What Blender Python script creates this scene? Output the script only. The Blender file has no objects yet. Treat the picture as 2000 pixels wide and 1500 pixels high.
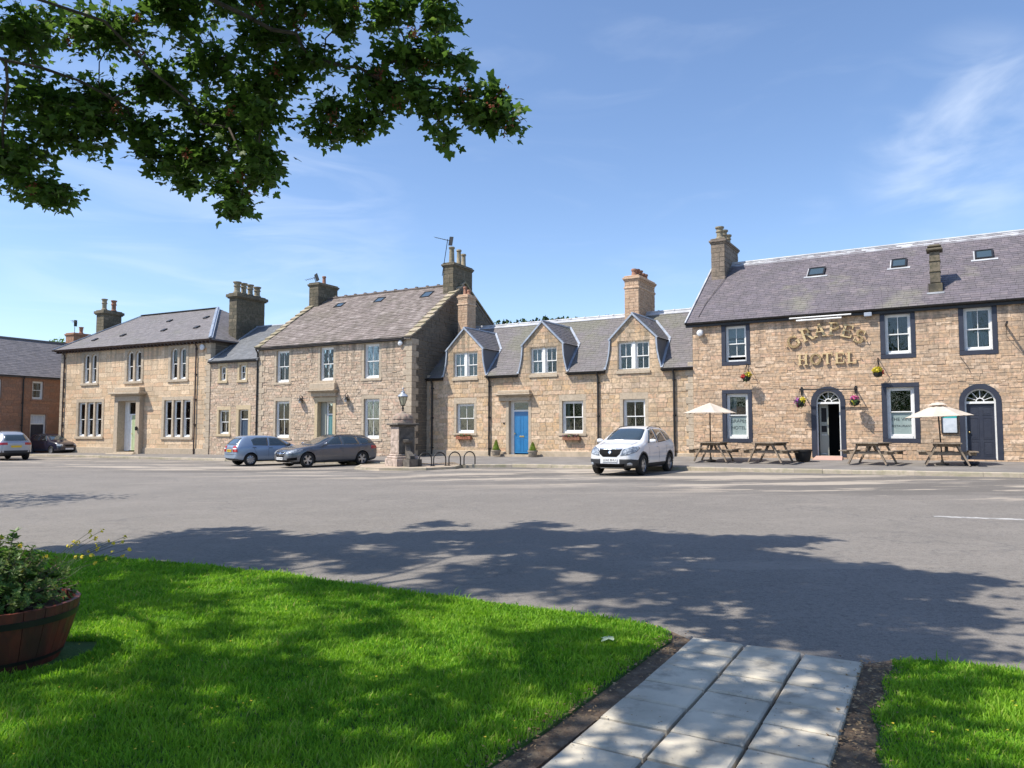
import bpy, math, random
import numpy as np
from mathutils import Vector, Matrix
from mathutils.bvhtree import BVHTree
R = math.radians
SC = bpy.context.scene
COL = SC.collection
rng = random.Random(7)
nr = np.random.RandomState(11)

# ------------------------------------------------------------------ camera
CAMZ = 1.55
cd = bpy.data.cameras.new('camera'); cam = bpy.data.objects.new('camera', cd); COL.objects.link(cam)
cam.location = (0, 0, CAMZ); cam.rotation_euler = (R(90) + math.atan(90/1450), 0, 0)
cd.sensor_width = 36; cd.lens = 36*1450/2000; cd.clip_end = 3000; cd.clip_start = .05
SC.camera = cam
# ------------------------------------------------------------------ sky and sun
LD = Vector((.957, .29, 0)).normalized()            # horizontal travel of the light
ELEV = 53.5
w = bpy.data.worlds.new('World'); SC.world = w; w.use_nodes = True
n = w.node_tree.nodes; l = w.node_tree.links; n.clear()
sky = n.new('ShaderNodeTexSky'); sky.sky_type = 'NISHITA'; sky.sun_disc = False
sky.sun_elevation = R(ELEV); sky.sun_rotation = math.atan2(-LD.x, -LD.y); sky.altitude = 100
sky.air_density = 1.0; sky.dust_density = .5; sky.ozone_density = 3.5
bg = n.new('ShaderNodeBackground'); bg.inputs[1].default_value = .132
out = n.new('ShaderNodeOutputWorld')
tc = n.new('ShaderNodeTexCoord')
def cloud_mask(direction, size, edge):
    d = n.new('ShaderNodeVectorMath'); d.operation = 'DOT_PRODUCT'; l.new(tc.outputs['Generated'], d.inputs[0])
    d.inputs[1].default_value = Vector(direction).normalized()
    m = n.new('ShaderNodeMapRange'); m.interpolation_type = 'SMOOTHSTEP'
    m.inputs[1].default_value = math.cos(R(size)); m.inputs[2].default_value = math.cos(R(edge)); m.clamp = True
    l.new(d.outputs['Value'], m.inputs[0]); return m.outputs[0]
def wisp(rot, scale, lo, hi, seed, dist=1.2):
    mp = n.new('ShaderNodeMapping'); mp.inputs['Rotation'].default_value = rot; mp.inputs['Scale'].default_value = scale
    mp.inputs['Location'].default_value = (seed, seed*.7, 0)
    l.new(tc.outputs['Generated'], mp.inputs[0])
    nz = n.new('ShaderNodeTexNoise'); nz.inputs['Scale'].default_value = 1.6; nz.inputs['Detail'].default_value = 6
    nz.inputs['Roughness'].default_value = .52; nz.inputs['Distortion'].default_value = dist
    l.new(mp.outputs[0], nz.inputs[0])
    m = n.new('ShaderNodeMapRange'); m.interpolation_type = 'SMOOTHSTEP'
    m.inputs[1].default_value = lo; m.inputs[2].default_value = hi; l.new(nz.outputs[0], m.inputs[0]); return m.outputs[0]
def mth(op, a, b):
    m = n.new('ShaderNodeMath'); m.operation = op; m.use_clamp = True
    for i, v in enumerate((a, b)):
        if isinstance(v, (int, float)): m.inputs[i].default_value = v
        else: l.new(v, m.inputs[i])
    return m.outputs[0]
# thin cirrus everywhere, with two thicker wisps
c0 = mth('MULTIPLY', wisp((0, R(-14), 0), (2.2, 1.6, 9), .50, .82, 3.1), .10)
c1 = mth('MULTIPLY', mth('MULTIPLY', wisp((0, R(24), R(10)), (3.4, 1.6, 8), .34, .74, 5.2, 1.0), cloud_mask((.615, 1, .40), 7.5, .5)), .42)
c2 = mth('MULTIPLY', mth('MULTIPLY', wisp((0, R(14), 0), (2.6, 1.0, 13), .40, .68, 1.7), cloud_mask((-.40, 1, .25), 17, 4)), .17)
cs = mth('MAXIMUM', mth('MAXIMUM', c0, c1), c2)
tint = n.new('ShaderNodeMix'); tint.data_type = 'RGBA'; tint.blend_type = 'MULTIPLY'; tint.inputs[0].default_value = 1
tint.inputs[7].default_value = (1.10, 1.10, 1.14, 1)
l.new(sky.outputs[0], tint.inputs[6])
mx = n.new('ShaderNodeMix'); mx.data_type = 'RGBA'; mx.inputs[7].default_value = (6.2, 6.7, 7.4, 1)
l.new(cs, mx.inputs[0]); l.new(tint.outputs[2], mx.inputs[6])
l.new(mx.outputs[2], bg.inputs[0]); l.new(bg.outputs[0], out.inputs[0])
sd = bpy.data.lights.new('sun', 'SUN'); sd.energy = 4.6; sd.angle = R(.53); sd.color = (1, .93, .82)
sun = bpy.data.objects.new('sun', sd); COL.objects.link(sun)
ld3 = Vector((LD.x*math.cos(R(ELEV)), LD.y*math.cos(R(ELEV)), -math.sin(R(ELEV))))
sun.rotation_euler = ld3.to_track_quat('-Z', 'Y').to_euler(); sun.location = (-20, -5, 30)
SC.view_settings.view_transform = 'Standard'; SC.view_settings.look = 'None'
SC.view_settings.exposure = 0.48; SC.view_settings.gamma = 1
try: SC.cycles.max_bounces = 8; SC.cycles.transparent_max_bounces = 12
except Exception: pass

# ------------------------------------------------------------------ mesh builder
class MB:
    def __init__(s): s.v = []; s.f = []; s.m = []; s.r = []; s.cm = 0; s.cr = 0.0
    def add(s, vs, fs, m=None, r=None):
        o = len(s.v); s.v += [tuple(x) for x in vs]
        for f in fs: s.f.append(tuple(o+i for i in f)); s.m.append(s.cm if m is None else m); s.r.append(s.cr if r is None else r)
    def quad(s, a, b, c, d, **k): s.add((a, b, c, d), ((0, 1, 2, 3),), **k)
    def box(s, x0, x1, y0, y1, z0, z1, **k):
        s.add([(x0,y0,z0),(x1,y0,z0),(x1,y1,z0),(x0,y1,z0),(x0,y0,z1),(x1,y0,z1),(x1,y1,z1),(x0,y1,z1)],
              ((0,3,2,1),(4,5,6,7),(0,1,5,4),(1,2,6,5),(2,3,7,6),(3,0,4,7)), **k)
    def bev(s, x0, x1, y0, y1, z0, z1, b=.01, **k):     # box with a chamfered rim on top and front
        X=(x0,x0+b,x1-b,x1); Y=(y0,y0+b,y1-b,y1); Z=(z0,z0+b,z1-b,z1)
        vs=[]; 
        for z,(i,j) in ((z0,(1,2)),(z0+b,(0,3)),(z1-b,(0,3)),(z1,(1,2))):
            vs += [(X[i],Y[i],z),(X[j],Y[i],z),(X[j],Y[j],z),(X[i],Y[j],z)]
        fs=[(3,2,1,0),(12,13,14,15)]
        for a in (0,4,8):
            for q in range(4): fs.append((a+q,a+(q+1)%4,a+4+(q+1)%4,a+4+q))
        s.add(vs, fs, **k)
    def xbox(s, M, sx, sy, sz, **k):                    # centred box through matrix M
        vs=[M@Vector((a*sx/2,b*sy/2,c*sz/2)) for c in (-1,1) for a,b in ((-1,-1),(1,-1),(1,1),(-1,1))]
        s.add(vs, ((0,3,2,1),(4,5,6,7),(0,1,5,4),(1,2,6,5),(2,3,7,6),(3,0,4,7)), **k)
    def bar(s, p0, p1, wd, th, up=(0,0,1), **k):        # rectangular bar between two points
        p0=Vector(p0); p1=Vector(p1); d=(p1-p0); L=d.length; d.normalize(); u=Vector(up)
        if abs(d.dot(u))>.98: u=Vector((1,0,0))
        sx=d.cross(u).normalized(); sz=sx.cross(d)
        M=Matrix((sx,d,sz)).transposed().to_4x4(); M.translation=(p0+p1)/2
        s.xbox(M, wd, L, th, **k)
    def tube(s, pts, rad, nseg=8, cap=True, **k):
        pts=[Vector(p) for p in pts]; N=len(pts); rr=rad if isinstance(rad,(list,tuple)) else [rad]*N
        o=[]; prev=None
        for i,p in enumerate(pts):
            d=(pts[min(i+1,N-1)]-pts[max(i-1,0)])
            if d.length<1e-7: d=Vector((0,0,1))
            d.normalize()
            if prev is None:
                a=Vector((0,0,1)) if abs(d.z)<.9 else Vector((1,0,0)); sx=d.cross(a).normalized()
            else: sx=(prev-d*prev.dot(d)).normalized()
            prev=sx; sy=d.cross(sx)
            o+=[p+(sx*math.cos(2*math.pi*j/nseg)+sy*math.sin(2*math.pi*j/nseg))*rr[i] for j in range(nseg)]
        fs=[]
        for i in range(N-1):
            for j in range(nseg):
                a=i*nseg+j; b=i*nseg+(j+1)%nseg; fs.append((a,b,b+nseg,a+nseg))
        if cap: fs.append(tuple(range(nseg-1,-1,-1))); fs.append(tuple((N-1)*nseg+j for j in range(nseg)))
        s.add(o, fs, **k)
    def lathe(s, prof, c=(0,0,0), nseg=16, a0=0, sc=(1,1), cap=True, **k):   # prof: (radius, z)
        o=[]
        for r_,z in prof:
            for j in range(nseg):
                a=a0+2*math.pi*j/nseg; o.append((c[0]+r_*math.cos(a)*sc[0], c[1]+r_*math.sin(a)*sc[1], c[2]+z))
        fs=[]; N=len(prof)
        for i in range(N-1):
            for j in range(nseg):
                a=i*nseg+j; b=i*nseg+(j+1)%nseg; fs.append((a,b,b+nseg,a+nseg))
        if cap: fs.append(tuple(range(nseg-1,-1,-1))); fs.append(tuple((N-1)*nseg+j for j in range(nseg)))
        s.add(o, fs, **k)
    def prism(s, poly, fn, d0, d1, **k):                # poly of (a,b); fn(a,b,d) -> point
        N=len(poly); vs=[fn(a,b,d0) for a,b in poly]+[fn(a,b,d1) for a,b in poly]
        s.add(vs, [tuple(range(N)), tuple(range(2*N-1,N-1,-1))]+[((i+1)%N,i,N+i,N+(i+1)%N) for i in range(N)], **k)
    def mesh(s, name, mats):
        me=bpy.data.meshes.new(name); me.from_pydata(s.v, [], s.f)
        for m in (mats if isinstance(mats,(list,tuple)) else [mats]): me.materials.append(m)
        if any(s.m): me.polygons.foreach_set('material_index', s.m)
        if any(s.r):
            at=me.attributes.new('rnd','FLOAT','FACE'); at.data.foreach_set('value', s.r)
        me.update(); return me
    def build(s, name, mats, parent=None, smooth=None, **tg):
        return link(name, s.mesh(name, mats), parent, smooth, **tg)
def fix_normals(me):
    import bmesh
    bm=bmesh.new(); bm.from_mesh(me); bmesh.ops.recalc_face_normals(bm, faces=bm.faces); bm.to_mesh(me); bm.free()
def smooth_mesh(me, ang=40):
    me.polygons.foreach_set('use_smooth', [True]*len(me.polygons)); me.set_sharp_from_angle(angle=R(ang)); me.update()
def link(name, me, parent=None, smooth=None, **tg):
    if smooth is not None and me: smooth_mesh(me, smooth)
    o=bpy.data.objects.new(name, me); COL.objects.link(o); o.parent=parent
    for k_,v_ in tg.items(): o[k_]=v_
    return o
def thing(name, label, category, loc=(0,0,0), rz=0, group=None):
    o=bpy.data.objects.new(name, None); COL.objects.link(o); o.location=loc; o.rotation_euler=(0,0,rz)
    o.empty_display_size=.2; o['label']=label; o['category']=category
    if group: o['group']=group
    return o
def copy_tree(o, parent=None):
    kids=list(o.children); c=o.copy(); COL.objects.link(c); c.parent=parent
    for ch in kids: copy_tree(ch, c)
    return c
def lerp(a,b,t): return a+(b-a)*t
def pl(pts, x):                                         # polyline lookup
    if x<=pts[0][0]: return pts[0][1]
    for (a,b),(c,d) in zip(pts, pts[1:]):
        if x<=c: return lerp(b,d,(x-a)/(c-a))
    return pts[-1][1]

# ------------------------------------------------------------------ materials
def mat(name, c1, c2=None, rough=.8, scale=4, detail=4, bump=0, bscale=40, metal=0, spec=.5, rnd=None, rndamt=1,
        stain=None, stain_scale=.6, stain_rng=(.5,.72), coat=0, stretch=(1,1,1), trans=0, extra=None, sat=None):
    """principled material; c1..c2 mixed by noise; rnd='obj'|'attr' picks from a ramp per piece; stain = second colour in patches"""
    m=bpy.data.materials.new(name); m.use_nodes=True; t=m.node_tree; N=t.nodes; L=t.links
    b=N['Principled BSDF']; b.inputs['Roughness'].default_value=rough; b.inputs['Metallic'].default_value=metal
    b.inputs['Specular IOR Level'].default_value=spec; b.inputs['Coat Weight'].default_value=coat; b.inputs['Coat Roughness'].default_value=.04
    geo=N.new('ShaderNodeNewGeometry')
    def pos(sc):
        mp=N.new('ShaderNodeMapping'); mp.inputs['Scale'].default_value=stretch; L.new(geo.outputs['Position'],mp.inputs[0]); return mp.outputs[0]
    def noise(sc,det=4,rg=.55,v=None):
        z=N.new('ShaderNodeTexNoise'); z.inputs['Scale'].default_value=sc; z.inputs['Detail'].default_value=det; z.inputs['Roughness'].default_value=rg
        L.new(v if v else pos(1),z.inputs[0]); return z.outputs[0]
    def mix(f,a,c,bt='MIX'):
        x=N.new('ShaderNodeMix'); x.data_type='RGBA'; x.blend_type=bt
        for i,v in ((0,f),(6,a),(7,c)):
            if isinstance(v,(int,float)): x.inputs[i].default_value=v
            elif isinstance(v,(tuple,list)): x.inputs[i].default_value=(*v[:3],1)
            else: L.new(v,x.inputs[i])
        return x.outputs[2]
    def rmp(v,a,c):
        x=N.new('ShaderNodeMapRange'); x.interpolation_type='SMOOTHSTEP'; x.inputs[1].default_value=a; x.inputs[2].default_value=c; L.new(v,x.inputs[0]); return x.outputs[0]
    if rnd:
        if rnd=='obj': src=N.new('ShaderNodeObjectInfo').outputs['Random']
        else:
            a=N.new('ShaderNodeAttribute'); a.attribute_name='rnd'; src=a.outputs['Fac']
        cols=c1; cr=N.new('ShaderNodeValToRGB'); cr.color_ramp.interpolation='LINEAR'
        e=cr.color_ramp.elements
        while len(e)<len(cols): e.new(.5)
        for i,c in enumerate(cols): e[i].position=i/(len(cols)-1); e[i].color=(*c,1)
        L.new(src,cr.inputs[0]); col=cr.outputs[0]
        if c2: col=mix(mixf(N,L,rmp(noise(scale,detail),.40,.64),.8),col,c2)
    elif c2: col=mix(rmp(noise(scale,detail),.35,.68),c1,c2)
    else: col=mix(0,c1,c1)
    if stain: col=mix(mixf(N,L,rmp(noise(stain_scale,5,.6),*stain_rng),stain[3] if len(stain)>3 else .8),col,stain[:3])
    if extra: col=extra(N,L,col,mix,noise,rmp,geo)
    L.new(col,b.inputs['Base Color'])
    if bump:
        bp=N.new('ShaderNodeBump'); bp.inputs['Strength'].default_value=1; bp.inputs['Distance'].default_value=bump
        L.new(noise(bscale,5,.6),bp.inputs['Height']); L.new(bp.outputs[0],b.inputs['Normal'])
    if trans:
        tr=N.new('ShaderNodeBsdfTranslucent'); L.new(col,tr.inputs[0]); ms=N.new('ShaderNodeMixShader'); ms.inputs[0].default_value=trans
        L.new(b.outputs[0],ms.inputs[1]); L.new(tr.outputs[0],ms.inputs[2]); L.new(ms.outputs[0],N['Material Output'].inputs[0])
    return m
def mixf(N,L,v,k):
    x=N.new('ShaderNodeMath'); x.operation='MULTIPLY'; x.inputs[1].default_value=k; L.new(v,x.inputs[0]); return x.outputs[0]
def glassmat(name, tint=(.7,.76,.78), refl=1.0, alpha=.85):
    m=bpy.data.materials.new(name); m.use_nodes=True; t=m.node_tree; N=t.nodes; L=t.links; N.remove(N['Principled BSDF'])
    g=N.new('ShaderNodeBsdfGlossy'); g.inputs['Roughness'].default_value=.015; g.inputs[0].default_value=(refl,refl,refl,1)
    tr=N.new('ShaderNodeBsdfTransparent'); tr.inputs[0].default_value=(*tint,1)
    fr=N.new('ShaderNodeFresnel'); fr.inputs[0].default_value=1.52
    a=N.new('ShaderNodeMath'); a.operation='MULTIPLY_ADD'; a.inputs[1].default_value=1.15; a.inputs[2].default_value=.0; a.use_clamp=True; L.new(fr.outputs[0],a.inputs[0])
    nz=N.new('ShaderNodeTexNoise'); nz.inputs['Scale'].default_value=1.3; bp=N.new('ShaderNodeBump'); bp.inputs['Distance'].default_value=.006
    L.new(nz.outputs[0],bp.inputs['Height']); L.new(bp.outputs[0],g.inputs['Normal'])
    ms=N.new('ShaderNodeMixShader'); L.new(a.outputs[0],ms.inputs[0]); L.new(tr.outputs[0],ms.inputs[1]); L.new(g.outputs[0],ms.inputs[2]); L.new(ms.outputs[0],N['Material Output'].inputs[0])
    return m
def stone_pair(name, cols, c2, stain, **k):
    return (mat(name+'_single',cols,c2,rnd='obj',rough=.9,bump=.006,bscale=26,scale=9,stain=stain,**k),
            mat(name+'_course',cols,c2,rnd='attr',rough=.9,bump=.006,bscale=26,scale=9,stain=stain,**k))
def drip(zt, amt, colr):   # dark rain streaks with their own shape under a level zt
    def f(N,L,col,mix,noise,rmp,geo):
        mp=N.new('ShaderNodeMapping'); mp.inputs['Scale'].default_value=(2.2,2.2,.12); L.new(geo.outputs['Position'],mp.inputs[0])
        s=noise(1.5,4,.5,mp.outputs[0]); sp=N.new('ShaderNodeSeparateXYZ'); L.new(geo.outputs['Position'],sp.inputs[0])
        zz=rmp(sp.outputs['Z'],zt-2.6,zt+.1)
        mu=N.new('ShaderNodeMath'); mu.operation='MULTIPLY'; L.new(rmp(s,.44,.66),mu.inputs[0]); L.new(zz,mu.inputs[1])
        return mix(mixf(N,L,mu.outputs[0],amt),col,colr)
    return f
M={}
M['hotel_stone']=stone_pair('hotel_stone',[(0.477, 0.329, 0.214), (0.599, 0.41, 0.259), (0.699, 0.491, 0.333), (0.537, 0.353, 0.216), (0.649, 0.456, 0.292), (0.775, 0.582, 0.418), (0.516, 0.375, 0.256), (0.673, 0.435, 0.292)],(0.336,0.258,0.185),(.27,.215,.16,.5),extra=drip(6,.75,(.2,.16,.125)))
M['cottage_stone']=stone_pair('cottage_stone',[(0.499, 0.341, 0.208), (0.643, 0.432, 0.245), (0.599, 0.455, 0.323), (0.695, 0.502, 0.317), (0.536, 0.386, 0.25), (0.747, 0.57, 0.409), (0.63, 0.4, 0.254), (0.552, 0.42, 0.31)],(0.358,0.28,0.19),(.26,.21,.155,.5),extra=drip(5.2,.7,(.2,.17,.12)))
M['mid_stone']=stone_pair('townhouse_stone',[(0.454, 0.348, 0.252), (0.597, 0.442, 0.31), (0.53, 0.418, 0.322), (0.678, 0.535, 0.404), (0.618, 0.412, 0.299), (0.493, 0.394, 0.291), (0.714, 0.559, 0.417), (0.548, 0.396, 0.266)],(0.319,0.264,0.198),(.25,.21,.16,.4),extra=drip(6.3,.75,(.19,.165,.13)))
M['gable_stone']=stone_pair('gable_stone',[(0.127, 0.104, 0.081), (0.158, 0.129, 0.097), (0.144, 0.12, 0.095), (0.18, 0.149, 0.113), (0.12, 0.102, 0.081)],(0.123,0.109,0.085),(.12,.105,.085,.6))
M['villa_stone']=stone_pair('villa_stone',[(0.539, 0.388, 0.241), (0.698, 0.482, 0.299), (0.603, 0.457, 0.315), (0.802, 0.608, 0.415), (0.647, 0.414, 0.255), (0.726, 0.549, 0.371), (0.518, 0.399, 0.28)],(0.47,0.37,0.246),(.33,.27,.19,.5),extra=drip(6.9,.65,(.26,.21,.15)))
M['red_stone']=stone_pair('red_stone',[(.34,.17,.10),(.42,.22,.13),(.30,.16,.10),(.38,.21,.14),(.29,.18,.12)],(.25,.15,.1),(.2,.13,.09,.4))
M['ashlar']=stone_pair('dressed_stone',[(0.479, 0.391, 0.289), (0.516, 0.427, 0.318), (0.45, 0.369, 0.274), (0.537, 0.449, 0.34)],(0.381,0.314,0.235),(.27,.23,.17,.4))
M['buff_ashlar']=stone_pair('buff_dressed_stone',[(.52,.42,.26),(.56,.45,.29),(.5,.40,.25)],(.45,.36,.24),(.36,.29,.2,.3))
M['dark_chimney']=stone_pair('weathered_chimney_stone',[(0.111, 0.093, 0.064), (0.17, 0.14, 0.093), (0.136, 0.115, 0.081), (0.212, 0.174, 0.123), (0.093, 0.085, 0.064)],(.085,.08,.05),(.045,.042,.035,.85))
M['grey_chimney']=stone_pair('grey_chimney_stone',[(.2,.16,.12),(.28,.22,.165),(.24,.19,.15),(.33,.26,.2)],(.15,.125,.1),(.1,.09,.075,.6))
M['brick']=stone_pair('chimney_brick',[(0.569, 0.408, 0.273), (0.524, 0.355, 0.235), (0.613, 0.452, 0.318), (0.494, 0.325, 0.213), (0.584, 0.437, 0.295)],(0.414,0.287,0.196),(.28,.2,.14,.3))
M['mortar']=mat('mortar',(.50,.42,.32),(.40,.33,.25),rough=.95,scale=5,bump=.01,bscale=30,stain=(.24,.2,.15,.6))
M['mortar_dark']=mat('dark_mortar',(.17,.145,.11),(.11,.1,.08),rough=.95,scale=5,bump=.01,bscale=30)
M['mortar_red']=mat('red_mortar',(.3,.17,.11),(.24,.15,.11),rough=.95,scale=5,bump=.01)
M['plinth']=mat('plinth_stone',(.52,.42,.31),(.40,.33,.24),rough=.9,scale=3,bump=.01,stain=(.24,.22,.17,.6),stain_scale=2)
def slate(name,cols,c2,stain,**k): return mat(name,cols,c2,rnd='attr',rough=.62,spec=.4,scale=3,bump=.004,bscale=30,stain=stain,**k)
def streak(colr,amt,sc=(1.2,1.2,.1)):
    def f(N,L,col,mix,noise,rmp,geo):
        mp=N.new('ShaderNodeMapping'); mp.inputs['Scale'].default_value=sc; L.new(geo.outputs['Position'],mp.inputs[0])
        return mix(mixf(N,L,rmp(noise(1.3,5,.55,mp.outputs[0]),.45,.68),amt),col,colr)
    return f
M['hotel_slate']=slate('purple_slate',[(.13,.115,.13),(.17,.148,.165),(.15,.13,.147),(.20,.172,.182),(.16,.136,.147)],(.125,.112,.12),(.24,.235,.165,.5),stain_rng=(.56,.72),stain_scale=.45,extra=streak((.115,.105,.11),.55))
M['cottage_slate']=slate('mossy_slate',[(.135,.125,.13),(.175,.16,.165),(.20,.18,.185),(.155,.14,.145)],(.16,.15,.145),(.165,.165,.11,.6),stain_rng=(.46,.62),stain_scale=.33,extra=streak((.14,.13,.12),.35))
M['mid_slate']=slate('stone_slate',[(.18,.15,.135),(.27,.225,.205),(.22,.18,.165),(.33,.285,.26),(.2,.165,.15)],(.175,.145,.125),(.15,.13,.095,.5),stain_rng=(.5,.68),stain_scale=.5,extra=streak((.12,.1,.08),.6,(1.6,1.6,.2)))
M['villa_slate']=slate('grey_slate',[(.17,.155,.16),(.20,.185,.185),(.23,.21,.21),(.185,.165,.165)],(.16,.148,.145),(.14,.14,.1,.4))
M['blue_slate']=slate('blue_grey_slate',[(.14,.15,.165),(.165,.175,.19),(.19,.2,.215)],(.14,.145,.155),(.12,.125,.12,.3))
M['red_roof']=slate('far_slate',[(.16,.15,.155),(.2,.185,.19),(.23,.21,.21)],(.16,.15,.15),(.13,.12,.1,.4))
M['navy']=mat('navy_paint',(.026,.031,.05),(.034,.039,.058),rough=.5,scale=3)
M['white']=mat('white_paint',(.80,.80,.78),(.72,.72,.70),rough=.45,scale=6)
M['black_iron']=mat('black_iron',(.012,.012,.014),(.022,.02,.018),rough=.45,scale=8)
M['brown_iron']=mat('brown_gutter',(.06,.035,.03),(.045,.03,.027),rough=.5)
M['lead']=mat('lead',(.42,.46,.52),(.30,.34,.40),rough=.4,metal=.2,scale=3)
M['pale_lead']=mat('pale_ridge',(.50,.51,.53),(.34,.35,.37),rough=.55,scale=2)
M['room_shade']=mat('room_shade',(.02,.02,.022),rough=.9)  # near-black colour stands in for the shade inside the rooms
M['net']=mat('net_curtain',(.72,.74,.76),(.6,.62,.65),rough=.9,scale=5,stretch=(3,3,.4))
M['curtain']=mat('curtain',(.34,.36,.33),(.24,.26,.25),rough=.95,scale=6,stretch=(5,5,.3))
M['blind']=mat('brown_blind',(.28,.13,.075),(.22,.1,.06),rough=.8,stretch=(9,9,.2))
M['glass']=glassmat('window_glass'); M['frost']=mat('frosted_glass',(.26,.33,.32),(.31,.38,.37),rough=.25,spec=.6)
M['blue_door']=mat('blue_door_paint',(.012,.15,.36),(.014,.17,.40),rough=.35,coat=.3)
M['teal_door']=mat('teal_door_paint',(.10,.24,.25),rough=.4); M['grey_door']=mat('grey_blue_door',(.055,.085,.13),rough=.4)
M['lime_door']=mat('pale_green_door',(.42,.50,.30),rough=.5); M['cream']=mat('cream_door_panel',(.33,.34,.29),rough=.5)
M['pot_clay']=mat('clay_pot',(.36,.17,.11),(.27,.15,.1),rough=.85,scale=9,stain=(.12,.1,.08,.6),stain_scale=3)
M['pot_buff']=mat('buff_pot',(.34,.29,.2),(.22,.19,.13),rough=.85,scale=7,stain=(.1,.095,.06,.7),stain_scale=3)
M['gold']=mat('gilt_letters',(.56,.42,.22),(.62,.48,.27),rough=.5,metal=.0,scale=12)
M['brass']=mat('brass',(.6,.45,.18),rough=.3,metal=1)
M['rubber']=mat('rubber',(.014,.014,.015),(.02,.02,.02),rough=.85)
# ------------------------------------------------------------------ ground
def road_z(x, y=30): return .012*max(-12, min(20, x))*max(0, min(1, (y-5.5)/12))
def potholes(N,L,col,mix,noise,rmp,geo):
    # worn pale patches near the far kerb, tyre polish, cracks and old repairs
    mp=N.new('ShaderNodeMapping'); mp.inputs['Rotation'].default_value=(0,0,R(28)); mp.inputs['Scale'].default_value=(.22,1.1,1); L.new(geo.outputs['Position'],mp.inputs[0])
    p=rmp(noise(.62,8,.68,mp.outputs[0]),.525,.555)
    sp=N.new('ShaderNodeSeparateXYZ'); L.new(geo.outputs['Position'],sp.inputs[0])
    # distance measured square to the terrace: x*.517+y*.856
    a=N.new('ShaderNodeMath'); a.operation='MULTIPLY'; a.inputs[1].default_value=.517; L.new(sp.outputs[0],a.inputs[0])
    b=N.new('ShaderNodeMath'); b.operation='MULTIPLY_ADD'; b.inputs[1].default_value=.856; L.new(sp.outputs[1],b.inputs[0]); L.new(a.outputs[0],b.inputs[2])
    q=rmp(b.outputs[0],15.5,20.5)
    mu=N.new('ShaderNodeMath'); mu.operation='MULTIPLY'; L.new(p,mu.inputs[0]); L.new(q,mu.inputs[1])
    d=rmp(noise(.33,8,.68,mp.outputs[0]),.49,.53)
    mu2=N.new('ShaderNodeMath'); mu2.operation='MULTIPLY'; L.new(d,mu2.inputs[0]); L.new(q,mu2.inputs[1])
    # sealed cracks
    v=N.new('ShaderNodeTexVoronoi'); v.feature='DISTANCE_TO_EDGE'; v.inputs['Scale'].default_value=.33
    nz=N.new('ShaderNodeTexNoise'); nz.inputs['Scale'].default_value=1.2; nz.inputs['Detail'].default_value=5; L.new(geo.outputs['Position'],nz.inputs[0])
    ad=N.new('ShaderNodeMix'); ad.data_type='RGBA'; ad.blend_type='LINEAR_LIGHT'; ad.inputs[0].default_value=.9; L.new(geo.outputs['Position'],ad.inputs[6]); L.new(nz.outputs[1],ad.inputs[7])
    L.new(ad.outputs[2],v.inputs[0])
    c=N.new('ShaderNodeMapRange'); c.inputs[1].default_value=.018; c.inputs[2].default_value=.006; L.new(v.outputs[0],c.inputs[0])
    cm=N.new('ShaderNodeMath'); cm.operation='MULTIPLY'; L.new(c.outputs[0],cm.inputs[0]); L.new(rmp(noise(.23,3),.45,.6),cm.inputs[1])
    col=mix(mixf(N,L,cm.outputs[0],.75),col,(.06,.056,.052))
    # aggregate speckle
    s=N.new('ShaderNodeTexVoronoi'); s.inputs['Scale'].default_value=95; L.new(geo.outputs['Position'],s.inputs[0])
    col=mix(mixf(N,L,s.outputs['Distance'],.5),col,(.34,.31,.28))
    s2=rmp(noise(60,3,.7),.5,.62); col=mix(mixf(N,L,s2,.5),col,(.09,.085,.08))
    z3=rmp(noise(.16,5,.6,mp.outputs[0]),.48,.66); col=mix(mixf(N,L,z3,.35),col,(.15,.135,.12))
    g1=rmp(noise(26,4,.75),.35,.7); col=mix(mixf(N,L,g1,.5),col,(.27,.255,.235))
    g2=rmp(noise(15,6,.75),.48,.66); col=mix(mixf(N,L,g2,.42),col,(.075,.07,.065))
    g3=rmp(noise(1.7,6,.7),.54,.62); col=mix(mixf(N,L,g3,.35),col,(.25,.228,.20))
    col=mix(mixf(N,L,mu2.outputs[0],.62),col,(.10,.092,.083))
    col=mix(mixf(N,L,mu.outputs[0],.80),col,(.43,.37,.30))
    # scattered older stains over the whole square
    o1=rmp(noise(.42,7,.68,mp.outputs[0]),.60,.63); col=mix(mixf(N,L,o1,.22),col,(.36,.32,.27))
    return col
M['asphalt']=mat('asphalt',(.134,.118,.099),(.180,.159,.135),rough=.9,scale=.5,detail=6,bump=.006,bscale=120,extra=potholes)
M['pave']=mat('pavement_tarmac',(.17,.158,.148),(.22,.205,.19),rough=.9,scale=1.2,detail=6,bump=.004,bscale=90,stain=(.17,.155,.14,.6),stain_scale=.8)
M['kerb']=mat('kerb_stone',[(.42,.36,.28),(.5,.43,.34),(.36,.31,.24)],(.34,.31,.22),rnd='attr',rough=.9,scale=5,bump=.006,stain=(.25,.25,.13,.5),stain_scale=1.5)
mb=MB()
xs=[-900,-300,-120,-60,-35,-24,-18,-12,-6,0,6,12,20,30,50,120,300,900]; ys=[-300,-60,-20,0,5.5,8,11,14,17.5,20,30,40,60,90,150,260,900]
for i in range(len(xs)-1):
    for j in range(len(ys)-1):
        mb.quad(*[(x,y,road_z(x,y)) for x,y in ((xs[i],ys[j]),(xs[i+1],ys[j]),(xs[i+1],ys[j+1]),(xs[i],ys[j+1]))])
mb.build('road', M['asphalt'], kind='structure')

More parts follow.
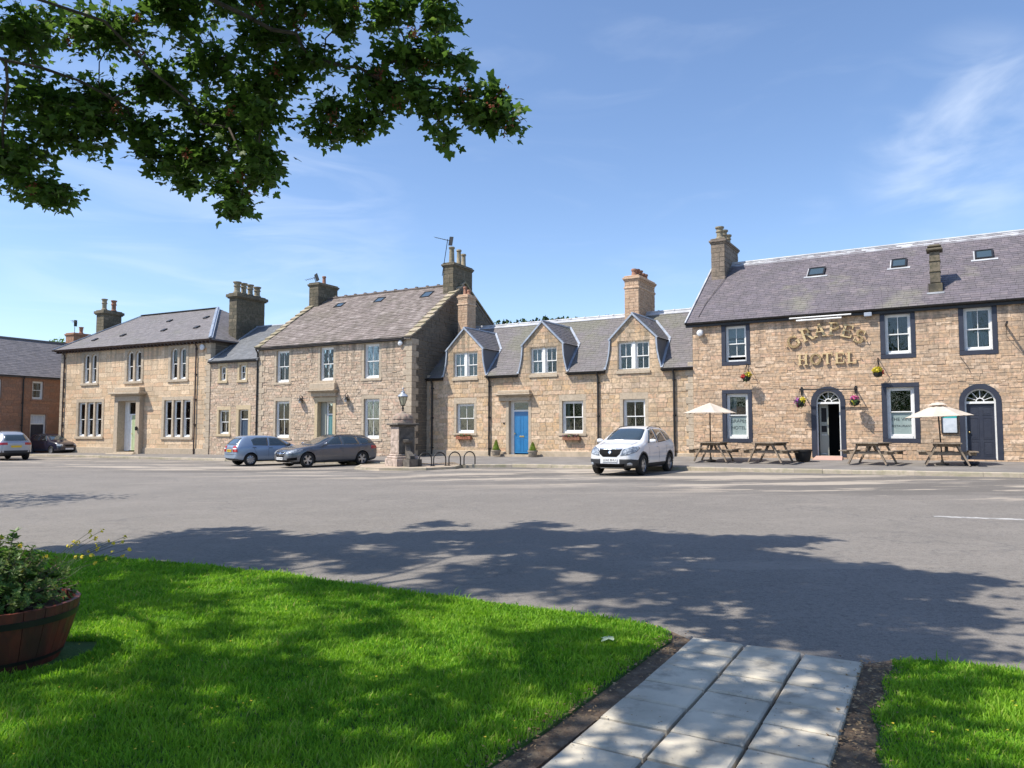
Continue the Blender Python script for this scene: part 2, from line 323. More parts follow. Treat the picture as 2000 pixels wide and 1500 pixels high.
# frames of the terrace: origin at the left foot of each front, x along the front, y into the house
AH=R(-31.1); HO=Vector((7.76,31.7,0)); HU=Vector((math.cos(AH),math.sin(AH),0)); HV=Vector((-math.sin(AH),math.cos(AH),0))
CO=HO+HV*.1
AM=R(-28.7); MU=Vector((math.cos(AM),math.sin(AM),0)); MV=Vector((-math.sin(AM),math.cos(AM),0)); MOr=Vector((-5.16,38.0,0))
MO=MOr-MU*11.0
AL=R(-27); LU=Vector((math.cos(AL),math.sin(AL),0)); LV=Vector((-math.sin(AL),math.cos(AL),0)); LO=MO-LU*4.0
AV=R(-26.5); VU=Vector((math.cos(AV),math.sin(AV),0)); VV=Vector((-math.sin(AV),math.cos(AV),0)); VO=LO-VU*14.5
# pavement: kerb points paired with wall points
K=[(-34,50.2,-.03),(-24.5,45.4,-.03),(-17.2,41.6,-.03),(-9.3,37.0,.0),(-5.6,35.0,.04),(-5.0,34.6,.05)]
Wp=[tuple(VO-VU*1.2+VV*.2)[:2]+(.02,),tuple(LO-VU*7+VV*.4)[:2]+(.05,),tuple(LO+LU*.5+LV*.3)[:2]+(.1,),tuple(MO+MU*6+MV*.3)[:2]+(.2,),tuple(MOr+MU*.2+MV*.3)[:2]+(.22,),tuple(MOr+MU*.3+MV*1.6)[:2]+(.22,)]
K2=[(-2.1,31.25,.10),(0,31.15,.12),(3.2,29.2,.16),(6.5,27.1,.20),(14.7,21.6,.30),(22,16.9,.36),(34,9.5,.36)]
W2=[tuple(CO-HU*14.6+HV*.3)[:2]+(.22,),tuple(CO-HU*11+HV*.3)[:2]+(.26,),tuple(CO-HU*6+HV*.3)[:2]+(.32,),tuple(HO+HV*.3)[:2]+(.44,),tuple(HO+HU*9+HV*.3)[:2]+(.46,),tuple(HO+HU*18+HV*.3)[:2]+(.46,),tuple(HO+HU*32+HV*.3)[:2]+(.46,)]
mb=MB()
def inset(k,wt,d):                     # pavement starts behind the kerb stone
    a=Vector(k); b=Vector(wt); q=(b-a); q.z=0; q.normalize(); return a+q*d
for KK,WW in ((K,Wp),(K2,W2)):
    for i in range(len(KK)-1):
        a=inset(KK[i],WW[i],.13); b=inset(KK[i+1],WW[i+1],.13); mb.quad(a,b,Vector(WW[i+1]),Vector(WW[i]))
# link between the two runs, and the tongue under the fountain
mb.add([inset(K[-1],Wp[-1],.13),inset(K2[0],W2[0],.13),W2[0],Wp[-1]],((0,1,2,3),))
isl=[(-5.0,34.6,.05),(-6.7,32.9,.03),(-6.55,31.0,.02),(-5.3,29.75,.03),(-3.4,29.55,.05),(-2.3,30.3,.07),(-2.1,31.25,.10)]
mb.build('pavement', M['pave'], kind='structure')
M['setts']=mat('dusty_paving',(.47,.38,.28),(.36,.29,.22),rough=.95,scale=2,detail=6,bump=.008,bscale=30,stain=(.27,.23,.18,.7),stain_scale=1.6)
mb=MB(); cen=(-4.2,32.0,.085)
for a,b in zip(isl,isl[1:]+[(-2.6,33.2,.13),isl[0]]): mb.add([a,b,cen],((0,1,2),))
mb.add([isl[-1],(-2.6,33.2,.13),cen],((0,1,2),))
mb.build('paved_island', M['setts'], kind='structure')
mb=MB()
def kerbrun(pts, L0=.9):
    P_=[Vector(p) for p in pts]
    for a,b in zip(P_,P_[1:]):
        d=(b-a); n_=max(1,round(d.length/L0)); nn=Vector((d.y,-d.x,0)).normalized()
        for i in range(n_):
            p=a+d*(i/n_); q=a+d*((i+1)/n_)-d.normalized()*.005; j=rng.uniform(-.008,.008); k_=rng.uniform(-.01,.012)
            p=p+nn*k_; q=q+nn*k_; up=Vector((0,0,.012+j)); dn=Vector((0,0,-.25)); ins=-nn*.145; ch=Vector((0,0,-.02))+nn*.0
            vs=[p+dn,q+dn,q+up+ch,p+up+ch,p+up-nn*.02,q+up-nn*.02,q+up+ins,p+up+ins,q+dn+ins,p+dn+ins]
            mb.add(vs,((0,1,2,3),(3,2,5,4),(4,5,6,7),(0,3,4,7,9),(1,8,6,5,2)),r=rng.random())
kerbrun(K); kerbrun(isl); kerbrun(K2)
mb.build('kerb', M['kerb'], kind='structure')

# worn white road line
mb=MB(); M['road_paint']=mat('worn_road_paint',(.52,.51,.49),(.2,.19,.18),rough=.8,scale=9,detail=6)
for p,q,wd in (((7.3,12.98),(8.9,12.33),.10),((10.2,11.8),(11.8,11.1),.10)):
    a=Vector((*p,0)); b=Vector((*q,0)); nn=Vector((-(b-a).y,(b-a).x,0)).normalized()*wd
    mb.quad(*[Vector((v.x,v.y,road_z(v.x,v.y)+.005)) for v in (a-nn,b-nn,b+nn,a+nn)])
mb.build('road_marking', M['road_paint'], kind='structure')

# ------------------------------------------------------------------ path of slabs
PD=Vector((-.515,-.857,0)); PU=Vector((.9,-.474,0)).normalized(); P0=Vector((1.31,5.50,0))
PU=Vector((.868,-.497,0)).normalized(); PD=Vector((PU.y,-PU.x,0))
M['slab']=mat('concrete_slab',(.60,.54,.43),(.44,.40,.32),rough=.9,scale=3.5,detail=7,bump=.003,bscale=70,stain=(.22,.20,.165,.65),stain_scale=5)
M['soil']=mat('bare_soil',(.10,.068,.045),(.17,.125,.085),rough=1,scale=14,detail=7,bump=.02,bscale=30,stain=(.25,.2,.14,.5),stain_scale=9)
path=MB(); 
def pz(a,b,z): v=P0+PU*a+PD*b; return (v.x,v.y,z)
path.add([pz(.0,.02,.008),pz(1.12,.02,.008),pz(1.12,4.5,.008),pz(.0,4.5,.008),pz(-.03,-.02,-.1),pz(1.16,-.02,-.1),pz(1.16,4.5,-.1),pz(-.03,4.5,-.1)],((0,3,2,1),(4,5,6,7),(0,1,5,4),(1,2,6,5),(3,0,4,7)))
po=path.build('path', M['soil'], kind='structure')
slm=[]
for k in range(3):
    b=MB(); b.bev(0,.360,0,.318,0,.05,b=.010); slm.append(b.mesh('paving_slab',M['slab']))
for r_ in range(13):
    for c in range(3):
        a=c*.380+.002; bb=r_*.345
        o=link('paving_slab', slm[(r_+c)%3], po); v=P0+PU*a+PD*(bb+.318)
        o.location=(v.x,v.y,-.006+rng.uniform(-.004,.004)); o.rotation_euler=(R(rng.uniform(-.6,.6)),R(rng.uniform(-.5,.5)),math.atan2(PU.y,PU.x)+R(rng.uniform(-.5,.5)))

# ------------------------------------------------------------------ lawn
# outlines of the two lawns (metres)
GL=[(-9,10.4),(-7.2,9.9),(-5.64,9.25),(-4.5,8.85),(-3.48,8.48),(-2.4,7.95),(-1.5,7.42),(-.7,6.95),(0,6.58),(.45,6.32),(.83,6.10),(1.08,5.92),(1.2,5.72),(1.16,5.5),(1.0,5.25),(.78,4.88),(.5,4.42),(.22,3.95),(.0,3.62),(-.22,3.3),(-.45,2.9),(-.9,2.1),(-1.6,1),(-2,-1),(-9,-1)]
GR=[(2.52,5.03),(2.72,5.02),(2.95,4.95),(3.3,4.76),(3.9,4.4),(5,3.8),(8,2.2),(8,-2),(-.2,-2),(.25,.4),(.75,1.7),(1.15,2.6),(1.55,3.15),(1.66,3.38),(1.72,3.62),(1.86,3.86),(1.93,4.1),(2.14,4.36),(2.24,4.6),(2.42,4.82)]
def inpoly(poly, X, Y):
    ins=np.zeros(len(X),bool); n_=len(poly)
    for i in range(n_):
        x1,y1=poly[i]; x2,y2=poly[(i+1)%n_]
        c=((y1>Y)!=(y2>Y)); xx=(x2-x1)*(Y-y1)/((y2-y1) if y2!=y1 else 1e-9)+x1; ins^=c&(X<xx)
    return ins
def edge_dist(poly,X,Y):
    d=np.full(len(X),9.)
    for i in range(len(poly)):
        x1,y1=poly[i]; x2,y2=poly[(i+1)%len(poly)]; dx,dy=x2-x1,y2-y1; t=np.clip(((X-x1)*dx+(Y-y1)*dy)/(dx*dx+dy*dy),0,1)
        d=np.minimum(d,np.hypot(X-x1-t*dx,Y-y1-t*dy))
    return d
M['turf']=mat('turf_base',(.04,.11,.012),(.06,.13,.015),rough=1,scale=12,bump=.02,bscale=40,stain=(.06,.05,.02,.5),stain_scale=2)
import bmesh
def sheet(poly,z,name,m):
    bm=bmesh.new(); f=bm.faces.new([bm.verts.new((x,y,z)) for x,y in poly])
    r_=bmesh.ops.extrude_face_region(bm,geom=[f])
    for v in r_['geom']:
        if isinstance(v,bmesh.types.BMVert): v.co.z-=.12
    bmesh.ops.recalc_face_normals(bm,faces=bm.faces); bmesh.ops.triangulate(bm,faces=bm.faces)
    me=bpy.data.meshes.new(name); bm.to_mesh(me); bm.free(); me.materials.append(m); return link(name,me,kind='structure')
sheet(GL,.03,'lawn_ground',M['turf']); sheet(GR,.032,'lawn_ground',M['turf'])
# worn soil strips beside the path
sheet([(1.22,5.78),(1.33,5.5),(.95,4.85),(.45,4.05),(.12,3.5),(-.5,2.5),(-1.6,.5),(-2.2,.5),(-1.2,2.2),(-.4,3.3),(.2,4.25),(.75,5.1),(1.08,5.65)],.014,'bare_soil',M['soil'])
sheet([(2.30,4.99),(2.56,5.08),(2.75,5.05),(2.35,4.5),(1.95,4.0),(1.5,3.1),(.9,1.6),(.4,.4),(-.4,.4),(.4,1.9),(1.0,2.85),(1.5,3.7),(1.95,4.4)],.013,'bare_soil',M['soil'])
def grassmat():
    def f(N,L,col,mix,noise,rmp,geo):
        a=N.new('ShaderNodeAttribute'); a.attribute_name='rnd'
        return mix(mixf(N,L,rmp(noise(3.2,4,.7),.52,.7),.6),mix(mixf(N,L,rmp(noise(1.1,4),.4,.65),.5),col,(.30,.52,.03)),(.07,.21,.014))
    return mat('grass_blades',[(.08,.22,.012),(.16,.39,.018),(.23,.49,.024),(.34,.56,.035),(.46,.46,.14)],None,rnd='attr',rough=.55,spec=.3,trans=.5,extra=f)
M['grass']=grassmat()
def blades(poly, x0,x1,y0,y1, dens, name, label):
    A=(x1-x0)*(y1-y0); n_=int(A*dens); X=nr.uniform(x0,x1,n_); Y=nr.uniform(y0,y1,n_)
    # thin out with distance from the camera and outside its view
    k=inpoly(poly,X,Y)&~inpoly([(-3.85,4.70),(-3.1,4.72),(-2.93,4.95),(-2.88,5.2),(-2.98,5.45),(-4.0,5.45)],X,Y)&(nr.rand(n_)<np.clip(5.2/np.maximum(Y,1),.25,1)**1.3)&(np.abs(X)<.75*Y+.6)
    X=X[k];Y=Y[k]; ed=edge_dist(poly,X,Y); k=nr.rand(len(X))<np.clip(.25+ed/.12,0,1); X=X[k];Y=Y[k];ed=ed[k]; N_=len(X)
    cl=np.sin(X*5.3+2*np.sin(Y*3.1))*np.sin(Y*4.7+1.7*np.sin(X*2.9))+.6*np.sin(X*13+Y*9)*np.sin(Y*15-X*6)
    h=nr.gamma(5,.0042,N_)*(1+.30*cl)+.006*np.clip(.75+ed/.5,.7,1); h*=np.where(nr.rand(N_)<.02,1.8,1)
    an=nr.uniform(0,2*math.pi,N_); ln=nr.uniform(.25,.95,N_)*h; la=an+nr.uniform(-1,1,N_); w_=nr.uniform(.0022,.0042,N_)*np.clip(Y/4.5,.9,1.9)
    bx=np.cos(an)*w_; by=np.sin(an)*w_; tx=X+np.sin(la)*ln; ty=Y-np.cos(la)*ln; z0=.028
    V=np.zeros((N_,5,3)); 
    V[:,0]=np.c_[X-bx,Y-by,np.full(N_,z0)]; V[:,1]=np.c_[X+bx,Y+by,np.full(N_,z0)]
    mxx=X+(tx-X)*.4; myy=Y+(ty-Y)*.4; mz=z0+h*.62
    V[:,2]=np.c_[mxx+bx*.8,myy+by*.8,mz]; V[:,3]=np.c_[mxx-bx*.8,myy-by*.8,mz]; V[:,4]=np.c_[tx,ty,z0+h*.95]
    me=bpy.data.meshes.new(name); me.vertices.add(N_*5); me.vertices.foreach_set('co',V.ravel())
    idx=np.zeros((N_,7),int); b=np.arange(N_)*5
    idx[:,0]=b;idx[:,1]=b+1;idx[:,2]=b+2;idx[:,3]=b+3;idx[:,4]=b+3;idx[:,5]=b+2;idx[:,6]=b+4
    me.loops.add(N_*7); me.loops.foreach_set('vertex_index',idx.ravel()); me.polygons.add(N_*2)
    ls=np.zeros((N_,2),int); ls[:,0]=np.arange(N_)*7; ls[:,1]=ls[:,0]+4; lt=np.tile([4,3],N_)
    me.polygons.foreach_set('loop_start',ls.ravel()); me.polygons.foreach_set('loop_total',lt)
    me.materials.append(M['grass']); me.update(calc_edges=True)
    rr=np.clip(nr.beta(2,2.6,N_)+.12*cl,0,.93); rr=np.where(nr.rand(N_)<.015,1.0,rr)
    at=me.attributes.new('rnd','FLOAT','FACE'); at.data.foreach_set('value',np.repeat(rr,2))
    return link(name,me,kind='stuff',label=label,category='grass')
blades(GL,-7,1.3,2.6,10.2,15000,'grass','short green lawn grass left of the slab path')
blades(GR,.9,4.2,2.6,5.1,15000,'grass','short green lawn grass right of the slab path')
# yellow flowers, clover and dry leaves scattered
mb=MB()
M['petal_y']=mat('yellow_petal',(.75,.6,.05),rough=.6,trans=.3); 
for i in range(120):
    for _ in range(30):
        y=rng.uniform(3.2,8); x=rng.uniform(-.7*y,.7*y)
        if inpoly(GL,np.array([x]),np.array([y]))[0] or inpoly(GR,np.array([x]),np.array([y]))[0]: break
    else: continue
    z=.06+rng.uniform(0,.012); r_=rng.uniform(.005,.009)
    mb.add([(x,y,z-.004)]+[(x+r_*math.cos(a*1.257),y+r_*math.sin(a*1.257),z) for a in range(5)],[(0,1+i_,1+(i_+1)%5) for i_ in range(5)])
mb.build('lawn_flowers',M['petal_y'],kind='stuff',label='tiny yellow flowers dotted through the lawn',category='flowers')
M['dry_leaf']=mat('dry_leaf',[(.12,.07,.035),(.25,.16,.08),(.33,.24,.13),(.09,.055,.03)],None,rnd='attr',rough=.9)
mb=MB()
strip=[(1.2,5.6),(.85,5.05),(.4,4.3),(0,3.65),(-.3,3.15)]; strip2=[(2.42,4.98),(2.2,4.62),(1.95,4.2),(1.7,3.75),(1.45,3.25)]
for S_,nn_ in ((strip,760),(strip2,760)):
    for i in range(nn_):
        k=rng.uniform(0,len(S_)-1.001); j=int(k); t=k-j; x=lerp(S_[j][0],S_[j+1][0],t)+rng.gauss(0,.085); y=lerp(S_[j][1],S_[j+1][1],t)+rng.gauss(0,.08)
        r_=rng.uniform(.003,.016); a=rng.uniform(0,6.3); el=rng.uniform(.25,1); z=.034+rng.uniform(0,.012)
        mb.add([(x+r_*math.cos(a),y+r_*math.sin(a),z+rng.uniform(-.004,.008)),(x-r_*el*math.sin(a),y+r_*el*math.cos(a),z),(x-r_*math.cos(a),y-r_*math.sin(a),z+rng.uniform(-.004,.006)),(x+r_*el*math.sin(a),y-r_*el*math.cos(a),z)],((0,1,2,3),),r=rng.random())
for i in range(170):
    a=rng.uniform(0,1.13); b=rng.uniform(0,2.4); v=P0+PU*a+PD*b; r_=rng.uniform(.002,.007); q=rng.uniform(0,6.3)
    mb.add([(v.x+r_*math.cos(q+k_),v.y+r_*math.sin(q+k_)*.7,.049) for k_ in (0,1.5,3,4.6)],((0,1,2,3),),r=rng.random())
mb.build('leaf_litter',M['dry_leaf'],kind='stuff',label='dry leaf litter along the edges of the slab path',category='leaf litter')
M['pale_leaf']=mat('pale_leaf',(.45,.55,.38),rough=.7,trans=.2)
# ------------------------------------------------------------------ masonry, openings, roofs
def sub(name,parent):
    o=bpy.data.objects.new(name,None); COL.objects.link(o); o.parent=parent; o.empty_display_size=.1; return o
ST_UNITS=[]
for k in range(8):
    r2=random.Random(100+k); b=MB(); j=lambda a: r2.uniform(-a,a)
    fr=[(-.5,-.5),(.5,-.5),(.5,.5),(-.5,.5)]
    back=[(x+j(.012),0,z+j(.03)) for x,z in fr]; mid_=[(x*.99+j(.012),-.72,z*.975+j(.02)) for x,z in fr]; front=[(x*.955+j(.018),-1+j(.10),z*.90+j(.04)) for x,z in fr]
    b.add(back+mid_+front,[(0,1,5,4),(1,2,6,5),(2,3,7,6),(3,0,4,7),(4,5,9,8),(5,6,10,9),(6,7,11,10),(7,4,8,11),(8,9,10,11)]); ST_UNITS.append(b)
STM={}
def stone_mesh(k, key):
    if (k,key) not in STM:
        STM[(k,key)]=ST_UNITS[k].mesh('stone', M[key][0])
    return STM[(k,key)]
class Masonry:
    def __init__(s, bld): s.b=bld; s.st=[]
    def lay(s, O, A, key, x0fn, x1fn, z0, z1, ch=(.15,.22), ln=(.22,.55), blocked=(), keys=(), proud=(.012,.03), gap=.012):
        O=Vector(O); A=Vector(A); N=Vector((A.y,-A.x,0))
        ks=sorted(set([z0,z1]+[k for k in keys if z0<k<z1])); zs=[]
        for a,b in zip(ks,ks[1:]):
            n_=max(1,round((b-a)/((ch[0]+ch[1])/2))); wts=[rng.uniform(ch[0],ch[1]) for _ in range(n_)]; t=sum(wts); z=a
            for w_ in wts: zs.append((z,z+w_*(b-a)/t)); z+=w_*(b-a)/t
        for za,zb in zs:
            zm=(za+zb)/2; iv=[(x0fn(zm),x1fn(zm))]
            for bl in blocked:
                q=bl(zm)
                if not q: continue
                nv=[]
                for a,b in iv:
                    if q[1]<=a or q[0]>=b: nv.append((a,b)); continue
                    if q[0]>a+.03: nv.append((a,q[0]))
                    if q[1]<b-.03: nv.append((q[1],b))
                iv=nv
            for a,b in iv:
                x=a
                while x<b-.02:
                    w_=rng.uniform(*ln)*( .75+ (zb-za)*1.4 )
                    if x+w_>b-.16: w_=b-x
                    p=rng.uniform(*proud); P=O+A*(x+w_/2)+Vector((0,0,zm))
                    hh=zb-za
                    if hh>.115 and ch[0]<.15 and rng.random()<.30:      # snecked: two thin stones in place of a thick one
                        f_=rng.uniform(.35,.65); t_=rng.uniform(.0,1)
                        for zq,hq in ((-hh/2+hh*f_/2,hh*f_),(hh/2-hh*(1-f_)/2,hh*(1-f_))): s.st.append((P+Vector((0,0,zq)),A,N,w_-gap,hq-gap,rng.uniform(*proud),key))
                    else: s.st.append((P,A,N,w_-gap,hh-gap,p,key))
                    x+=w_
    def finish(s, nind=300, parent=None):
        mw=s.b.matrix_world if False else Matrix.Translation(s.b.location)@s.b.rotation_euler.to_matrix().to_4x4()
        sc=[]
        for i,t in enumerate(s.st):
            wp=mw@t[0]; nw=mw.to_3x3()@t[2]; d=Vector((0,0,CAMZ))-wp; px=wp.x/max(wp.y,.1)
            vis=max(0,nw.dot(d.normalized()))*(1 if abs(px)<.70 and wp.y>0 else 0)
            sc.append((t[3]*t[4]*vis/d.length_squared,i))
        sc.sort(reverse=True); ind=set(i for _,i in sc[:nind]); par=parent or s.b
        keys=sorted(set(t[6] for t in s.st)); mb=MB()
        for i,(P,A,N,w_,h,p,key) in enumerate(s.st):
            k=rng.randrange(8)
            if i in ind:
                o=bpy.data.objects.new('stone', stone_mesh(k,key)); COL.objects.link(o); o.parent=par; o.location=P
                o.rotation_euler=(0,0,math.atan2(A.y,A.x)); o.scale=(w_,p,h)
            else:
                u=ST_UNITS[k]; mb.add([P+A*(x*w_)-N*(y*p)+Vector((0,0,z*h)) for x,y,z in u.v], u.f, m=keys.index(key), r=rng.random())
        if mb.v: mb.build('stone_courses',[M[k][1] for k in keys],par,kind='stuff')
def rect_block(x0,x1,z0,z1): return lambda z:(x0,x1) if z0<z<z1 else None
def arch_block(cx,r_,z0,zc):
    def f(z):
        if z0<z<zc: return (cx-r_,cx+r_)
        if zc<=z<zc+r_: q=math.sqrt(max(0,r_*r_-(z-zc)**2)); return (cx-q,cx+q)
        return None
    return f
def wall_front(mb, x0,x1,z0,z1, holes, y=0):
    xs=sorted(set([x0,x1]+[h[0] for h in holes]+[h[1] for h in holes])); zs=sorted(set([z0,z1]+[h[2] for h in holes]+[h[3] for h in holes]))
    xs=[x for x in xs if x0<=x<=x1]; zs=[z for z in zs if z0<=z<=z1]
    for a,b in zip(xs,xs[1:]):
        for c,d in zip(zs,zs[1:]):
            mx_,mz=(a+b)/2,(c+d)/2
            if any(h[0]<mx_<h[1] and h[2]<mz<h[3] for h in holes): continue
            mb.quad((a,y,c),(b,y,c),(b,y,d),(a,y,d))
def ring(mb, cx, zc, ri, ro, y0, y1, a0=0, a1=180, n_=14, **k):       # ri, ro numbers or functions of the angle
    def rad(v,a): return v(a) if callable(v) else v
    for i in range(n_):
        A,B=R(lerp(a0,a1,i/n_)),R(lerp(a0,a1,(i+1)/n_)); P=[]
        for y in (y0,y1):
            for a,rr in ((A,ri),(A,ro),(B,ro),(B,ri)):
                q=rad(rr,a); P.append((cx+q*math.cos(a),y,zc+q*math.sin(a)))
        mb.add(P,((0,1,2,3),(7,6,5,4),(0,3,7,4),(1,5,6,2)),**k)
def rect_rad(hw,hh):
    def f(a):
        c,s_=abs(math.cos(a)),abs(math.sin(a)); return min(hw/c if c>1e-6 else 1e9, hh/s_ if s_>1e-6 else 1e9)
    return f
def surround(bld, x0,x1,z0,z1, jw=.14,lh=.2,sh=.16, m='ashlar', proud=.03, blocks=True, sillp=.05, arch=False, name='window_surround', sill=True):
    """fills the hole (x0-jw..x1+jw, z0-sh..z1+lh); returns hole and stone blocker"""
    mb=MB(); mm=M[m][1] if isinstance(M[m],tuple) else M[m]; d=.24
    if not sill: sh=0
    zt=z1-(x1-x0)/2 if arch else z1
    nb=max(1,round((zt-z0)/.42)) if blocks else 1
    for sgn,xa,xb in ((-1,x0-jw,x0),(1,x1,x1+jw)):
        for i in range(nb):
            za=lerp(z0,zt,i/nb)+(.004 if i else 0); zb=lerp(z0,zt,(i+1)/nb); e=(.0 if (i%2) else .005) if blocks else 0
            mb.bev(xa,xb,-proud-e,d,za,zb,b=.008,r=rng.random())
    if arch:
        cx=(x0+x1)/2; r_=(x1-x0)/2; ring(mb,cx,zt,r_,r_+jw,-proud,d,n_=18,r=.5)
    else: mb.bev(x0-jw,x1+jw,-proud-.003,d,z1,z1+lh,b=.008,r=rng.random())
    if sill: mb.bev(x0-jw-(.03 if sillp>.04 else 0),x1+jw+(.03 if sillp>.04 else 0),-sillp-proud,d,z0-sh,z0-.002,b=.01,r=rng.random())
    mb.build(name,mm,bld)
    if arch:
        rr=(x1-x0)/2+jw; return (x0-jw,x1+jw,z0-sh,zt+rr),arch_block((x0+x1)/2,rr,z0-sh,zt)
    return (x0-jw,x1+jw,z0-sh,z1+lh),rect_block(x0-jw,x1+jw,z0-sh,z1+lh)
def spandrel(mb, x0,x1,zt,rr,y0=0,y1=.2):
    cx=(x0+x1)/2; ring(mb,cx,zt,rr,rect_rad(rr,rr),y0,y1,n_=24)
PANE={}
def pane(par, x0,x1,y,z0,z1, m='glass'):
    k=m
    if k not in PANE:
        b=MB(); b.box(-.5,.5,0,.004,-.5,.5); PANE[k]=b.mesh('pane',M[m])
    o=bpy.data.objects.new('pane',PANE[k]); COL.objects.link(o); o.parent=par
    o.location=((x0+x1)/2,y,(z0+z1)/2); o.scale=(x1-x0,1,z1-z0); return o
def drape(par,x0,x1,y,z0,z1,m='curtain',name='curtain',folds=9,amp=.025):
    mb=MB(); n_=folds*4
    for i in range(n_):
        a=lerp(x0,x1,i/n_); b=lerp(x0,x1,(i+1)/n_); ya=y+amp*math.sin(i/n_*folds*6.283); yb=y+amp*math.sin((i+1)/n_*folds*6.283)
        mb.quad((a,ya,z0),(b,yb,z0),(b,yb,z1),(a,ya,z1))
    mb.build(name,M[m],par)
def sash_window(bld,x0,x1,z0,z1,nx=2,split=.5,y=.11,fw=.06,cur=None,open_=0,arch=False,lower='glass',nz=1,frame_m='white',barw=.024):
    W=MB(); W.box(x0,x0+fw,y,y+.12,z0,z1); W.box(x1-fw,x1,y,y+.12,z0,z1); W.box(x0+fw,x1-fw,y-.02,y+.12,z0,z0+fw*1.1)
    cx=(x0+x1)/2; r_=(x1-x0)/2; zt=z1-r_ if arch else z1
    if not arch: W.box(x0+fw,x1-fw,y,y+.12,z1-fw,z1)
    else:
        ring(W,cx,zt,r_-fw*1.15,rect_rad(r_+.0005,r_+.0005),y-.002,y+.118,n_=18)
        W2=None
    w_=W.build('window',M[frame_m],bld)
    zm=lerp(z0,z1,split); a,b=x0+fw,x1-fw; sr=.042
    # upper sash sits outside the lower one
    for nm,za,zb,yy in (('sash',zm-.02,z1-fw,y+.02),('sash',z0+fw*1.1+open_,zm+.02+open_,y+.066)):
        S=MB(); up=nm=='sash' and yy<y+.05; bot=sr if up else sr*1.5
        S.box(a,a+sr,yy,yy+.035,za,zb); S.box(b-sr,b,yy,yy+.035,za,zb); S.box(a+sr,b-sr,yy,yy+.035,za,za+bot)
        S.box(a+sr,b-sr,yy,yy+.035,zb-sr,zb)
        ix0,ix1,iz0,iz1=a+sr,b-sr,za+bot,zb-sr
        for i in range(1,nx):
            xx=lerp(ix0,ix1,i/nx); S.box(xx-barw/2,xx+barw/2,yy+.002,yy+.033,iz0,iz1)
        for i in range(1,nz):
            zz=lerp(iz0,iz1,i/nz); S.box(ix0,ix1,yy+.004,yy+.031,zz-barw/2,zz+barw/2)
        S.build(nm,M[frame_m],w_)
        for i in range(nx):
            for q in range(nz):
                pane(w_,lerp(ix0,ix1,i/nx),lerp(ix0,ix1,(i+1)/nx),yy+.016,lerp(iz0,iz1,q/nz),lerp(iz0,iz1,(q+1)/nz),'glass' if up else lower)
    if cur:
        for c in cur:
            k=c[0]
            if k=='net': drape(w_,a,b,y+.22,z0+.03,lerp(z0,z1,c[1]),'net',folds=14,amp=.012)
            if k=='nettop': drape(w_,a,b,y+.22,lerp(z0,z1,c[1]),z1,'net',folds=14,amp=.012)
            if k=='L': drape(w_,a,lerp(a,b,c[1]),y+.26,z0,z1,c[2] if len(c)>2 else 'curtain',folds=4)
            if k=='R': drape(w_,lerp(a,b,1-c[1]),b,y+.26,z0,z1,c[2] if len(c)>2 else 'curtain',folds=4)
            if k=='blind': drape(w_,a,b,y+.16,lerp(z0,z1,c[1]),z1,'blind',name='blind',folds=22,amp=.004)
    return w_
class Roof:
    """one slope: o eave corner, ax along the eave, up the slope; ranges(s) -> list of (x0,x1)"""
    def __init__(s,o,ax,up,S): s.o=Vector(o); s.ax=Vector(ax).normalized(); s.up=Vector(up).normalized(); s.S=S; s.N=s.ax.cross(s.up).normalized(); 
    def p(s,x,t,h=0): return s.o+s.ax*x+s.up*t+s.N*h
    def slates(s,mb,ranges,e=.19,w_=(.2,.32),th=.012,rmul=None,jit=.004):
        n_=int(s.S/e)+1; e=s.S/n_
        for i in range(n_):
            s0=i*e; s1=min(s.S,s0+e*1.12); off=(i%2)*.5
            for a,b in ranges(s0+e*.5):
                x=a-off*w_[0]*0
                first=True
                while x<b-.01:
                    ww=rng.uniform(*w_)*(.55 if (first and i%2) else 1); first=False
                    if x+ww>b-w_[0]*.4: ww=b-x
                    j=rng.uniform(-jit,jit)*2; h=th*rng.uniform(.75,1.35); g=.0035
                    v=[s.p(x+g,s0+j,.003),s.p(x+ww-g,s0+j,.003),s.p(x+g,s0+j,h),s.p(x+ww-g,s0+j,h),s.p(x+ww-g,s1,h*.25),s.p(x+g,s1,h*.25)]
                    mb.add(v,((0,1,3,2),(2,3,4,5),(0,2,5),(1,4,3)),r=rng.random()); x+=ww
def pot(par, x,y,z,h=.55,r_=.13,m='pot_clay',style=0,lean=0):
    mb=MB()
    if style==0: prof=[(r_*1.15,0),(r_*1.15,.06),(r_,.09),(r_*.85,h-.12),(r_*1.1,h-.1),(r_*1.1,h-.03),(r_*.95,h),(r_*.7,h),(r_*.7,h-.15)]
    elif style==1: prof=[(r_*1.2,0),(r_*1.2,.1),(r_*.9,.14),(r_*.9,h*.55),(r_*1.15,h*.6),(r_*1.15,h*.66),(r_*.9,h*.7),(r_*1.0,h-.1),(r_*1.3,h-.06),(r_*1.3,h),(r_*.75,h),(r_*.75,h-.15)]
    else: prof=[(r_*.9,0),(r_*.9,h*.75),(r_*1.25,h*.8),(r_*1.25,h*.9),(r_*.7,h),(0.01,h)]
    mb.lathe(prof,(0,0,0),14,cap=False); o=mb.build('chimney_pot',M[m],par,smooth=35); o.location=(x,y,z); o.rotation_euler=(0,R(lean),0)
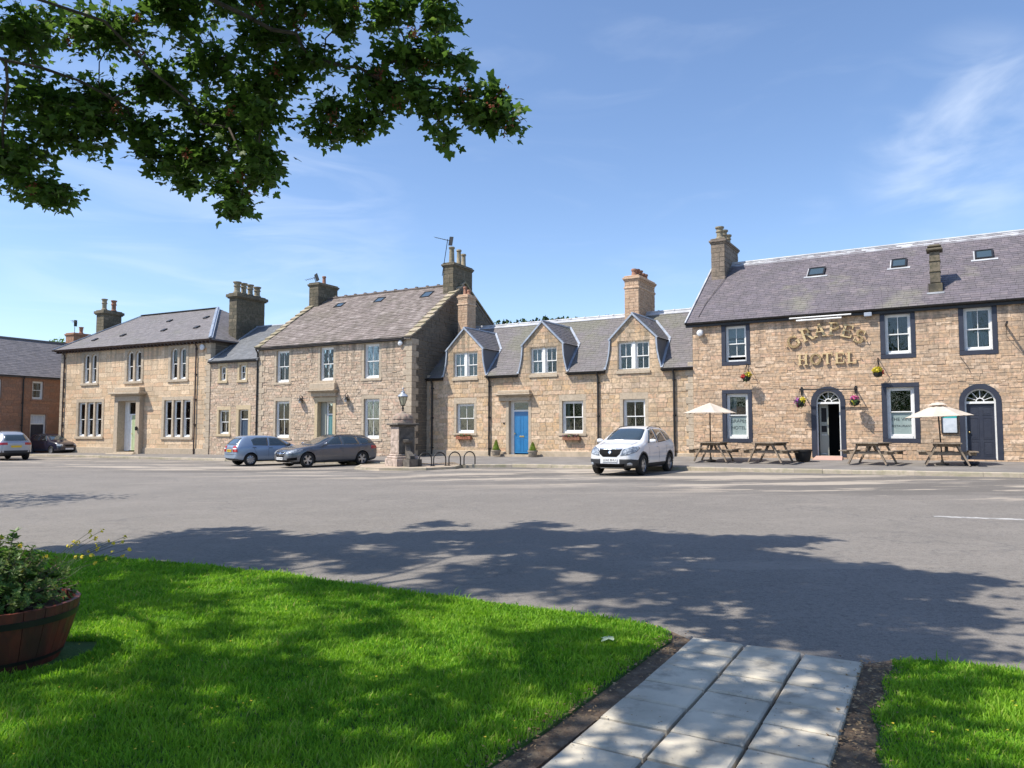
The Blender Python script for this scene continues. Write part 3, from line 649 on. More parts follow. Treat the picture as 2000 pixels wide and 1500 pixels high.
def chimney(bld,x0,x1,y0,y1,z0,z1,key='dark_chimney',cap=.16,over=.09,pots=(),ch=(.2,.26),ln=(.28,.5),band=None,capm=None):
    mb=MB(); mb.box(x0,x1,y0,y1,z0,z1-cap*.5); c=mb.build('chimney',M['mortar_dark'] if 'chimney' in key else M['mortar'],bld)
    ms=Masonry(bld); f0=lambda v:(lambda z:v)
    ms.lay((x0,y0,0),(1,0,0),key,f0(0),f0(x1-x0),z0,z1-cap,ch,ln,proud=(.008,.02))
    ms.lay((x1,y0,0),(0,1,0),key,f0(0),f0(y1-y0),z0,z1-cap,ch,ln,proud=(.008,.02))
    ms.lay((x0,y1,0),(0,-1,0),key,f0(0),f0(y1-y0),z0,z1-cap,ch,ln,proud=(.008,.02))
    k=MB()
    for P,A,N,w_,h,p,_ in ms.st:
        u=ST_UNITS[rng.randrange(8)]; k.add([P+A*(x*w_)-N*(y*p)+Vector((0,0,z*h)) for x,y,z in u.v],u.f,r=rng.random())
    k.build('stone_courses',M[key][1],c,kind='stuff')
    k=MB(); k.bev(x0-over*.55,x1+over*.55,y0-over*.55,y1+over*.55,z1-cap-.05,z1-cap+.02,b=.015,r=.3)
    k.bev(x0-over,x1+over,y0-over,y1+over,z1-cap+.021,z1-.03,b=.02,r=.6)
    k.bev(x0-over*.3,x1+over*.3,y0-over*.3,y1+over*.3,z1-.029,z1+.05,b=.03,r=.1)
    if band: k.bev(x0-.045,x1+.045,y0-.045,y1+.045,band,band+.1,b=.02,r=.5)
    k.build('chimney_cap',M[capm or key][1],c)
    for q in pots: pot(c,q[0],q[1],z1+.05,*q[2:])
    return c
def downpipe(bld,x,z0,z1,m='black_iron',y=-.09,r_=.045,name='downpipe',kink=True):
    mb=MB(); pts=[(x,y,z0),(x,y,z1-.35),(x,y-.0,z1-.25),(x,y-.12,z1-.08),(x,y-.12,z1)] if kink else [(x,y,z0),(x,y,z1)]
    mb.tube(pts,r_,8)
    z=z0+.3
    while z<z1-.4: mb.tube([(x,y,z),(x,y,z+.07)],r_*1.35,8); mb.box(x-.07,x+.07,y+.02,.0,z+.01,z+.06); z+=1.55
    mb.build(name,M[m],bld,smooth=40)
def gutter(bld,x0,x1,z,y=-.1,m='black_iron',r_=.065,fascia=True):
    mb=MB(); prof=[(math.cos(R(a)),math.sin(R(a))) for a in range(180,361,30)]
    for i in range(len(prof)-1):
        (a,b),(c,d)=prof[i],prof[i+1]
        mb.quad((x0,y+a*r_,z+b*r_),(x1,y+a*r_,z+b*r_),(x1,y+c*r_,z+d*r_),(x0,y+c*r_,z+d*r_))
        mb.quad((x0,y+a*r_*.85,z+b*r_*.85+.003),(x0,y+c*r_*.85,z+d*r_*.85+.003),(x1,y+c*r_*.85,z+d*r_*.85+.003),(x1,y+a*r_*.85,z+b*r_*.85+.003))
    mb.box(x0,x0+.01,y-r_,y+r_,z-r_,z); mb.box(x1-.01,x1,y-r_,y+r_,z-r_,z)
    if fascia: mb.box(x0,x1,y+r_+.002,-.004,z-.11,z+.03)
    mb.build('gutter',M[m],bld)
def hood(bld,x0,x1,z0,z1,out=.34,m='ashlar',block=.2):
    """door cornice: stepped slab with a blocking course over it"""
    mb=MB(); mb.bev(x0+.12,x1-.12,-out*.35,.02,z0-.22,z0,b=.01,r=.4); mb.bev(x0+.05,x1-.05,-out*.7,.02,z0+.001,z0+.06,b=.015,r=.2)
    mb.bev(x0,x1,-out,.02,z0+.061,z0+.14,b=.015,r=.8); mb.bev(x0+.1,x1-.1,-out*.6,.02,z0+.141,z1,b=.03,r=.1)
    mb.build('door_hood',M[m][1],bld)
def brackets(bld,xs,z0,z1,m='ashlar',out=.2):
    for x in xs:
        mb=MB(); mb.prism([(0,z0),(-.05,z0),(-.09,z0+.1),(-out,z1),(0,z1)],lambda a,b,d:(x+d,a,b),-.07,.07); mb.build('bracket',M[m][1],bld)
def door_leaf(bld,x0,x1,z0,z1,y,m,rows=((.05,.33),(.37,.70),(.73,.95)),cols=2,name='door',knob=True,letter=False,th=.045):
    mb=MB(); W_=x1-x0; H_=z1-z0; mb.box(x0,x1,y,y+th,z0,z1)
    for a,b in rows:
        for c in range(cols):
            xa=lerp(x0,x1,(c+.13+.04*(c==0))/cols); xb=lerp(x0,x1,(c+.87)/cols); za=z0+H_*a; zb=z0+H_*b; t=.022
            mb.box(xa,xb,y-.009,y-.001,za,za+t); mb.box(xa,xb,y-.009,y-.001,zb-t,zb); mb.box(xa,xa+t,y-.009,y-.001,za+t,zb-t); mb.box(xb-t,xb,y-.009,y-.001,za+t,zb-t)
            mb.bev(xa+.05,xb-.05,y-.006,y+.01,za+.05,zb-.05,b=.005)
    d=mb.build(name,M[m],bld)
    if knob:
        k=MB(); k.lathe([(.012,0),(.014,.03),(.032,.045),(.034,.06),(.02,.075),(.001,.078)],nseg=10); o=k.build('handle',M['brass'],d,smooth=50); o.location=(x0+.07,y,z0+H_*.47); o.rotation_euler=(R(90),0,0)
    if letter:
        k=MB(); k.bev(-.13,.13,-.014,0,-.035,.035,b=.004); o=k.build('letterbox',M['brass'],d); o.location=((x0+x1)/2,y-.002,z0+H_*.40)
    return d
def verge(bld,pts,w_=.05,h=.12,m='pale_lead',name='verge'):
    mb=MB(); 
    for a,b in zip(pts,pts[1:]): mb.bar(a,b,w_,h)
    mb.build(name,M[m],bld)
def text_mesh(s,size,m,name,par,loc,rot=(R(90),0,0),ext=.0015,align='CENTER',sx=1,bend=0):
    cu=bpy.data.curves.new(name,'FONT'); cu.body=s; cu.size=size; cu.extrude=ext; cu.align_x=align; cu.align_y='CENTER'
    ob=bpy.data.objects.new(name+'_tmp',cu); COL.objects.link(ob); dg=bpy.context.evaluated_depsgraph_get(); dg.update()
    me=bpy.data.meshes.new_from_object(ob.evaluated_get(dg)); bpy.data.objects.remove(ob); bpy.data.curves.remove(cu)
    if bend:
        for v in me.vertices: v.co.y+=-bend*v.co.x*v.co.x
    me.materials.clear(); me.materials.append(M[m]); o=link(name,me,par); o.location=loc; o.rotation_euler=rot; o.scale=(sx,1,1); return o
# ================================================================== HOTEL
H_=thing('hotel','long sandstone inn with navy window surrounds, purple slate roof and gilt lettering','building',HO,AH)
WX=20; EZ=6.0
Z3=(0,0,1)
holes=[];bl=[];mh=MB()
def hole(r):
    holes.append(r[0]); bl.append(r[1])
for x0,x1,z0,z1,kw in ((1.39,2.25,4.40,5.89,dict(open_=.13,cur=[('nettop',.68)])),(7.39,8.25,4.40,5.90,dict()),(9.94,10.80,4.40,5.93,dict(cur=[('L',.3,'net'),('net',.45)])),(14.2,15.05,4.4,5.92,dict())):
    hole(surround(H_,x0,x1,z0,z1,.155,.15,.17,'navy',.03,False,.0)); sash_window(H_,x0,x1,z0,z1,nx=2,**kw)
for x0,x1,z0,z1,kw in ((1.38,2.28,1.20,3.06,dict(cur=[('L',.35,'net')])),(7.38,8.30,1.24,3.15,dict(cur=[('net',.1)])),(14.1,15.1,1.24,3.15,dict())):
    hole(surround(H_,x0,x1,z0,z1,.16,.16,.17,'navy',.03,False,.0)); sash_window(H_,x0,x1,z0,z1,nx=1,lower='frost',split=.52,fw=.085,**kw)
# arched doorways
for x0,x1,zb,zt,jw in ((4.89,5.77,.50,3.07,.18),(9.88,10.82,.50,3.02,.17)):
    hole(surround(H_,x0,x1,zb,zt,jw,.1,.1,'navy',.03,False,.0,arch=True,name='door_surround',sill=False))
    r_=(x1-x0)/2+jw; spandrel(mh,x0-jw,x1+jw,zt-(x1-x0)/2,r_)
wall_front(mh,0,WX,-.4,EZ+.12,holes)
D_=9.0
mh.quad((0,D_,-.4),(0,0,-.4),(0,0,EZ+.12),(0,D_,EZ+.12)); mh.quad((WX,0,-.4),(WX,D_,-.4),(WX,D_,EZ+.12),(WX,0,EZ+.12)); mh.quad((WX,D_,-.4),(0,D_,-.4),(0,D_,EZ+.12),(WX,D_,EZ+.12))
RZ=9.45; RV=4.35
mh.add([(0,0,EZ+.12),(0,D_,EZ+.12),(0,RV,RZ-.1)],((0,1,2),)); mh.add([(WX,D_,EZ+.12),(WX,0,EZ+.12),(WX,RV,RZ-.1)],((0,1,2),))
mh.quad((0,1.6,-.3),(WX,1.6,-.3),(WX,1.6,EZ),(0,1.6,EZ),m=1)  # near-black partition added inside so the window panes look dark
wl=mh.build('wall',[M['mortar'],M['room_shade']],H_)
ms=Masonry(H_); ks=sorted(set([h[2] for h in holes]+[h[3] for h in holes]))
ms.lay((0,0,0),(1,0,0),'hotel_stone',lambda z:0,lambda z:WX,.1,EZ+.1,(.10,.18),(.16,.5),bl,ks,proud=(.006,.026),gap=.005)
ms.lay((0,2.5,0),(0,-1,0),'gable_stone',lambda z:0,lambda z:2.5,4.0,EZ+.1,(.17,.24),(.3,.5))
ms.finish(300)
# roof
sl=math.hypot(RV+.12,RZ-EZ-.10); rf=Roof((-.26,-.12,EZ+.13),(1,0,0),(0,RV+.12,RZ-EZ-.10),sl)
b=MB(); t=.06; X0,X1=-.26,WX+.3
f=[(X0,-.12,EZ+.12),(X1,-.12,EZ+.12),(X1,RV,RZ),(X0,RV,RZ),(X1,D_+.15,EZ+.1),(X0,D_+.15,EZ+.1)]
b.add(f+[(x,y,z-.09) for x,y,z in f],((0,1,2,3),(3,2,4,5),(7,6,9,8),(8,9,11,10),(0,3,9,6),(3,5,11,9),(1,7,8,2),(2,8,10,4),(0,6,7,1),(5,4,10,11)))
rb=b.build('roof',M['hotel_slate'],H_)
RW=[(4.28,4.95,2.55,3.12),(7.50,8.06,2.55,3.12),(10.42,11.03,2.55,3.12)]
def rng_h(s):
    v=-.12+s*(RV+.12)/sl; iv=[(0,X1-X0)]
    for a,c,va,vb in RW+[(8.86,9.32,.66,1.24)]:
        if va-.02<v<vb+.02:
            nv=[]
            for p,q in iv:
                if p<a-X0<q: nv+= [(p,a-X0-.03),(c-X0+.03,q)]
                else: nv.append((p,q))
            iv=nv
    return iv
b=MB(); rf.slates(b,rng_h,.17,(.2,.34),.013); b.build('slate_courses',M['hotel_slate'],rb,kind='stuff')
def on(v): return EZ+.13+(v+.12)*(RZ-EZ-.1)/(RV+.12)
ang=math.atan2(RZ-EZ-.1,RV+.12)
M['sky_glass']=mat('rooflight_glass',(.05,.075,.08),rough=.06,spec=.9,coat=1)
for a,c,va,vb in RW:
    b=MB(); w_=c-a; hh=(vb-va)/math.cos(ang)
    b.box(0,.06,0,hh,-.03,.09); b.box(w_-.06,w_,0,hh,-.03,.09); b.box(.06,w_-.06,0,.06,-.03,.09); b.box(.06,w_-.06,hh-.06,hh,-.03,.09)
    o=b.build('rooflight',M['black_iron'],H_); o.location=(a,va,on(va)); o.rotation_euler=(ang,0,0)
    g=MB(); g.box(.05,w_-.05,.05,hh-.05,.05,.07); g.build('pane',M['sky_glass'],o)
    g=MB(); g.box(-.14,w_+.14,-.13,-.005,.015,.035); g.box(-.05,-.004,-.004,hh+.06,.0,.03); g.build('flashing',M['pale_lead'],o)
b=MB(); b.bar((X0,RV-.16,RZ-.10),(X1,RV-.16,RZ-.10),.34,.035,up=(0,-math.sin(ang),math.cos(ang))); b.bar((X0,RV+.16,RZ-.10),(X1,RV+.16,RZ-.10),.34,.035,up=(0,math.sin(ang),math.cos(ang))); b.tube([(X0,RV,RZ+.045),(X1,RV,RZ+.045)],.06,8)
b.build('ridge_flashing',M['pale_lead'],H_)
verge(H_,[(X0-.01,-.15,EZ+.10),(X0-.01,RV,RZ+.02),(X0-.01,D_+.15,EZ+.10)],.06,.15,'pale_lead')
gutter(H_,X0,X1,EZ+.12,y=-.2,r_=.075); 
b=MB(); b.box(X0,X1,-.14,-.04,EZ-.06,EZ+.09); b.build('eaves_board',M['black_iron'],H_)
chimney(H_,-.02,.60,3.1,5.5,8.2,10.45,'grey_chimney',pots=[(.28,3.5,.62,.16,'pot_buff',1),(.28,4.2,.62,.16,'pot_buff',1),(.28,4.9,.55,.15,'pot_buff',1)])
# thin stack near the eaves
c=MB(); c.bev(8.86,9.32,.66,1.24,6.3,7.05,b=.02,r=.3); c.bev(8.92,9.26,.74,1.16,7.051,8.3,b=.05,r=.8); c.bev(8.90,9.28,.71,1.19,7.5,7.53,b=.01,r=.1); c.bev(8.90,9.28,.71,1.19,7.9,7.93,b=.01,r=.1)
c.bev(8.82,9.36,.63,1.27,8.301,8.4,b=.03,r=.5); c.bev(8.86,9.32,.68,1.22,8.401,8.55,b=.07,r=.0)
c=c.build('chimney',M['dark_chimney'][1],H_)
b=MB(); b.box(8.80,9.38,.50,.655,on(.57)-.02,on(.57)+.05); b.build('flashing',M['pale_lead'],c)
# door 1: open, dark hall, half-glazed inner door standing open
b=MB()
for x0,x1,zt in ((4.89,5.77,3.07),(9.88,10.82,3.02)):
    b=MB(); r_=(x1-x0)/2; cx=(x0+x1)/2; zc=zt-r_; b.box(x0,x0+.05,.09,.17,.5,zc); b.box(x1-.05,x1,.09,.17,.5,zc)
    ring(b,cx,zc,r_-.05,r_,.09,.17,n_=18); b.box(x0+.05,x1-.05,.088,.168,zc-.06,zc+.02)
    fr=b.build('door_frame',M['white'],H_)
    b=MB(); ring(b,cx,zc+.02,.10,.135,.10,.13,n_=10)
    for a in (22,54,90-14+28-14,126,158):
        a=R(a); b.bar((cx+.13*math.cos(a),.115,zc+.02+.13*math.sin(a)),(cx+(r_-.05)*math.cos(a),.115,zc+.02+(r_-.06)*math.sin(a)),.022,.022,up=(0,1,0))
    b.build('fanlight_bars',M['white'],fr)
    b=MB(); b.add([(cx,.14,zc+.02)]+[(cx+(r_-.05)*math.cos(R(a)),.14,zc+.02+(r_-.07)*math.sin(R(a))) for a in range(0,181,15)],[(0,i,i+1) for i in range(1,13)]); b.build('pane',M['glass'],fr)
b=MB(); b.box(4.70,4.72,.24,2.6,.4,3.2); b.box(5.94,5.96,.24,2.6,.4,3.2); b.box(4.70,5.96,2.6,2.62,.4,3.2); b.box(4.70,5.96,.24,2.6,3.2,3.22); b.box(4.70,5.96,.0,2.6,.42,.47); b.build('entrance_hall',M['room_shade'],H_)
b=MB(); b.box(0,.33,0,.04,.0,2.05); inner=b.build('door',M['cream'],H_); inner.location=(4.96,.30,.52); inner.rotation_euler=(0,0,R(12))
for za,zb in ((1.35,1.9),(.95,1.2)):
    g=MB(); g.box(.07,.26,-.006,-.001,za,zb); g.build('pane',M['room_shade'],inner)
for za,zb in ((.1,.85),):
    g=MB(); g.box(.07,.26,-.008,-.001,za,za+.02); g.box(.07,.26,-.008,-.001,zb-.02,zb); g.build('moulding',M['white'],inner)
b=MB(); b.box(4.99,5.72,.10,.16,.50,.56); b.build('threshold',M['ashlar'][1],H_)
door_leaf(H_,9.93,10.77,.56,2.50,.15,'navy',rows=((.04,.30),(.34,.74),(.78,.94)))
b=MB(); b.box(9.93,10.77,.08,.2,.5,.56); b.build('doorstep',M['navy'],H_)
# lamp, flood light, cables
b=MB(); b.lathe([(.02,0),(.12,.02),(.15,.1),(.12,.2),(.02,.24)],nseg=14); o=b.build('alarm_box',M['net'],H_,smooth=50); o.location=(.36,-.02,5.67); o.rotation_euler=(R(90),0,0)
b=MB(); b.bev(6.72,6.98,-.24,-.10,5.86,6.02,b=.02); b.box(6.82,6.88,-.10,.0,5.9,5.98); b.build('flood_light',M['lead'],H_)
b=MB(); b.tube([(4.3,-.40,5.86),(5.95,-.40,5.86)],.035,8); b.tube([(4.02,-.30,5.98),(6.28,-.30,5.98)],.03,8); b.bar((4.5,-.02,5.9),(4.5,-.36,5.9),.03,.03); b.bar((5.8,-.02,5.9),(5.8,-.36,5.9),.03,.03); b.build('sign_strip_light',M['white'],H_,smooth=40)
M['cable']=mat('cable',(.12,.10,.09),rough=.7)
b=MB(); b.tube([(9.8,-.045,4.18),(10.0,-.045,3.85),(10.1,-.045,3.6)],.012,5); b.tube([(.75,3.9,9.25),(.55,2.6,8.25),(.25,1.2,7.18),(.2,.2,6.42)],.014,5); b.build('cable',M['cable'],H_)
# bracket for a hanging sign at the right edge
b=MB(); b.bar((11.2,-.03,5.22),(11.2,-1.0,5.22),.05,.07); b.bar((11.2,-.03,4.85),(11.2,-.7,5.2),.015,.015); b.build('sign_bracket',M['black_iron'],H_)

# gilt letters, each one a part
def sband(mb,pts,w_):
    for a,b in zip(pts,pts[1:]): mb.bar((a[0],0,a[1]),(b[0],0,b[1]),w_,.05,up=(0,1,0))
def letter(ch):
    """serif capital, height 1, centred"""
    b=MB(); k=[0]
    def st(x0,z0,x1,z1,w_):
        k[0]+=1; e=.002*k[0]
        d=Vector((x1-x0,0,z1-z0)); n_=Vector((d.z,0,-d.x)).normalized()*w_/2
        P=[Vector((x0,0,z0))-n_,Vector((x0,0,z0))+n_,Vector((x1,0,z1))+n_,Vector((x1,0,z1))-n_]
        b.add([p+Vector((0,-e,0)) for p in P]+[p+Vector((0,.06,0)) for p in P],((3,2,1,0),(0,1,5,4),(1,2,6,5),(2,3,7,6),(3,0,4,7)))
    def arc(cx,cz,rx,rz,a0,a1,wx,wz,n_=14):
        k[0]+=1; e=.002*k[0]
        for i in range(n_):
            A,B=R(lerp(a0,a1,i/n_)),R(lerp(a0,a1,(i+1)/n_)); P=[]
            for a in (A,B):
                ww=wx*abs(math.cos(a))+wz*abs(math.sin(a))
                P.append((Vector((cx+(rx-ww/2)*math.cos(a),0,cz+(rz-ww/2)*math.sin(a))),Vector((cx+(rx+ww/2)*math.cos(a),0,cz+(rz+ww/2)*math.sin(a)))))
            q=[P[0][0],P[0][1],P[1][1],P[1][0]]
            b.add([p+Vector((0,-e,0)) for p in q]+[p+Vector((0,.06,0)) for p in q],((0,1,2,3),(3,2,1,0),(0,4,5,1),(1,5,6,2),(2,6,7,3),(3,7,4,0)))
    T,t_,S_=.17,.08,.07
    if ch=='G': arc(0,.0,.38,.44,40,345,.17,.09,20); st(.33,-.36,.33,-.02,.15); st(.18,-.02,.48,-.02,.07); st(.33,.42,.33,.2,.08)
    if ch=='R': st(-.25,-.48,-.25,.48,T); st(-.42,.46,.0,.46,S_); st(-.42,-.46,-.08,-.46,S_); arc(-.02,.24,.24,.21,-90,90,.15,.08); st(-.25,.03,.0,.03,S_); st(.02,.03,.32,-.46,T*.9); st(.22,-.46,.5,-.46,S_)
    if ch=='A': st(-.32,-.46,.0,.5,.08); st(.0,.5,.32,-.46,T); st(-.2,-.12,.2,-.12,.07); st(-.48,-.46,-.16,-.46,S_); st(.14,-.46,.5,-.46,S_)
    if ch=='P': st(-.2,-.48,-.2,.48,T); st(-.38,.46,.02,.46,S_); st(-.38,-.46,.0,-.46,S_); arc(.02,.22,.27,.24,-90,90,.16,.08); st(-.2,-.02,.04,-.02,S_)
    if ch=='E':
        st(-.22,-.48,-.22,.48,T); st(-.4,.45,.34,.45,.08); st(-.4,-.45,.36,-.45,.08); st(-.15,.0,.16,.0,.07); st(.33,.47,.33,.24,.07); st(.35,-.47,.35,-.22,.07); st(.16,.14,.16,-.14,.06)
    if ch=='S': arc(0,.22,.25,.24,40,270,.15,.09); arc(0,-.22,.27,.25,-140,90,.16,.09); st(.24,.46,.24,.22,.07); st(-.27,-.48,-.27,-.22,.07)
    if ch=='H': 
        for s_ in (-1,1): st(.27*s_,-.48,.27*s_,.48,T); st(.27*s_-.18,.46,.27*s_+.18,.46,S_); st(.27*s_-.18,-.46,.27*s_+.18,-.46,S_)
        st(-.25,.0,.25,.0,.07)
    if ch=='O': arc(0,0,.38,.45,0,360,.18,.08,26)
    if ch=='T': st(0,-.48,0,.46,T); st(-.4,.45,.4,.45,.08); st(-.17,-.46,.17,-.46,S_); st(-.38,.47,-.42,.2,.06); st(.38,.47,.42,.2,.06)
    if ch=='L': st(-.2,-.48,-.2,.48,T); st(-.38,.46,-.02,.46,S_); st(-.38,-.45,.36,-.45,.08); st(.35,-.47,.37,-.18,.07)
    if ch=='.': st(-.09,0,.0,.09,.13); st(.0,-.09,.09,.0,.13)
    return b
sg=thing('lettering_sign','raised gilt serif letters reading GRAPES HOTEL on the inn wall above its open door','sign',HO,AH)
for ch,x,z,h,rot in (('.',3.86,4.90,.26,-30),('G',4.12,5.07,.50,-30),('R',4.62,5.33,.50,-17),('A',5.10,5.47,.50,-6),('P',5.62,5.49,.50,5),('E',6.10,5.37,.50,15),('S',6.53,5.14,.50,25),('.',6.76,4.95,.2,0),
                   ('.',4.10,4.32,.16,0),('H',4.46,4.34,.43,0),('O',4.93,4.34,.43,0),('T',5.36,4.34,.43,0),('E',5.80,4.34,.43,0),('L',6.22,4.34,.43,0),('.',6.54,4.33,.16,0)):
    o=letter(ch).build('letter' if ch!='.' else 'dot',M['gold'],sg); o.location=(x,-.10,z); o.rotation_euler=(0,R(rot),0); o.scale=(h,1,h)
M['ink']=mat('window_lettering',(.045,.06,.07),rough=.5)
g1=thing('window_lettering','dark arched lettering on the frosted lower pane left of the inn door','lettering',HO,AH)
text_mesh('GRAPES',.19,'ink','text',g1,(1.83,.187,1.93),bend=.4); text_mesh('HOTEL',.19,'ink','text',g1,(1.83,.187,1.64))
g1=thing('window_lettering','dark lettering on the frosted lower pane right of the inn door','lettering',HO,AH)
text_mesh('THE VINE',.17,'ink','text',g1,(7.84,.187,1.95)); text_mesh('RESTAURANT',.115,'ink','text',g1,(7.84,.187,1.70))
# notice board
nb=thing('notice_board','glazed menu board with teal heading on the inn wall beside the navy door','notice board',HO,AH)
b=MB(); b.box(9.13,9.17,-.07,-.028,1.42,2.16); b.box(9.62,9.66,-.07,-.028,1.42,2.16); b.box(9.17,9.62,-.07,-.028,1.42,1.46); b.box(9.17,9.62,-.07,-.028,2.12,2.16); b.build('frame',M['black_iron'],nb)
M['paper']=mat('notice_paper',(.62,.66,.70),(.5,.55,.6),rough=.5,scale=6); M['teal']=mat('teal_print',(.03,.38,.36),rough=.5)
b=MB(); b.box(9.17,9.62,-.045,-.03,1.46,1.98); b.build('notice',M['paper'],nb); b=MB(); b.box(9.17,9.62,-.046,-.03,1.981,2.12); b.build('heading',M['teal'],nb)
# ramp at the door
b=MB(); b.add([(4.86,-.02,.55),(5.80,-.02,.55),(5.86,-.62,.42),(4.80,-.62,.42),(4.86,-.02,.3),(5.80,-.02,.3),(5.86,-.62,.3),(4.80,-.62,.3)],((0,3,2,1),(3,7,6,2),(0,4,7,3),(1,2,6,5)))
M['ramp']=mat('pink_ramp',(.52,.33,.27),(.46,.3,.25),rough=.85,scale=5); o=b.build('door_ramp',M['ramp'],None,label='short pinkish ramp in front of the open arched inn door',category='ramp'); o.location=HO; o.rotation_euler=(0,0,AH)

# ================================================================== COTTAGES
C_=thing('cottage','low sandstone cottage with three tall gabled dormers and a bright blue door','building',CO,AH)
XL=-14.45; XR=-.02; EC=4.30; RC=7.30; RVc=3.55
holes=[];bl=[];mc=MB()
for x0,x1,z0,z1,kw in ((-12.46,-11.36,1.40,2.90,dict()),(-6.36,-5.26,1.40,2.92,dict(cur=[('L',.16,'net')])),(-3.28,-2.22,1.40,2.93,dict(cur=[('blind',.52)]))):
    hole(surround(C_,x0,x1,z0,z1,.15,.30,.12,'ashlar',.012,True,.05)); sash_window(C_,x0,x1,z0,z1,nx=2,fw=.08,**kw)
# door
hole(surround(C_,-9.30,-8.18,.36,2.98,.15,.16,.1,'ashlar',.03,False,.0,name='door_surround',sill=False)); hood(C_,-9.93,-7.94,3.20,3.50,.36); brackets(C_,[-9.35,-8.15],2.95,3.18)
b=MB(); b.box(-9.30,-9.12,.2,.26,.36,2.98); b.box(-8.24,-8.18,.2,.26,.36,2.98); b.box(-9.12,-8.24,.2,.26,2.90,2.98); b.box(-9.12,-8.24,.19,.26,2.46,2.54); b.build('door_frame',M['white'],C_)
pane(C_,-9.12,-8.24,.23,2.54,2.90); door_leaf(C_,-9.12,-8.24,.42,2.46,.21,'blue_door',rows=((.05,.36),(.44,.9)),letter=True)
b=MB(); b.box(-9.45,-8.05,-.25,.2,.1,.36); b.build('doorstep',M['plinth'],C_)
b=MB(); b.bev(-9.62,-9.54,-.04,0,1.85,1.93,b=.008); b.build('house_number',M['black_iron'],C_)
wall_front(mc,XL,XR,-.4,EC,holes)
Dc=7.2
mc.quad((XL,Dc,-.4),(XL,0,-.4),(XL,0,EC),(XL,Dc,EC)); mc.add([(XL,0,EC),(XL,Dc,EC),(XL,RVc,RC-.1)],((0,1,2),)); mc.quad((XR,Dc,-.4),(XL,Dc,-.4),(XL,Dc,EC),(XR,Dc,EC))
# dormers
DC=[(-11.95,-12.66,-11.18),(-7.40,-8.08,-6.64),(-2.77,-3.50,-2.01)]
ZA,ZS,ZB=6.76,5.70,EC
def hw(z): return lerp(1.30,1.07,(z-ZB)/(ZS-ZB))-.10*math.sin(math.pi*min(1,max(0,(z-ZB)/(ZS-ZB))))*.6 if z<ZS else lerp(1.05,0,(z-ZS)/(ZA-ZS))
dz=(4.22,5.54)
for uc,wa,wb in DC:
    n_=26
    for i in range(n_):
        za=lerp(ZB,ZA,i/n_); zb=lerp(ZB,ZA,(i+1)/n_); la,lb=uc-hw(za+1e-4),uc-hw(zb-1e-4); ra,rb=uc+hw(za+1e-4),uc+hw(zb-1e-4); zm=(za+zb)/2
        if zm<dz[1]+.02: mc.quad((la,0,za),(wa-.02,0,za),(wa-.02,0,zb),(lb,0,zb)); mc.quad((wb+.02,0,za),(ra,0,za),(rb,0,zb),(wb+.02,0,zb))
        else: mc.quad((la,0,za),(ra,0,za),(rb,0,zb),(lb,0,zb))
wall_front(mc,XL,XR,ZB-.001,ZB,[]) 
mc.quad((XL,1.3,-.3),(XR,1.3,-.3),(XR,1.3,5.4),(XL,1.3,5.4),m=1); mc.quad((XR,Dc,-.4),(XR,0,-.4),(XR,0,EC),(XR,Dc,EC)); mc.add([(XR,0,EC),(XR,Dc,EC),(XR,RVc,RC-.1)],((0,1,2),))  # first quad: dark sheet added behind the windows as painted room shade
wc=mc.build('wall',[M['mortar'],M['room_shade']],C_)
ms=Masonry(C_)
# blockers: dormer windows dip under the wall-head
for uc,wa,wb in DC: bl.append(rect_block(wa-.02,wb+.02,dz[0]-.14,dz[1]+.02)); 
ks=sorted(set([h[2] for h in holes]+[h[3] for h in holes]+[dz[0]-.14]))
ms.lay((0,0,0),(1,0,0),'cottage_stone',lambda z:XL+.02,lambda z:XR-.02,.45,EC,(.17,.24),(.26,.52),bl,ks,proud=(.006,.022),gap=.007)
for uc,wa,wb in DC:
    ms.lay((0,0,0),(1,0,0),'cottage_stone',lambda z:uc-hw(z)+.02,lambda z:uc+hw(z)-.02,EC,ZA-.12,(.17,.22),(.26,.5),[rect_block(wa-.02,wb+.02,dz[0],dz[1]+.02)],[dz[1]+.02],proud=(.006,.02),gap=.007)
    b=MB(); b.bev(wa-.06,wb+.06,-.07,.2,dz[0]-.14,dz[0]-.002,b=.012,r=.5); b.build('window_sill',M['ashlar'][1],C_)
    cxm=(wa+wb)/2
    sash_window(C_,wa,cxm-.07,dz[0],dz[1],nx=2,fw=.05,cur=[('L',.8,'net')] if uc<-3 else [('L',.9,'curtain')]); sash_window(C_,cxm+.07,wb,dz[0],dz[1],nx=2,fw=.05,cur=[('R',.4,'curtain')] if uc<-8 else None)
    b=MB(); b.box(cxm-.07,cxm+.07,.06,.2,dz[0],dz[1]); b.build('mullion',M['white'],C_)
    b=MB(); b.box(wa-.03,wa,0,.26,dz[0],dz[1]+.03); b.box(wb,wb+.03,0,.26,dz[0],dz[1]+.03); b.box(wa,wb,0,.26,dz[1],dz[1]+.03); b.build('window_reveal',M['plinth'],C_)
ms.finish(300)
b=MB(); b.bev(XL-.02,-9.47,-.06,.02,-.2,.52,b=.02); b.bev(-8.03,XR-.01,-.06,.02,-.2,.56,b=.02); b.build('plinth',M['plinth'],C_)
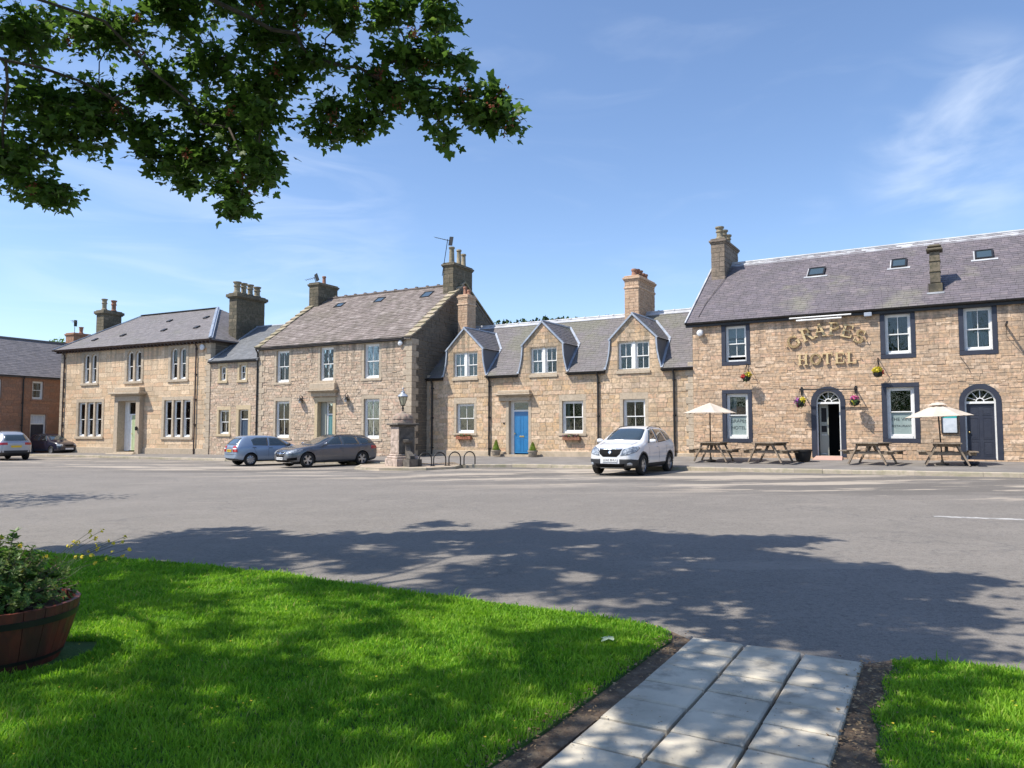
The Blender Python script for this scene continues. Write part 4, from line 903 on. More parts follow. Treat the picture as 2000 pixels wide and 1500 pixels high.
# quoins at both ends
b=MB()
for xq in (XL,):
    z=.55; i=0
    while z<EC-.1: w_=.34 if i%2 else .24; b.bev(xq-.005,xq+w_,-.045,.25,z,z+.29,b=.01,r=rng.random()); z+=.3; i+=1
z=.58;i=0
while z<EC-.1: w_=.34 if i%2 else .24; b.bev(XR-w_,XR-.005,-.045,.25,z,z+.29,b=.01,r=rng.random()); z+=.3; i+=1
b.build('quoins',M['ashlar'][1],C_,kind='stuff')
kc=(RC-EC)/RVc
def mz(v): return EC+.05+kc*v
slc=math.hypot(RVc+.1,RC-EC); rfc=Roof((XL-.12,-.12,EC-.06),(1,0,0),(0,RVc+.12,RC-EC+.10),math.hypot(RVc+.12,RC-EC+.10))
def dorm_hw(v):       # half width of a dormer roof where it meets the main slope at depth v
    z=mz(v)
    if z>=ZA: return 0
    return lerp(1.10,0,(z-ZS)/(ZA-ZS)) if z>ZS else lerp(1.36,1.14,(z-ZB)/(ZS-ZB))
def rng_c(s):
    v=-.12+s*(RVc+.12)/rfc.S; h=dorm_hw(max(v,0)); iv=[]; x=XL-.12
    for uc,_,_ in DC:
        if h>0: iv.append((x-(XL-.12),uc-h-(XL-.12))); x=uc+h
    iv.append((x-(XL-.12),XR-(XL-.12))); return [(a,b_) for a,b_ in iv if b_-a>.05]
b=MB()
N_=24
for i in range(N_):
    s0,s1=rfc.S*i/N_,rfc.S*(i+1)/N_; A_=rng_c(s0+.001); B_=rng_c(s1-.001)
    if len(A_)!=len(B_): B_=A_
    for (p,q),(r_,t_) in zip(A_,B_): b.quad(rfc.p(p,s0,-.01),rfc.p(q,s0,-.01),rfc.p(t_,s1,-.01),rfc.p(r_,s1,-.01))
b.quad((XL-.12,RVc,RC+.02),(XR,RVc,RC+.02),(XR,Dc+.1,EC),(XL-.12,Dc+.1,EC))
rbc=b.build('roof',M['cottage_slate'],C_)
b=MB(); rfc.slates(b,rng_c,.17,(.2,.32),.013); b.build('slate_courses',M['cottage_slate'],rbc,kind='stuff')
b=MB(); b.bar((XL-.12,RVc-.12,RC-.04),(XR,RVc-.12,RC-.04),.26,.035,up=(0,-.6,.8)); b.bar((XL-.12,RVc+.12,RC-.04),(XR,RVc+.12,RC-.04),.26,.035,up=(0,.6,.8)); b.tube([(XL-.12,RVc,RC+.07),(XR,RVc,RC+.07)],.055,8)
for i in range(18): x=lerp(XL,XR,(i+.5)/18); b.tube([(x-.03,RVc,RC+.075),(x+.03,RVc,RC+.075)],.075,8)
b.build('ridge_flashing',M['pale_lead'],C_)
verge(C_,[(XL-.13,-.14,EC-.06),(XL-.13,RVc,RC+.05)],.05,.12,'plinth')
for uc,wa,wb in DC:
    D=MB(); vr=(ZA-EC-.05)/kc; vs=(ZS-EC-.05)/kc
    dr=sub('dormer',C_)
    for s_ in (-1,1):
        ap=Vector((0,0,ZA-ZS+.0)); e=Vector((s_*1.16,0,0)); upv=Vector((-s_*1.16,0,ZA+.06-ZS+.04)); SL=upv.length
        o_=Vector((uc+s_*1.16,-.09,ZS-.04))
        if s_>0: r2=Roof(o_,(0,1,0),upv,SL)
        else: r2=Roof(o_+Vector((0,vr+.3,0)),(0,-1,0),upv,SL)
        def rr(s,s_=s_): 
            f=s/SL; ve=lerp(vs+.12,vr+.16,f); Lr=vr+.3
            return [(0,ve)] if s_>0 else [(Lr-ve,Lr)]
        r2.slates(D,rr,.16,(.18,.28),.012)
        # underlay
        q=[r2.p(rr(0)[0][0],0,-.01),r2.p(rr(0)[0][1],0,-.01),r2.p(rr(SL)[0][1],SL,-.01),r2.p(rr(SL)[0][0],SL,-.01)]; D.quad(*q,r=.3)
        # slated cheek down to the eaves
        ck=MB(); top_f=(uc+s_*1.09,0,ZS); bot_f=(uc+s_*1.32,0,ZB+.02); top_b=(uc+s_*1.09,vs+.1,ZS)
        ck.add([top_f,bot_f,top_b],((0,1,2),)); ck.build('cheek',M['blue_slate'],dr)
        vl=MB(); vl.bar((uc+s_*1.36,-.10,mz(-.1)+.045),(uc+s_*1.15,vs,mz(vs)+.05),.12,.025,up=(0,-.6,.8)); vl.bar((uc+s_*1.17,vs+.05,mz(vs)+.08),(uc+s_*.04,vr+.05,mz(vr)+.09),.11,.03,up=(0,-.6,.8)); vl.build('valley_flashing',M['lead'],dr)
        bg_=MB(); bg_.bar((uc+s_*1.17,-.05,ZS-.06),(uc,-.05,ZA+.02),.07,.11,up=(0,1,0)); pp=[(uc+s_*(hw(z)+.04),-.045,z) for z in (ZS-.02,ZS-.3,ZS-.65,ZS-1.0,ZB)]
        for a,c_ in zip(pp,pp[1:]): bg_.bar(a,c_,.06,.08,up=(0,1,0))
        bg_.build('verge',M['lead'],dr)
    D.build('slate_courses',M['cottage_slate'],dr,kind='stuff')
    b=MB(); b.tube([(uc,-.1,ZA+.05),(uc,vr+.1,ZA+.07)],.05,6); b.build('ridge_flashing',M['lead'],dr)
xs_=[XL-.12]
for uc,_,_ in DC: xs_+= [uc-1.36,uc+1.36]
xs_.append(XR-.02)
for i in range(0,len(xs_),2): gutter(C_,xs_[i],xs_[i+1],EC-.06,y=-.2)
for x in (-13.97,-10.41,-4.47,-.87): downpipe(C_,x,.3,EC-.06)
chimney(C_,-4.17,-3.45,2.5,4.7,6.3,9.05,'brick',pots=[(-3.81,2.85,.38,.13,'pot_clay',0),(-3.81,3.2,.42,.13,'pot_clay',1),(-3.81,3.6,.42,.13,'pot_clay',1),(-3.81,4.0,.36,.13,'pot_clay',0),(-3.81,4.35,.38,.13,'pot_clay',0)],ch=(.12,.15),ln=(.2,.3),band=8.45)
chimney(C_,-13.8,-13.18,2.0,2.8,5.6,8.95,'brick',pots=[(-13.6,2.4,.5,.11,'pot_clay',0),(-13.35,2.4,.3,.10,'pot_clay',0)],ch=(.12,.15),ln=(.2,.3),band=8.4,over=.06)
# ================================================================== TOWNHOUSE (frame origin at its left foot)
T_=thing('townhouse','two storey rubble stone house with mottled stone slate roof and tall gable end','building',MO,AM)
TW=11.0; TE=6.40; TR=9.95; TV=4.9; TD=9.8
def mu(x): return x+11.0
holes=[];bl=[];mt=MB()
for x0,x1,z0,z1,kw in ((mu(-9.58),mu(-8.58),4.27,6.10,dict(cur=[('L',.5,'net'),('net',.3)])),(mu(-6.24),mu(-5.26),4.27,6.12,dict(cur=[('net',1)])),(mu(-3.12),mu(-2.10),4.29,6.13,dict(cur=[('L',.42,'net')])),
                     (mu(-9.58),mu(-8.50),1.12,3.20,dict(cur=[('L',.4,'curtain'),('R',.25,'curtain')])),(mu(-3.10),mu(-2.05),1.10,3.20,dict(cur=[('L',.45,'curtain')]))):
    hole(surround(T_,x0,x1,z0,z1,.16,.22,.13,'ashlar',.012,True,.045)); sash_window(T_,x0,x1,z0,z1,nx=2,fw=.09,**kw)
dx0,dx1=mu(-6.34),mu(-5.22)
hole(surround(T_,dx0,dx1,.24,3.10,.20,.24,.1,'buff_ashlar',.06,False,.0,name='door_surround',sill=False)); hood(T_,mu(-6.88),mu(-4.86),3.62,4.13,.42)
b=MB(); b.box(dx0+.38,dx0+.48,.30,.36,.24,3.1); b.box(dx1-.06,dx1,.30,.36,.24,3.1); b.box(dx0+.48,dx1-.06,.30,.36,3.02,3.1); b.box(dx0+.48,dx1-.06,.29,.36,2.38,2.46); b.build('door_frame',M['white'],T_)
b=MB(); b.box(dx0,dx0+.38,.25,.36,.24,3.1); b.build('door_recess',M['cream'],T_)
pane(T_,dx0+.48,dx1-.06,.34,2.46,3.02); door_leaf(T_,dx0+.48,dx1-.06,.26,2.38,.32,'teal_door',rows=((.05,.4),(.47,.93)))
wall_front(mt,0,TW,-.4,TE,holes)
def gz(v): return lerp(TE,TR,v/TV) if v<TV else lerp(TR,7.0,(v-TV)/(TD-TV))
for X,fl in ((TW,1),(0,-1)):
    P=[(X,0,-.4),(X,TD,-.4),(X,TD,7.0),(X,TV,TR),(X,0,TE)]; mt.add(P if fl>0 else P[::-1],((0,1,2,3,4),))
mt.quad((TW,TD,-.4),(0,TD,-.4),(0,TD,7),(TW,TD,7))
mt.quad((0,1.5,-.3),(TW,1.5,-.3),(TW,1.5,TE+.8),(0,1.5,TE+.8),m=1); mt.build('wall',[M['mortar'],M['room_shade']],T_)  # added near-black inner plane, painted shade behind the townhouse windows
ms=Masonry(T_); ks=sorted(set([h[2] for h in holes]+[h[3] for h in holes]))
ms.lay((0,0,0),(1,0,0),'mid_stone',lambda z:.02,lambda z:TW-.02,.0,TE,(.10,.19),(.16,.55),bl,ks,proud=(.006,.032),gap=.008)
def gx0(z): return 0 if z<TE else (z-TE)/(TR-TE)*TV
def gx1(z): return TD if z<7 else lerp(TD,TV,(z-7)/(TR-7))
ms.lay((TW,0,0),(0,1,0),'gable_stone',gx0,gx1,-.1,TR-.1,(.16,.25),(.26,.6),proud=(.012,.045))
ms.finish(300)
b=MB()
z=.2;i=0
while z<TE-.3: w_=.5 if i%2 else .32; b.bev(TW-w_,TW+.045,-.045,.55 if not i%2 else .34,z,z+.31,b=.012,r=rng.random()); z+=.32; i+=1
z=.15;i=0
while z<TE-.3: w_=.5 if i%2 else .32; b.bev(-.03,w_,-.045,.3,z,z+.31,b=.012,r=rng.random()); z+=.32; i+=1
b.build('quoins',M['ashlar'][1],T_,kind='stuff')
rt=Roof((-.1,-.22,TE-.06),(1,0,0),(0,TV+.22,TR-TE+.06),math.hypot(TV+.22,TR-TE+.06)); at_=math.atan2(TR-TE+.06,TV+.22)
b=MB(); X0,X1=-.1,TW+.05; f=[(X0,-.22,TE-.07),(X1,-.22,TE-.07),(X1,TV,TR-.01),(X0,TV,TR-.01),(X1,TD+.15,6.9),(X0,TD+.15,6.9)]
b.add(f+[(x,y,z-.12) for x,y,z in f],((0,1,2,3),(3,2,4,5),(7,6,9,8),(8,9,11,10),(0,3,9,6),(3,5,11,9),(1,7,8,2),(2,8,10,4),(0,6,7,1),(5,4,10,11))); rbt=b.build('roof',M['mid_slate'],T_)
TWN=[(2.35,2.95,3.65,4.1),(5.35,5.95,3.75,4.25),(8.75,9.4,3.75,4.35)]
def rng_t(s):
    v=-.22+s*math.cos(at_); iv=[(0,X1-X0)]
    for a,c,va,vb in TWN:
        if va<v<vb: iv=[q for p in iv for q in (((p[0],a-X0),(c-X0,p[1])) if p[0]<a-X0<p[1] else (p,))]
    return iv
b=MB(); rt.slates(b,rng_t,.23,(.26,.5),.026,jit=.01); b.build('slate_courses',M['mid_slate'],rbt,kind='stuff')
for a,c,va,vb in TWN:
    b=MB(); hh=(vb-va)/math.cos(at_); b.box(0,.05,0,hh,-.03,.06); b.box(c-a-.05,c-a,0,hh,-.03,.06); b.box(.05,c-a-.05,0,.05,-.03,.06); b.box(.05,c-a-.05,hh-.05,hh,-.03,.06)
    o=b.build('rooflight',M['black_iron'],T_); o.location=(a,va,TE-.06+(va+.22)*math.tan(at_)); o.rotation_euler=(at_,0,0); g=MB(); g.box(.05,c-a-.05,.05,hh-.05,.01,.04); g.build('pane',M['sky_glass'],o)
# ridge stones, each one proud
b=MB(); n_=30
for i in range(n_): x=lerp(0,TW-.7,i/n_); q=lerp(0,TW-.7,(i+1)/n_)-.012; b.bar((x,TV,TR+.02),(q,TV,TR+.02),.26,.07,r=rng.random())
for i in range(13): x=lerp(.7,TW-.9,i/12); b.bar((x-.07,TV-.05,TR+.085),(x+.07,TV-.05,TR+.085),.16,.07,r=.0)
b.build('ridge_stones',M['mid_slate'],T_,kind='stuff')
# skews: stepped coping slabs on the gable edges
b=MB(); sl_=math.hypot(TV+.3,TR-TE+.2)
for X in (TW-.28,-.12):
    for i in range(13):
        t0=i/13; t1=(i+1)/13; y0,z0=lerp(-.28,TV,t0),lerp(TE-.12,TR+.06,t0)+.05; y1,z1=lerp(-.28,TV,t1),lerp(TE-.12,TR+.06,t1)+.05
        wv=.44+rng.uniform(-.03,.09); b.bar((X+wv/2,y0,z0+.03),(X+wv/2,y1+.05,z1-.02),wv,.07,r=rng.random())
    for i in range(10):
        t0=i/10; t1=(i+1)/10; b.bar((X+.2,lerp(TV,TD+.1,t0),lerp(TR+.1,6.98,t0)+.03),(X+.2,lerp(TV,TD+.1,t1),lerp(TR+.1,6.98,t1)+.03),.4,.08,r=rng.random())
b.build('skew_stones',stone_skew:=mat('skew_stone',[(.34,.28,.2),(.42,.35,.26),(.27,.23,.16)],(.24,.22,.13),rnd='attr',rough=.9,bump=.01,stain=(.17,.17,.07,.6),stain_scale=2),T_,kind='stuff')
gutter(T_,.1,TW-.35,TE-.10,y=-.2); downpipe(T_,-.02,.1,TE-.1); 
c=chimney(T_,TW-.72,TW-.02,3.9,5.9,8.7,11.0,'dark_chimney',pots=[(TW-.37,4.25,.95,.16,'pot_buff',0),(TW-.37,5.0,.95,.14,'pot_buff',0),(TW-.37,5.5,.8,.14,'pot_buff',0)])
chimney(T_,-.02,.76,4.0,5.75,8.6,10.85,'dark_chimney',pots=[(.38,4.9,.55,.12,'pot_clay',0)])
def aerial(x,y,z,h,rz,boom=1.3,label=''):
    b=MB(); b.tube([(0,0,0),(0,0,h)],.016,6); b.build('mast',M['black_iron'],None)
    return b
def tv_aerial(par,loc,h,rz,lean,boom=1.3,n_=9):
    a=sub('aerial',par); a.location=loc; a.rotation_euler=(0,R(lean),0)
    b=MB(); b.tube([(0,0,0),(0,0,h)],.02,6); b.build('mast',M['black_iron'],a)
    b=MB(); c_,s_=math.cos(R(rz)),math.sin(R(rz)); b.tube([(-boom*.75*c_,-boom*.75*s_,h-.1+.16),(boom*.25*c_,boom*.25*s_,h-.1)],.014,5)
    for i in range(n_):
        t=lerp(-boom*.72,boom*.12,i/(n_-1)); L_=.16+.07*(i/n_); zz=h-.1+.16*(boom*.25-t)/boom; b.tube([(t*c_-L_*s_,t*s_+L_*c_,zz),(t*c_+L_*s_,t*s_-L_*c_,zz)],.008,4)
    b.box(boom*.2*c_-.12,boom*.2*c_+.12,boom*.2*s_-.02,boom*.2*s_+.02,h-.35,h+.15); b.build('antenna',M['black_iron'],a)
tv_aerial(T_,(TW-.75,3.85,10.3),2.1,0,10,1.2); tv_aerial(T_,(.2,4.4,10.9),.5,20,-25,.8,6)
# wall lanterns
for x in (mu(-7.52),mu(-4.20)):
    l_=sub('wall_lantern',T_); l_.location=(x,0,3.2)
    b=MB(); b.bar((0,-.02,-.1),(0,-.02,.25),.06,.03); b.tube([(0,-.03,.2),(0,-.12,.32),(0,-.2,.27),(0,-.2,.16)],.014,6); b.lathe([(.015,.20),(.05,.15),(.2,.02),(.21,-.0)],(0,-.2,0),12); b.build('bracket',M['black_iron'],l_,smooth=40)
    b=MB(); b.lathe([(.05,-.14),(.075,-.08),(.06,-.005)],(0,-.2,0),10); b.build('lamp_glass',M['net'],l_,smooth=50)
b=MB(); b.lathe([(.02,0),(.12,.02),(.14,.1),(.02,.16)],nseg=12); o=b.build('alarm_box',M['net'],T_,smooth=40); o.location=(TW-.65,-.04,6.05); o.rotation_euler=(R(90),0,0)
M['geranium']=mat('red_petals',(.6,.02,.02),(.4,.01,.02),rough=.6)
# ================================================================== LINK HOUSE
L_=thing('link_house','small stone house with steep blue slate roof squeezed between villa and townhouse','building',LO,AL)
LW=4.0; LE=5.70; LR=8.25; LVr=3.6
holes=[];bl=[];mk=MB()
for x0,x1,z0,z1,kw in ((.84,1.33,4.52,5.40,dict()),(2.46,2.97,4.52,5.42,dict()),(.82,1.68,1.32,2.75,dict(cur=[('L',.3,'net'),('R',.3,'net'),('net',.35)]))):
    hole(surround(L_,x0,x1,z0,z1,.15,.2,.15,'buff_ashlar',.03,False,.05)); sash_window(L_,x0,x1,z0,z1,nx=2,fw=.05,**kw)
hole(surround(L_,2.48,3.26,.14,2.76,.2,.25,.1,'buff_ashlar',.03,False,.0,name='door_surround',sill=False))
b=MB(); b.box(2.48,2.54,.12,.2,.14,2.76); b.box(3.2,3.26,.12,.2,.14,2.76); b.box(2.54,3.2,.12,.2,2.70,2.76); b.box(2.54,3.2,.11,.2,2.16,2.22); b.build('door_frame',M['white'],L_)
pane(L_,2.54,3.2,.16,2.22,2.70); door_leaf(L_,2.54,3.2,.16,2.16,.15,'grey_door')
wall_front(mk,-.0,LW,-.4,LE,holes); mk.quad((LW,7,-.4),(0,7,-.4),(0,7,LE),(LW,7,LE)); mk.add([(LW,0,-.4),(LW,7,-.4),(LW,7,LE),(LW,LVr,LR-.1),(LW,0,LE)],((0,1,2,3,4),)); mk.quad((0,1.5,-.3),(LW,1.5,-.3),(LW,1.5,LE+.8),(0,1.5,LE+.8),m=1); mk.build('wall',[M['mortar'],M['room_shade']],L_)  # inner near-black plane added to keep these panes dark
ms=Masonry(L_); ks=sorted(set([h[2] for h in holes]+[h[3] for h in holes])); ms.lay((0,0,0),(1,0,0),'mid_stone',lambda z:.03,lambda z:LW-.03,.0,LE,(.12,.18),(.2,.5),bl,ks,proud=(.006,.024),gap=.008); ms.finish(300)
rl=Roof((-.02,-.2,LE+.02),(1,0,0),(0,LVr+.2,LR-LE),math.hypot(LVr+.2,LR-LE)); b=MB()
f=[(-.02,-.2,LE+.01),(LW+.1,-.2,LE+.01),(LW+.1,LVr,LR-.01),(-.02,LVr,LR-.01),(LW+.1,7.2,LE),(-.02,7.2,LE)]; b.add(f+[(x,y,z-.1) for x,y,z in f],((0,1,2,3),(3,2,4,5),(7,6,9,8),(8,9,11,10),(0,6,7,1),(1,7,8,2),(0,3,9,6),(3,5,11,9),(2,8,10,4)))
r_=b.build('roof',M['blue_slate'],L_); b=MB(); rl.slates(b,lambda s:[(0,LW+.1)],.19,(.22,.34),.012); b.build('slate_courses',M['blue_slate'],r_,kind='stuff')
b=MB(); b.bar((.1,-.2,LE+.07),(.1,LVr,LR+.05),.22,.03); b.tube([(-.02,LVr,LR+.04),(LW+.1,LVr,LR+.04)],.06,8); b.build('flashing',M['lead'],L_); gutter(L_,0,LW-.05,LE-.02,y=-.18)
# ================================================================== VILLA
V_=thing('villa','large pale sandstone villa with paired arched upper windows and hipped slate roof','building',VO,AV)
VW=14.5; VE=7.02; VD=10.0; VR=10.1
def vx(u): return u+14.5
holes=[];bl=[];mv=MB()
def multi(x0,x1,z0,z1,n_,arch,cur=None,mw=.2):
    """windows side by side sharing one surround, stone mullions between"""
    wv=(x1-x0-(n_-1)*mw)/n_; b=MB()
    for i in range(n_):
        a=x0+i*(wv+mw); 
        sash_window(V_,a,a+wv,z0,z1,nx=1,fw=.07,arch=arch,y=.09,cur=cur)
        if arch: ring(b,a+wv/2,z1-wv/2,wv/2,rect_rad(wv/2+.0,wv/2+.0),-.03,.2,n_=14,r=.5)
        if i<n_-1: b.bev(a+wv,a+wv+mw,-.028,.22,z0,z1,b=.01,r=.3)
    b.build('mullion',M['ashlar'][1],V_)
    return hole(surround(V_,x0,x1,z0,z1,.22,.22,.16,'ashlar',.035,True,.06))
for a,c in ((vx(-12.1),vx(-10.75)),(vx(-7.65),vx(-6.28)),(vx(-3.5),vx(-2.12))): multi(a,c,4.72,6.70,2,True,[('net',.55)],.18)
for a,c in ((vx(-12.5),vx(-10.05)),(vx(-3.98),vx(-1.62))): multi(a,c,1.12,3.42,3,False,[('net',.52)],.16)
# porch: deep recess, pilasters, cornice and blocking course
px0,px1=vx(-8.0),vx(-6.25)
hole(((px0-.35,px1+.35,.0,3.75),rect_block(px0-.35,px1+.35,.0,3.75)))
b=MB(); b.bev(px0-.35,px0,-.34,.9,.0,3.42,b=.015,r=.5); b.bev(px1,px1+.35,-.34,.9,.0,3.42,b=.015,r=.7); b.bev(px0-.35,px1+.35,-.34,.9,3.421,3.78,b=.015,r=.6)
b.bev(px0-.5,px1+.5,-.5,.0,3.781,3.86,b=.015,r=.2); b.bev(px0-.62,px1+.62,-.62,.0,3.861,4.0,b=.02,r=.4); b.bev(px0-.35,px1+.35,-.38,.0,4.001,4.32,b=.04,r=.1); b.build('porch',M['ashlar'][1],V_)
b=MB(); b.box(px0,px0+.3,.2,.32,.2,3.42); b.box(px0+.3,px0+.42,.2,.32,.2,3.42); b.box(px1-.08,px1,.2,.32,.2,3.42); b.box(px0+.42,px1-.08,.2,.32,3.34,3.42); b.box(px0+.42,px1-.08,.19,.32,2.52,2.6); b.build('door_frame',M['white'],V_)
pane(V_,px0+.42,px1-.08,.26,2.6,3.34); door_leaf(V_,px0+.42,px0+.66,.24,2.52,.23,'white',cols=1,knob=False); door_leaf(V_,px0+.68,px1-.08,.24,2.52,.22,'lime_door')
b=MB(); b.bev(px0-.1,px1+.1,-.5,.6,-.1,.14,b=.02,r=.5); b.bev(px0-.3,px1+.5,-.9,-.501,-.1,.06,b=.02,r=.8); b.build('doorstep',M['ashlar'][1],V_)
b=MB(); b.lathe([(.01,-.14),(.07,-.1),(.08,.1),(.01,.16)],(px1+.2,-.42,1.65),8); b.build('lantern',M['black_iron'],V_)
wall_front(mv,0,VW,-.5,VE,holes); mv.quad((VW,0,-.5),(VW,VD,-.5),(VW,VD,VE),(VW,0,VE)); mv.quad((0,VD,-.5),(0,0,-.5),(0,0,VE),(0,VD,VE)); mv.quad((VW,VD,-.5),(0,VD,-.5),(0,VD,VE),(VW,VD,VE)); mv.quad((0,1.6,-.3),(VW,1.6,-.3),(VW,1.6,VE),(0,1.6,VE),m=1); mv.build('wall',[M['mortar'],M['room_shade']],V_)  # last quad: added dark plane painted as shade behind the villa windows
ms=Masonry(V_); ks=sorted(set([h[2] for h in holes]+[h[3] for h in holes]))
ms.lay((0,0,0),(1,0,0),'villa_stone',lambda z:.02,lambda z:VW-.02,-.1,VE,(.24,.33),(.4,.85),bl,ks,proud=(.008,.018),gap=.010)
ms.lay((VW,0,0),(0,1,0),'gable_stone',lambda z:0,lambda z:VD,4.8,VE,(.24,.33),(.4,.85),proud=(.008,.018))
ms.finish(300)
b=MB(); b.bev(-.04,px0-.36,-.07,.02,-.2,.42,b=.02,r=.5); b.bev(px1+.36,VW+.04,-.07,.02,-.2,.42,b=.02,r=.7)
z=.43
while z<VE-.2: b.bev(-.03,.42 if int(z/.34)%2 else .28,-.06,.2,z,z+.33,b=.012,r=rng.random()); b.bev(VW-(.42 if int(z/.34)%2 else .28),VW+.05,-.06,.3,z,z+.33,b=.012,r=rng.random()); z+=.34
b.build('quoins',M['ashlar'][1],V_,kind='stuff')
# hipped roof
e=.42; HX0,HX1=1.5,VW-5.1; hv=5.0
rz=lambda v:VE+.06+(VR-VE-.06)*(v+e)/(hv+e)
A0=(-e,-e,VE+.06);A1=(VW+e,-e,VE+.06);A2=(VW+e,VD+e,VE+.06);A3=(-e,VD+e,VE+.06);B0=(HX0,hv,VR);B1=(HX1,hv,VR)
b=MB(); b.add([A0,A1,A2,A3,B0,B1],((0,1,5,4),(1,2,5),(2,3,4,5),(3,0,4))); b.add([A0,A1,A2,A3]+[(p[0],p[1],p[2]-.08) for p in (A0,A1,A2,A3)],((0,4,5,1),(1,5,6,2),(2,6,7,3),(3,7,4,0),(4,7,6,5))); rv=b.build('roof',M['villa_slate'],V_)
S1=math.hypot(hv+e,VR-VE-.06); r1=Roof(A0,(1,0,0),(0,hv+e,VR-VE-.06),S1); b=MB()
r1.slates(b,lambda s:[(s/S1*(HX0+e),(VW+2*e)-s/S1*(VW+e-HX1))],.2,(.24,.36),.012)
rise=VR-VE-.06; run=VW+e-HX1; S2=math.hypot(run,rise); r2=Roof(A1,(0,1,0),(-run,0,rise),S2); r2.slates(b,lambda s:[(s/S2*(hv+e),(VD+2*e)-s/S2*(VD+e-hv))],.2,(.24,.36),.012)
b.build('slate_courses',M['villa_slate'],rv,kind='stuff')
b=MB(); b.tube([B0,B1],.09,8); b.bar((HX0,hv,VR+.04),(HX1,hv,VR+.04),.3,.05); b.build('ridge_flashing',M['black_iron'],V_)
b=MB(); b.bar(Vector(A1)+Vector((0,0,.05)),Vector(B1)+Vector((0,0,.05)),.26,.05); b.tube([Vector(A1)+Vector((0,0,.09)),Vector(B1)+Vector((0,0,.09))],.06,6); b.bar(Vector(A0)+Vector((0,0,.05)),Vector(B0)+Vector((0,0,.05)),.26,.05); b.build('hip_flashing',M['lead'],V_)
# slate vents
for x,v in ((2.2,.8),(4.6,1.2),(8.3,1.5),(11.4,1.5),(6.7,3.2),(10.3,3.2)):
    b=MB(); b.bev(-.16,.16,-.12,.25,.0,.09,b=.02); o=b.build('roof_vent',M['black_iron'],V_); o.location=(x,v,rz(v)+.0); o.rotation_euler=(math.atan2(rise,hv+e),0,0)
gutter(V_,-e,VW+e,VE+.05,y=-e-.02,m='brown_iron',r_=.07,fascia=False)
b=MB(); b.box(-e+.05,VW+e-.05,-e+.06,-.04,VE-.06,VE-.02); b.box(VW+.04,VW+e-.06,-.04,VD,VE-.06,VE-.02); 
for i in range(46): x=lerp(-.2,VW+.2,i/45); b.box(x-.05,x+.05,-.3,-.03,VE-.16,VE-.061)
b.build('eaves_soffit',M['brown_iron'],V_)
downpipe(V_,vx(-14.13),.0,VE-.06,'brown_iron',y=-.1); downpipe(V_,vx(-1.17),.0,VE-.06,'brown_iron',y=-.1)
b=MB(); b.lathe([(.02,0),(.16,.02),(.18,.12),(.02,.18)],nseg=12); o=b.build('alarm_box',M['net'],V_,smooth=40); o.location=(vx(-.62),-.04,6.62); o.rotation_euler=(R(90),0,0)
chimney(V_,VW-.62,VW+.06,1.9,4.25,6.6,10.25,'dark_chimney',pots=[(VW-.28,2.2,.75,.2,'pot_buff',1),(VW-.28,2.75,.75,.18,'pot_buff',1),(VW-.28,3.3,.75,.18,'pot_buff',1),(VW-.28,3.9,.7,.2,'pot_buff',1)],over=.16,cap=.25)
chimney(V_,-.75,.1,2.9,4.3,6.8,10.35,'dark_chimney',pots=[(-.33,3.2,.85,.17,'pot_buff',1),(-.33,3.95,.85,.17,'pot_clay',1)],over=.14,cap=.25)
# ================================================================== RED HOUSE at the far left
AR=R(-26.5+90); RU=Vector((math.cos(AR),math.sin(AR),0)); RVv=Vector((-math.sin(AR),math.cos(AR),0))
RO=Vector((-31.8,56.26,0))-RU*17
X_=thing('red_house','terraced red sandstone house with grey slate roof, half hidden behind the villa','building',RO,AR)
RW_=19; RE=5.32; RR=8.25
def rx(u): return u+17
holes=[];bl=[];mr=MB()
for x0,x1,z0,z1,kw in ((rx(-4.5),rx(-3.72),3.72,5.0,dict(cur=[('L',.4,'net'),('R',.3,'net')])),(rx(-7.9),rx(-6.55),3.72,5.0,dict(cur=[('net',.5)])),(rx(-7.9),rx(-6.6),1.0,2.6,dict(cur=[('net',.6)])),(rx(-1.6),rx(-.8),3.72,5.0,dict()),(rx(-12),rx(-11),3.7,5.0,dict()),(rx(-12),rx(-11),1.0,2.6,dict())):
    hole(surround(X_,x0,x1,z0,z1,.1,.12,.12,'red_stone',.02,False,.04)); sash_window(X_,x0,x1,z0,z1,nx=1,fw=.09,**kw)
hole(surround(X_,rx(-4.55),rx(-3.45),.05,2.65,.1,.12,.1,'red_stone',.02,False,.0,name='door_surround',sill=False))
b=MB(); b.box(rx(-4.55),rx(-4.45),.1,.2,.05,2.65); b.box(rx(-3.55),rx(-3.45),.1,.2,.05,2.65); b.box(rx(-4.45),rx(-3.55),.1,.2,2.57,2.65); b.box(rx(-4.45),rx(-3.55),.1,.2,1.95,2.05); b.build('door_frame',M['white'],X_)
drape(X_,rx(-4.45),rx(-3.55),.18,2.05,2.57,'net'); door_leaf(X_,rx(-4.45),rx(-3.55),.07,1.95,.14,'navy')
wall_front(mr,0,RW_,-.5,RE,holes); mr.add([(RW_,0,-.5),(RW_,7,-.5),(RW_,7,RE),(RW_,3.5,RR-.1),(RW_,0,RE)],((0,1,2,3,4),)); mr.quad((RW_,7,-.5),(0,7,-.5),(0,7,RE),(RW_,7,RE)); mr.add([(0,7,-.5),(0,0,-.5),(0,0,RE),(0,3.5,RR-.1),(0,7,RE)],((0,1,2,3,4),)); mr.quad((0,1.6,-.3),(RW_,1.6,-.3),(RW_,1.6,RE),(0,1.6,RE),m=1); mr.build('wall',[M['mortar_red'],M['room_shade']],X_)  # includes a near-black plane added as room shade behind the windows
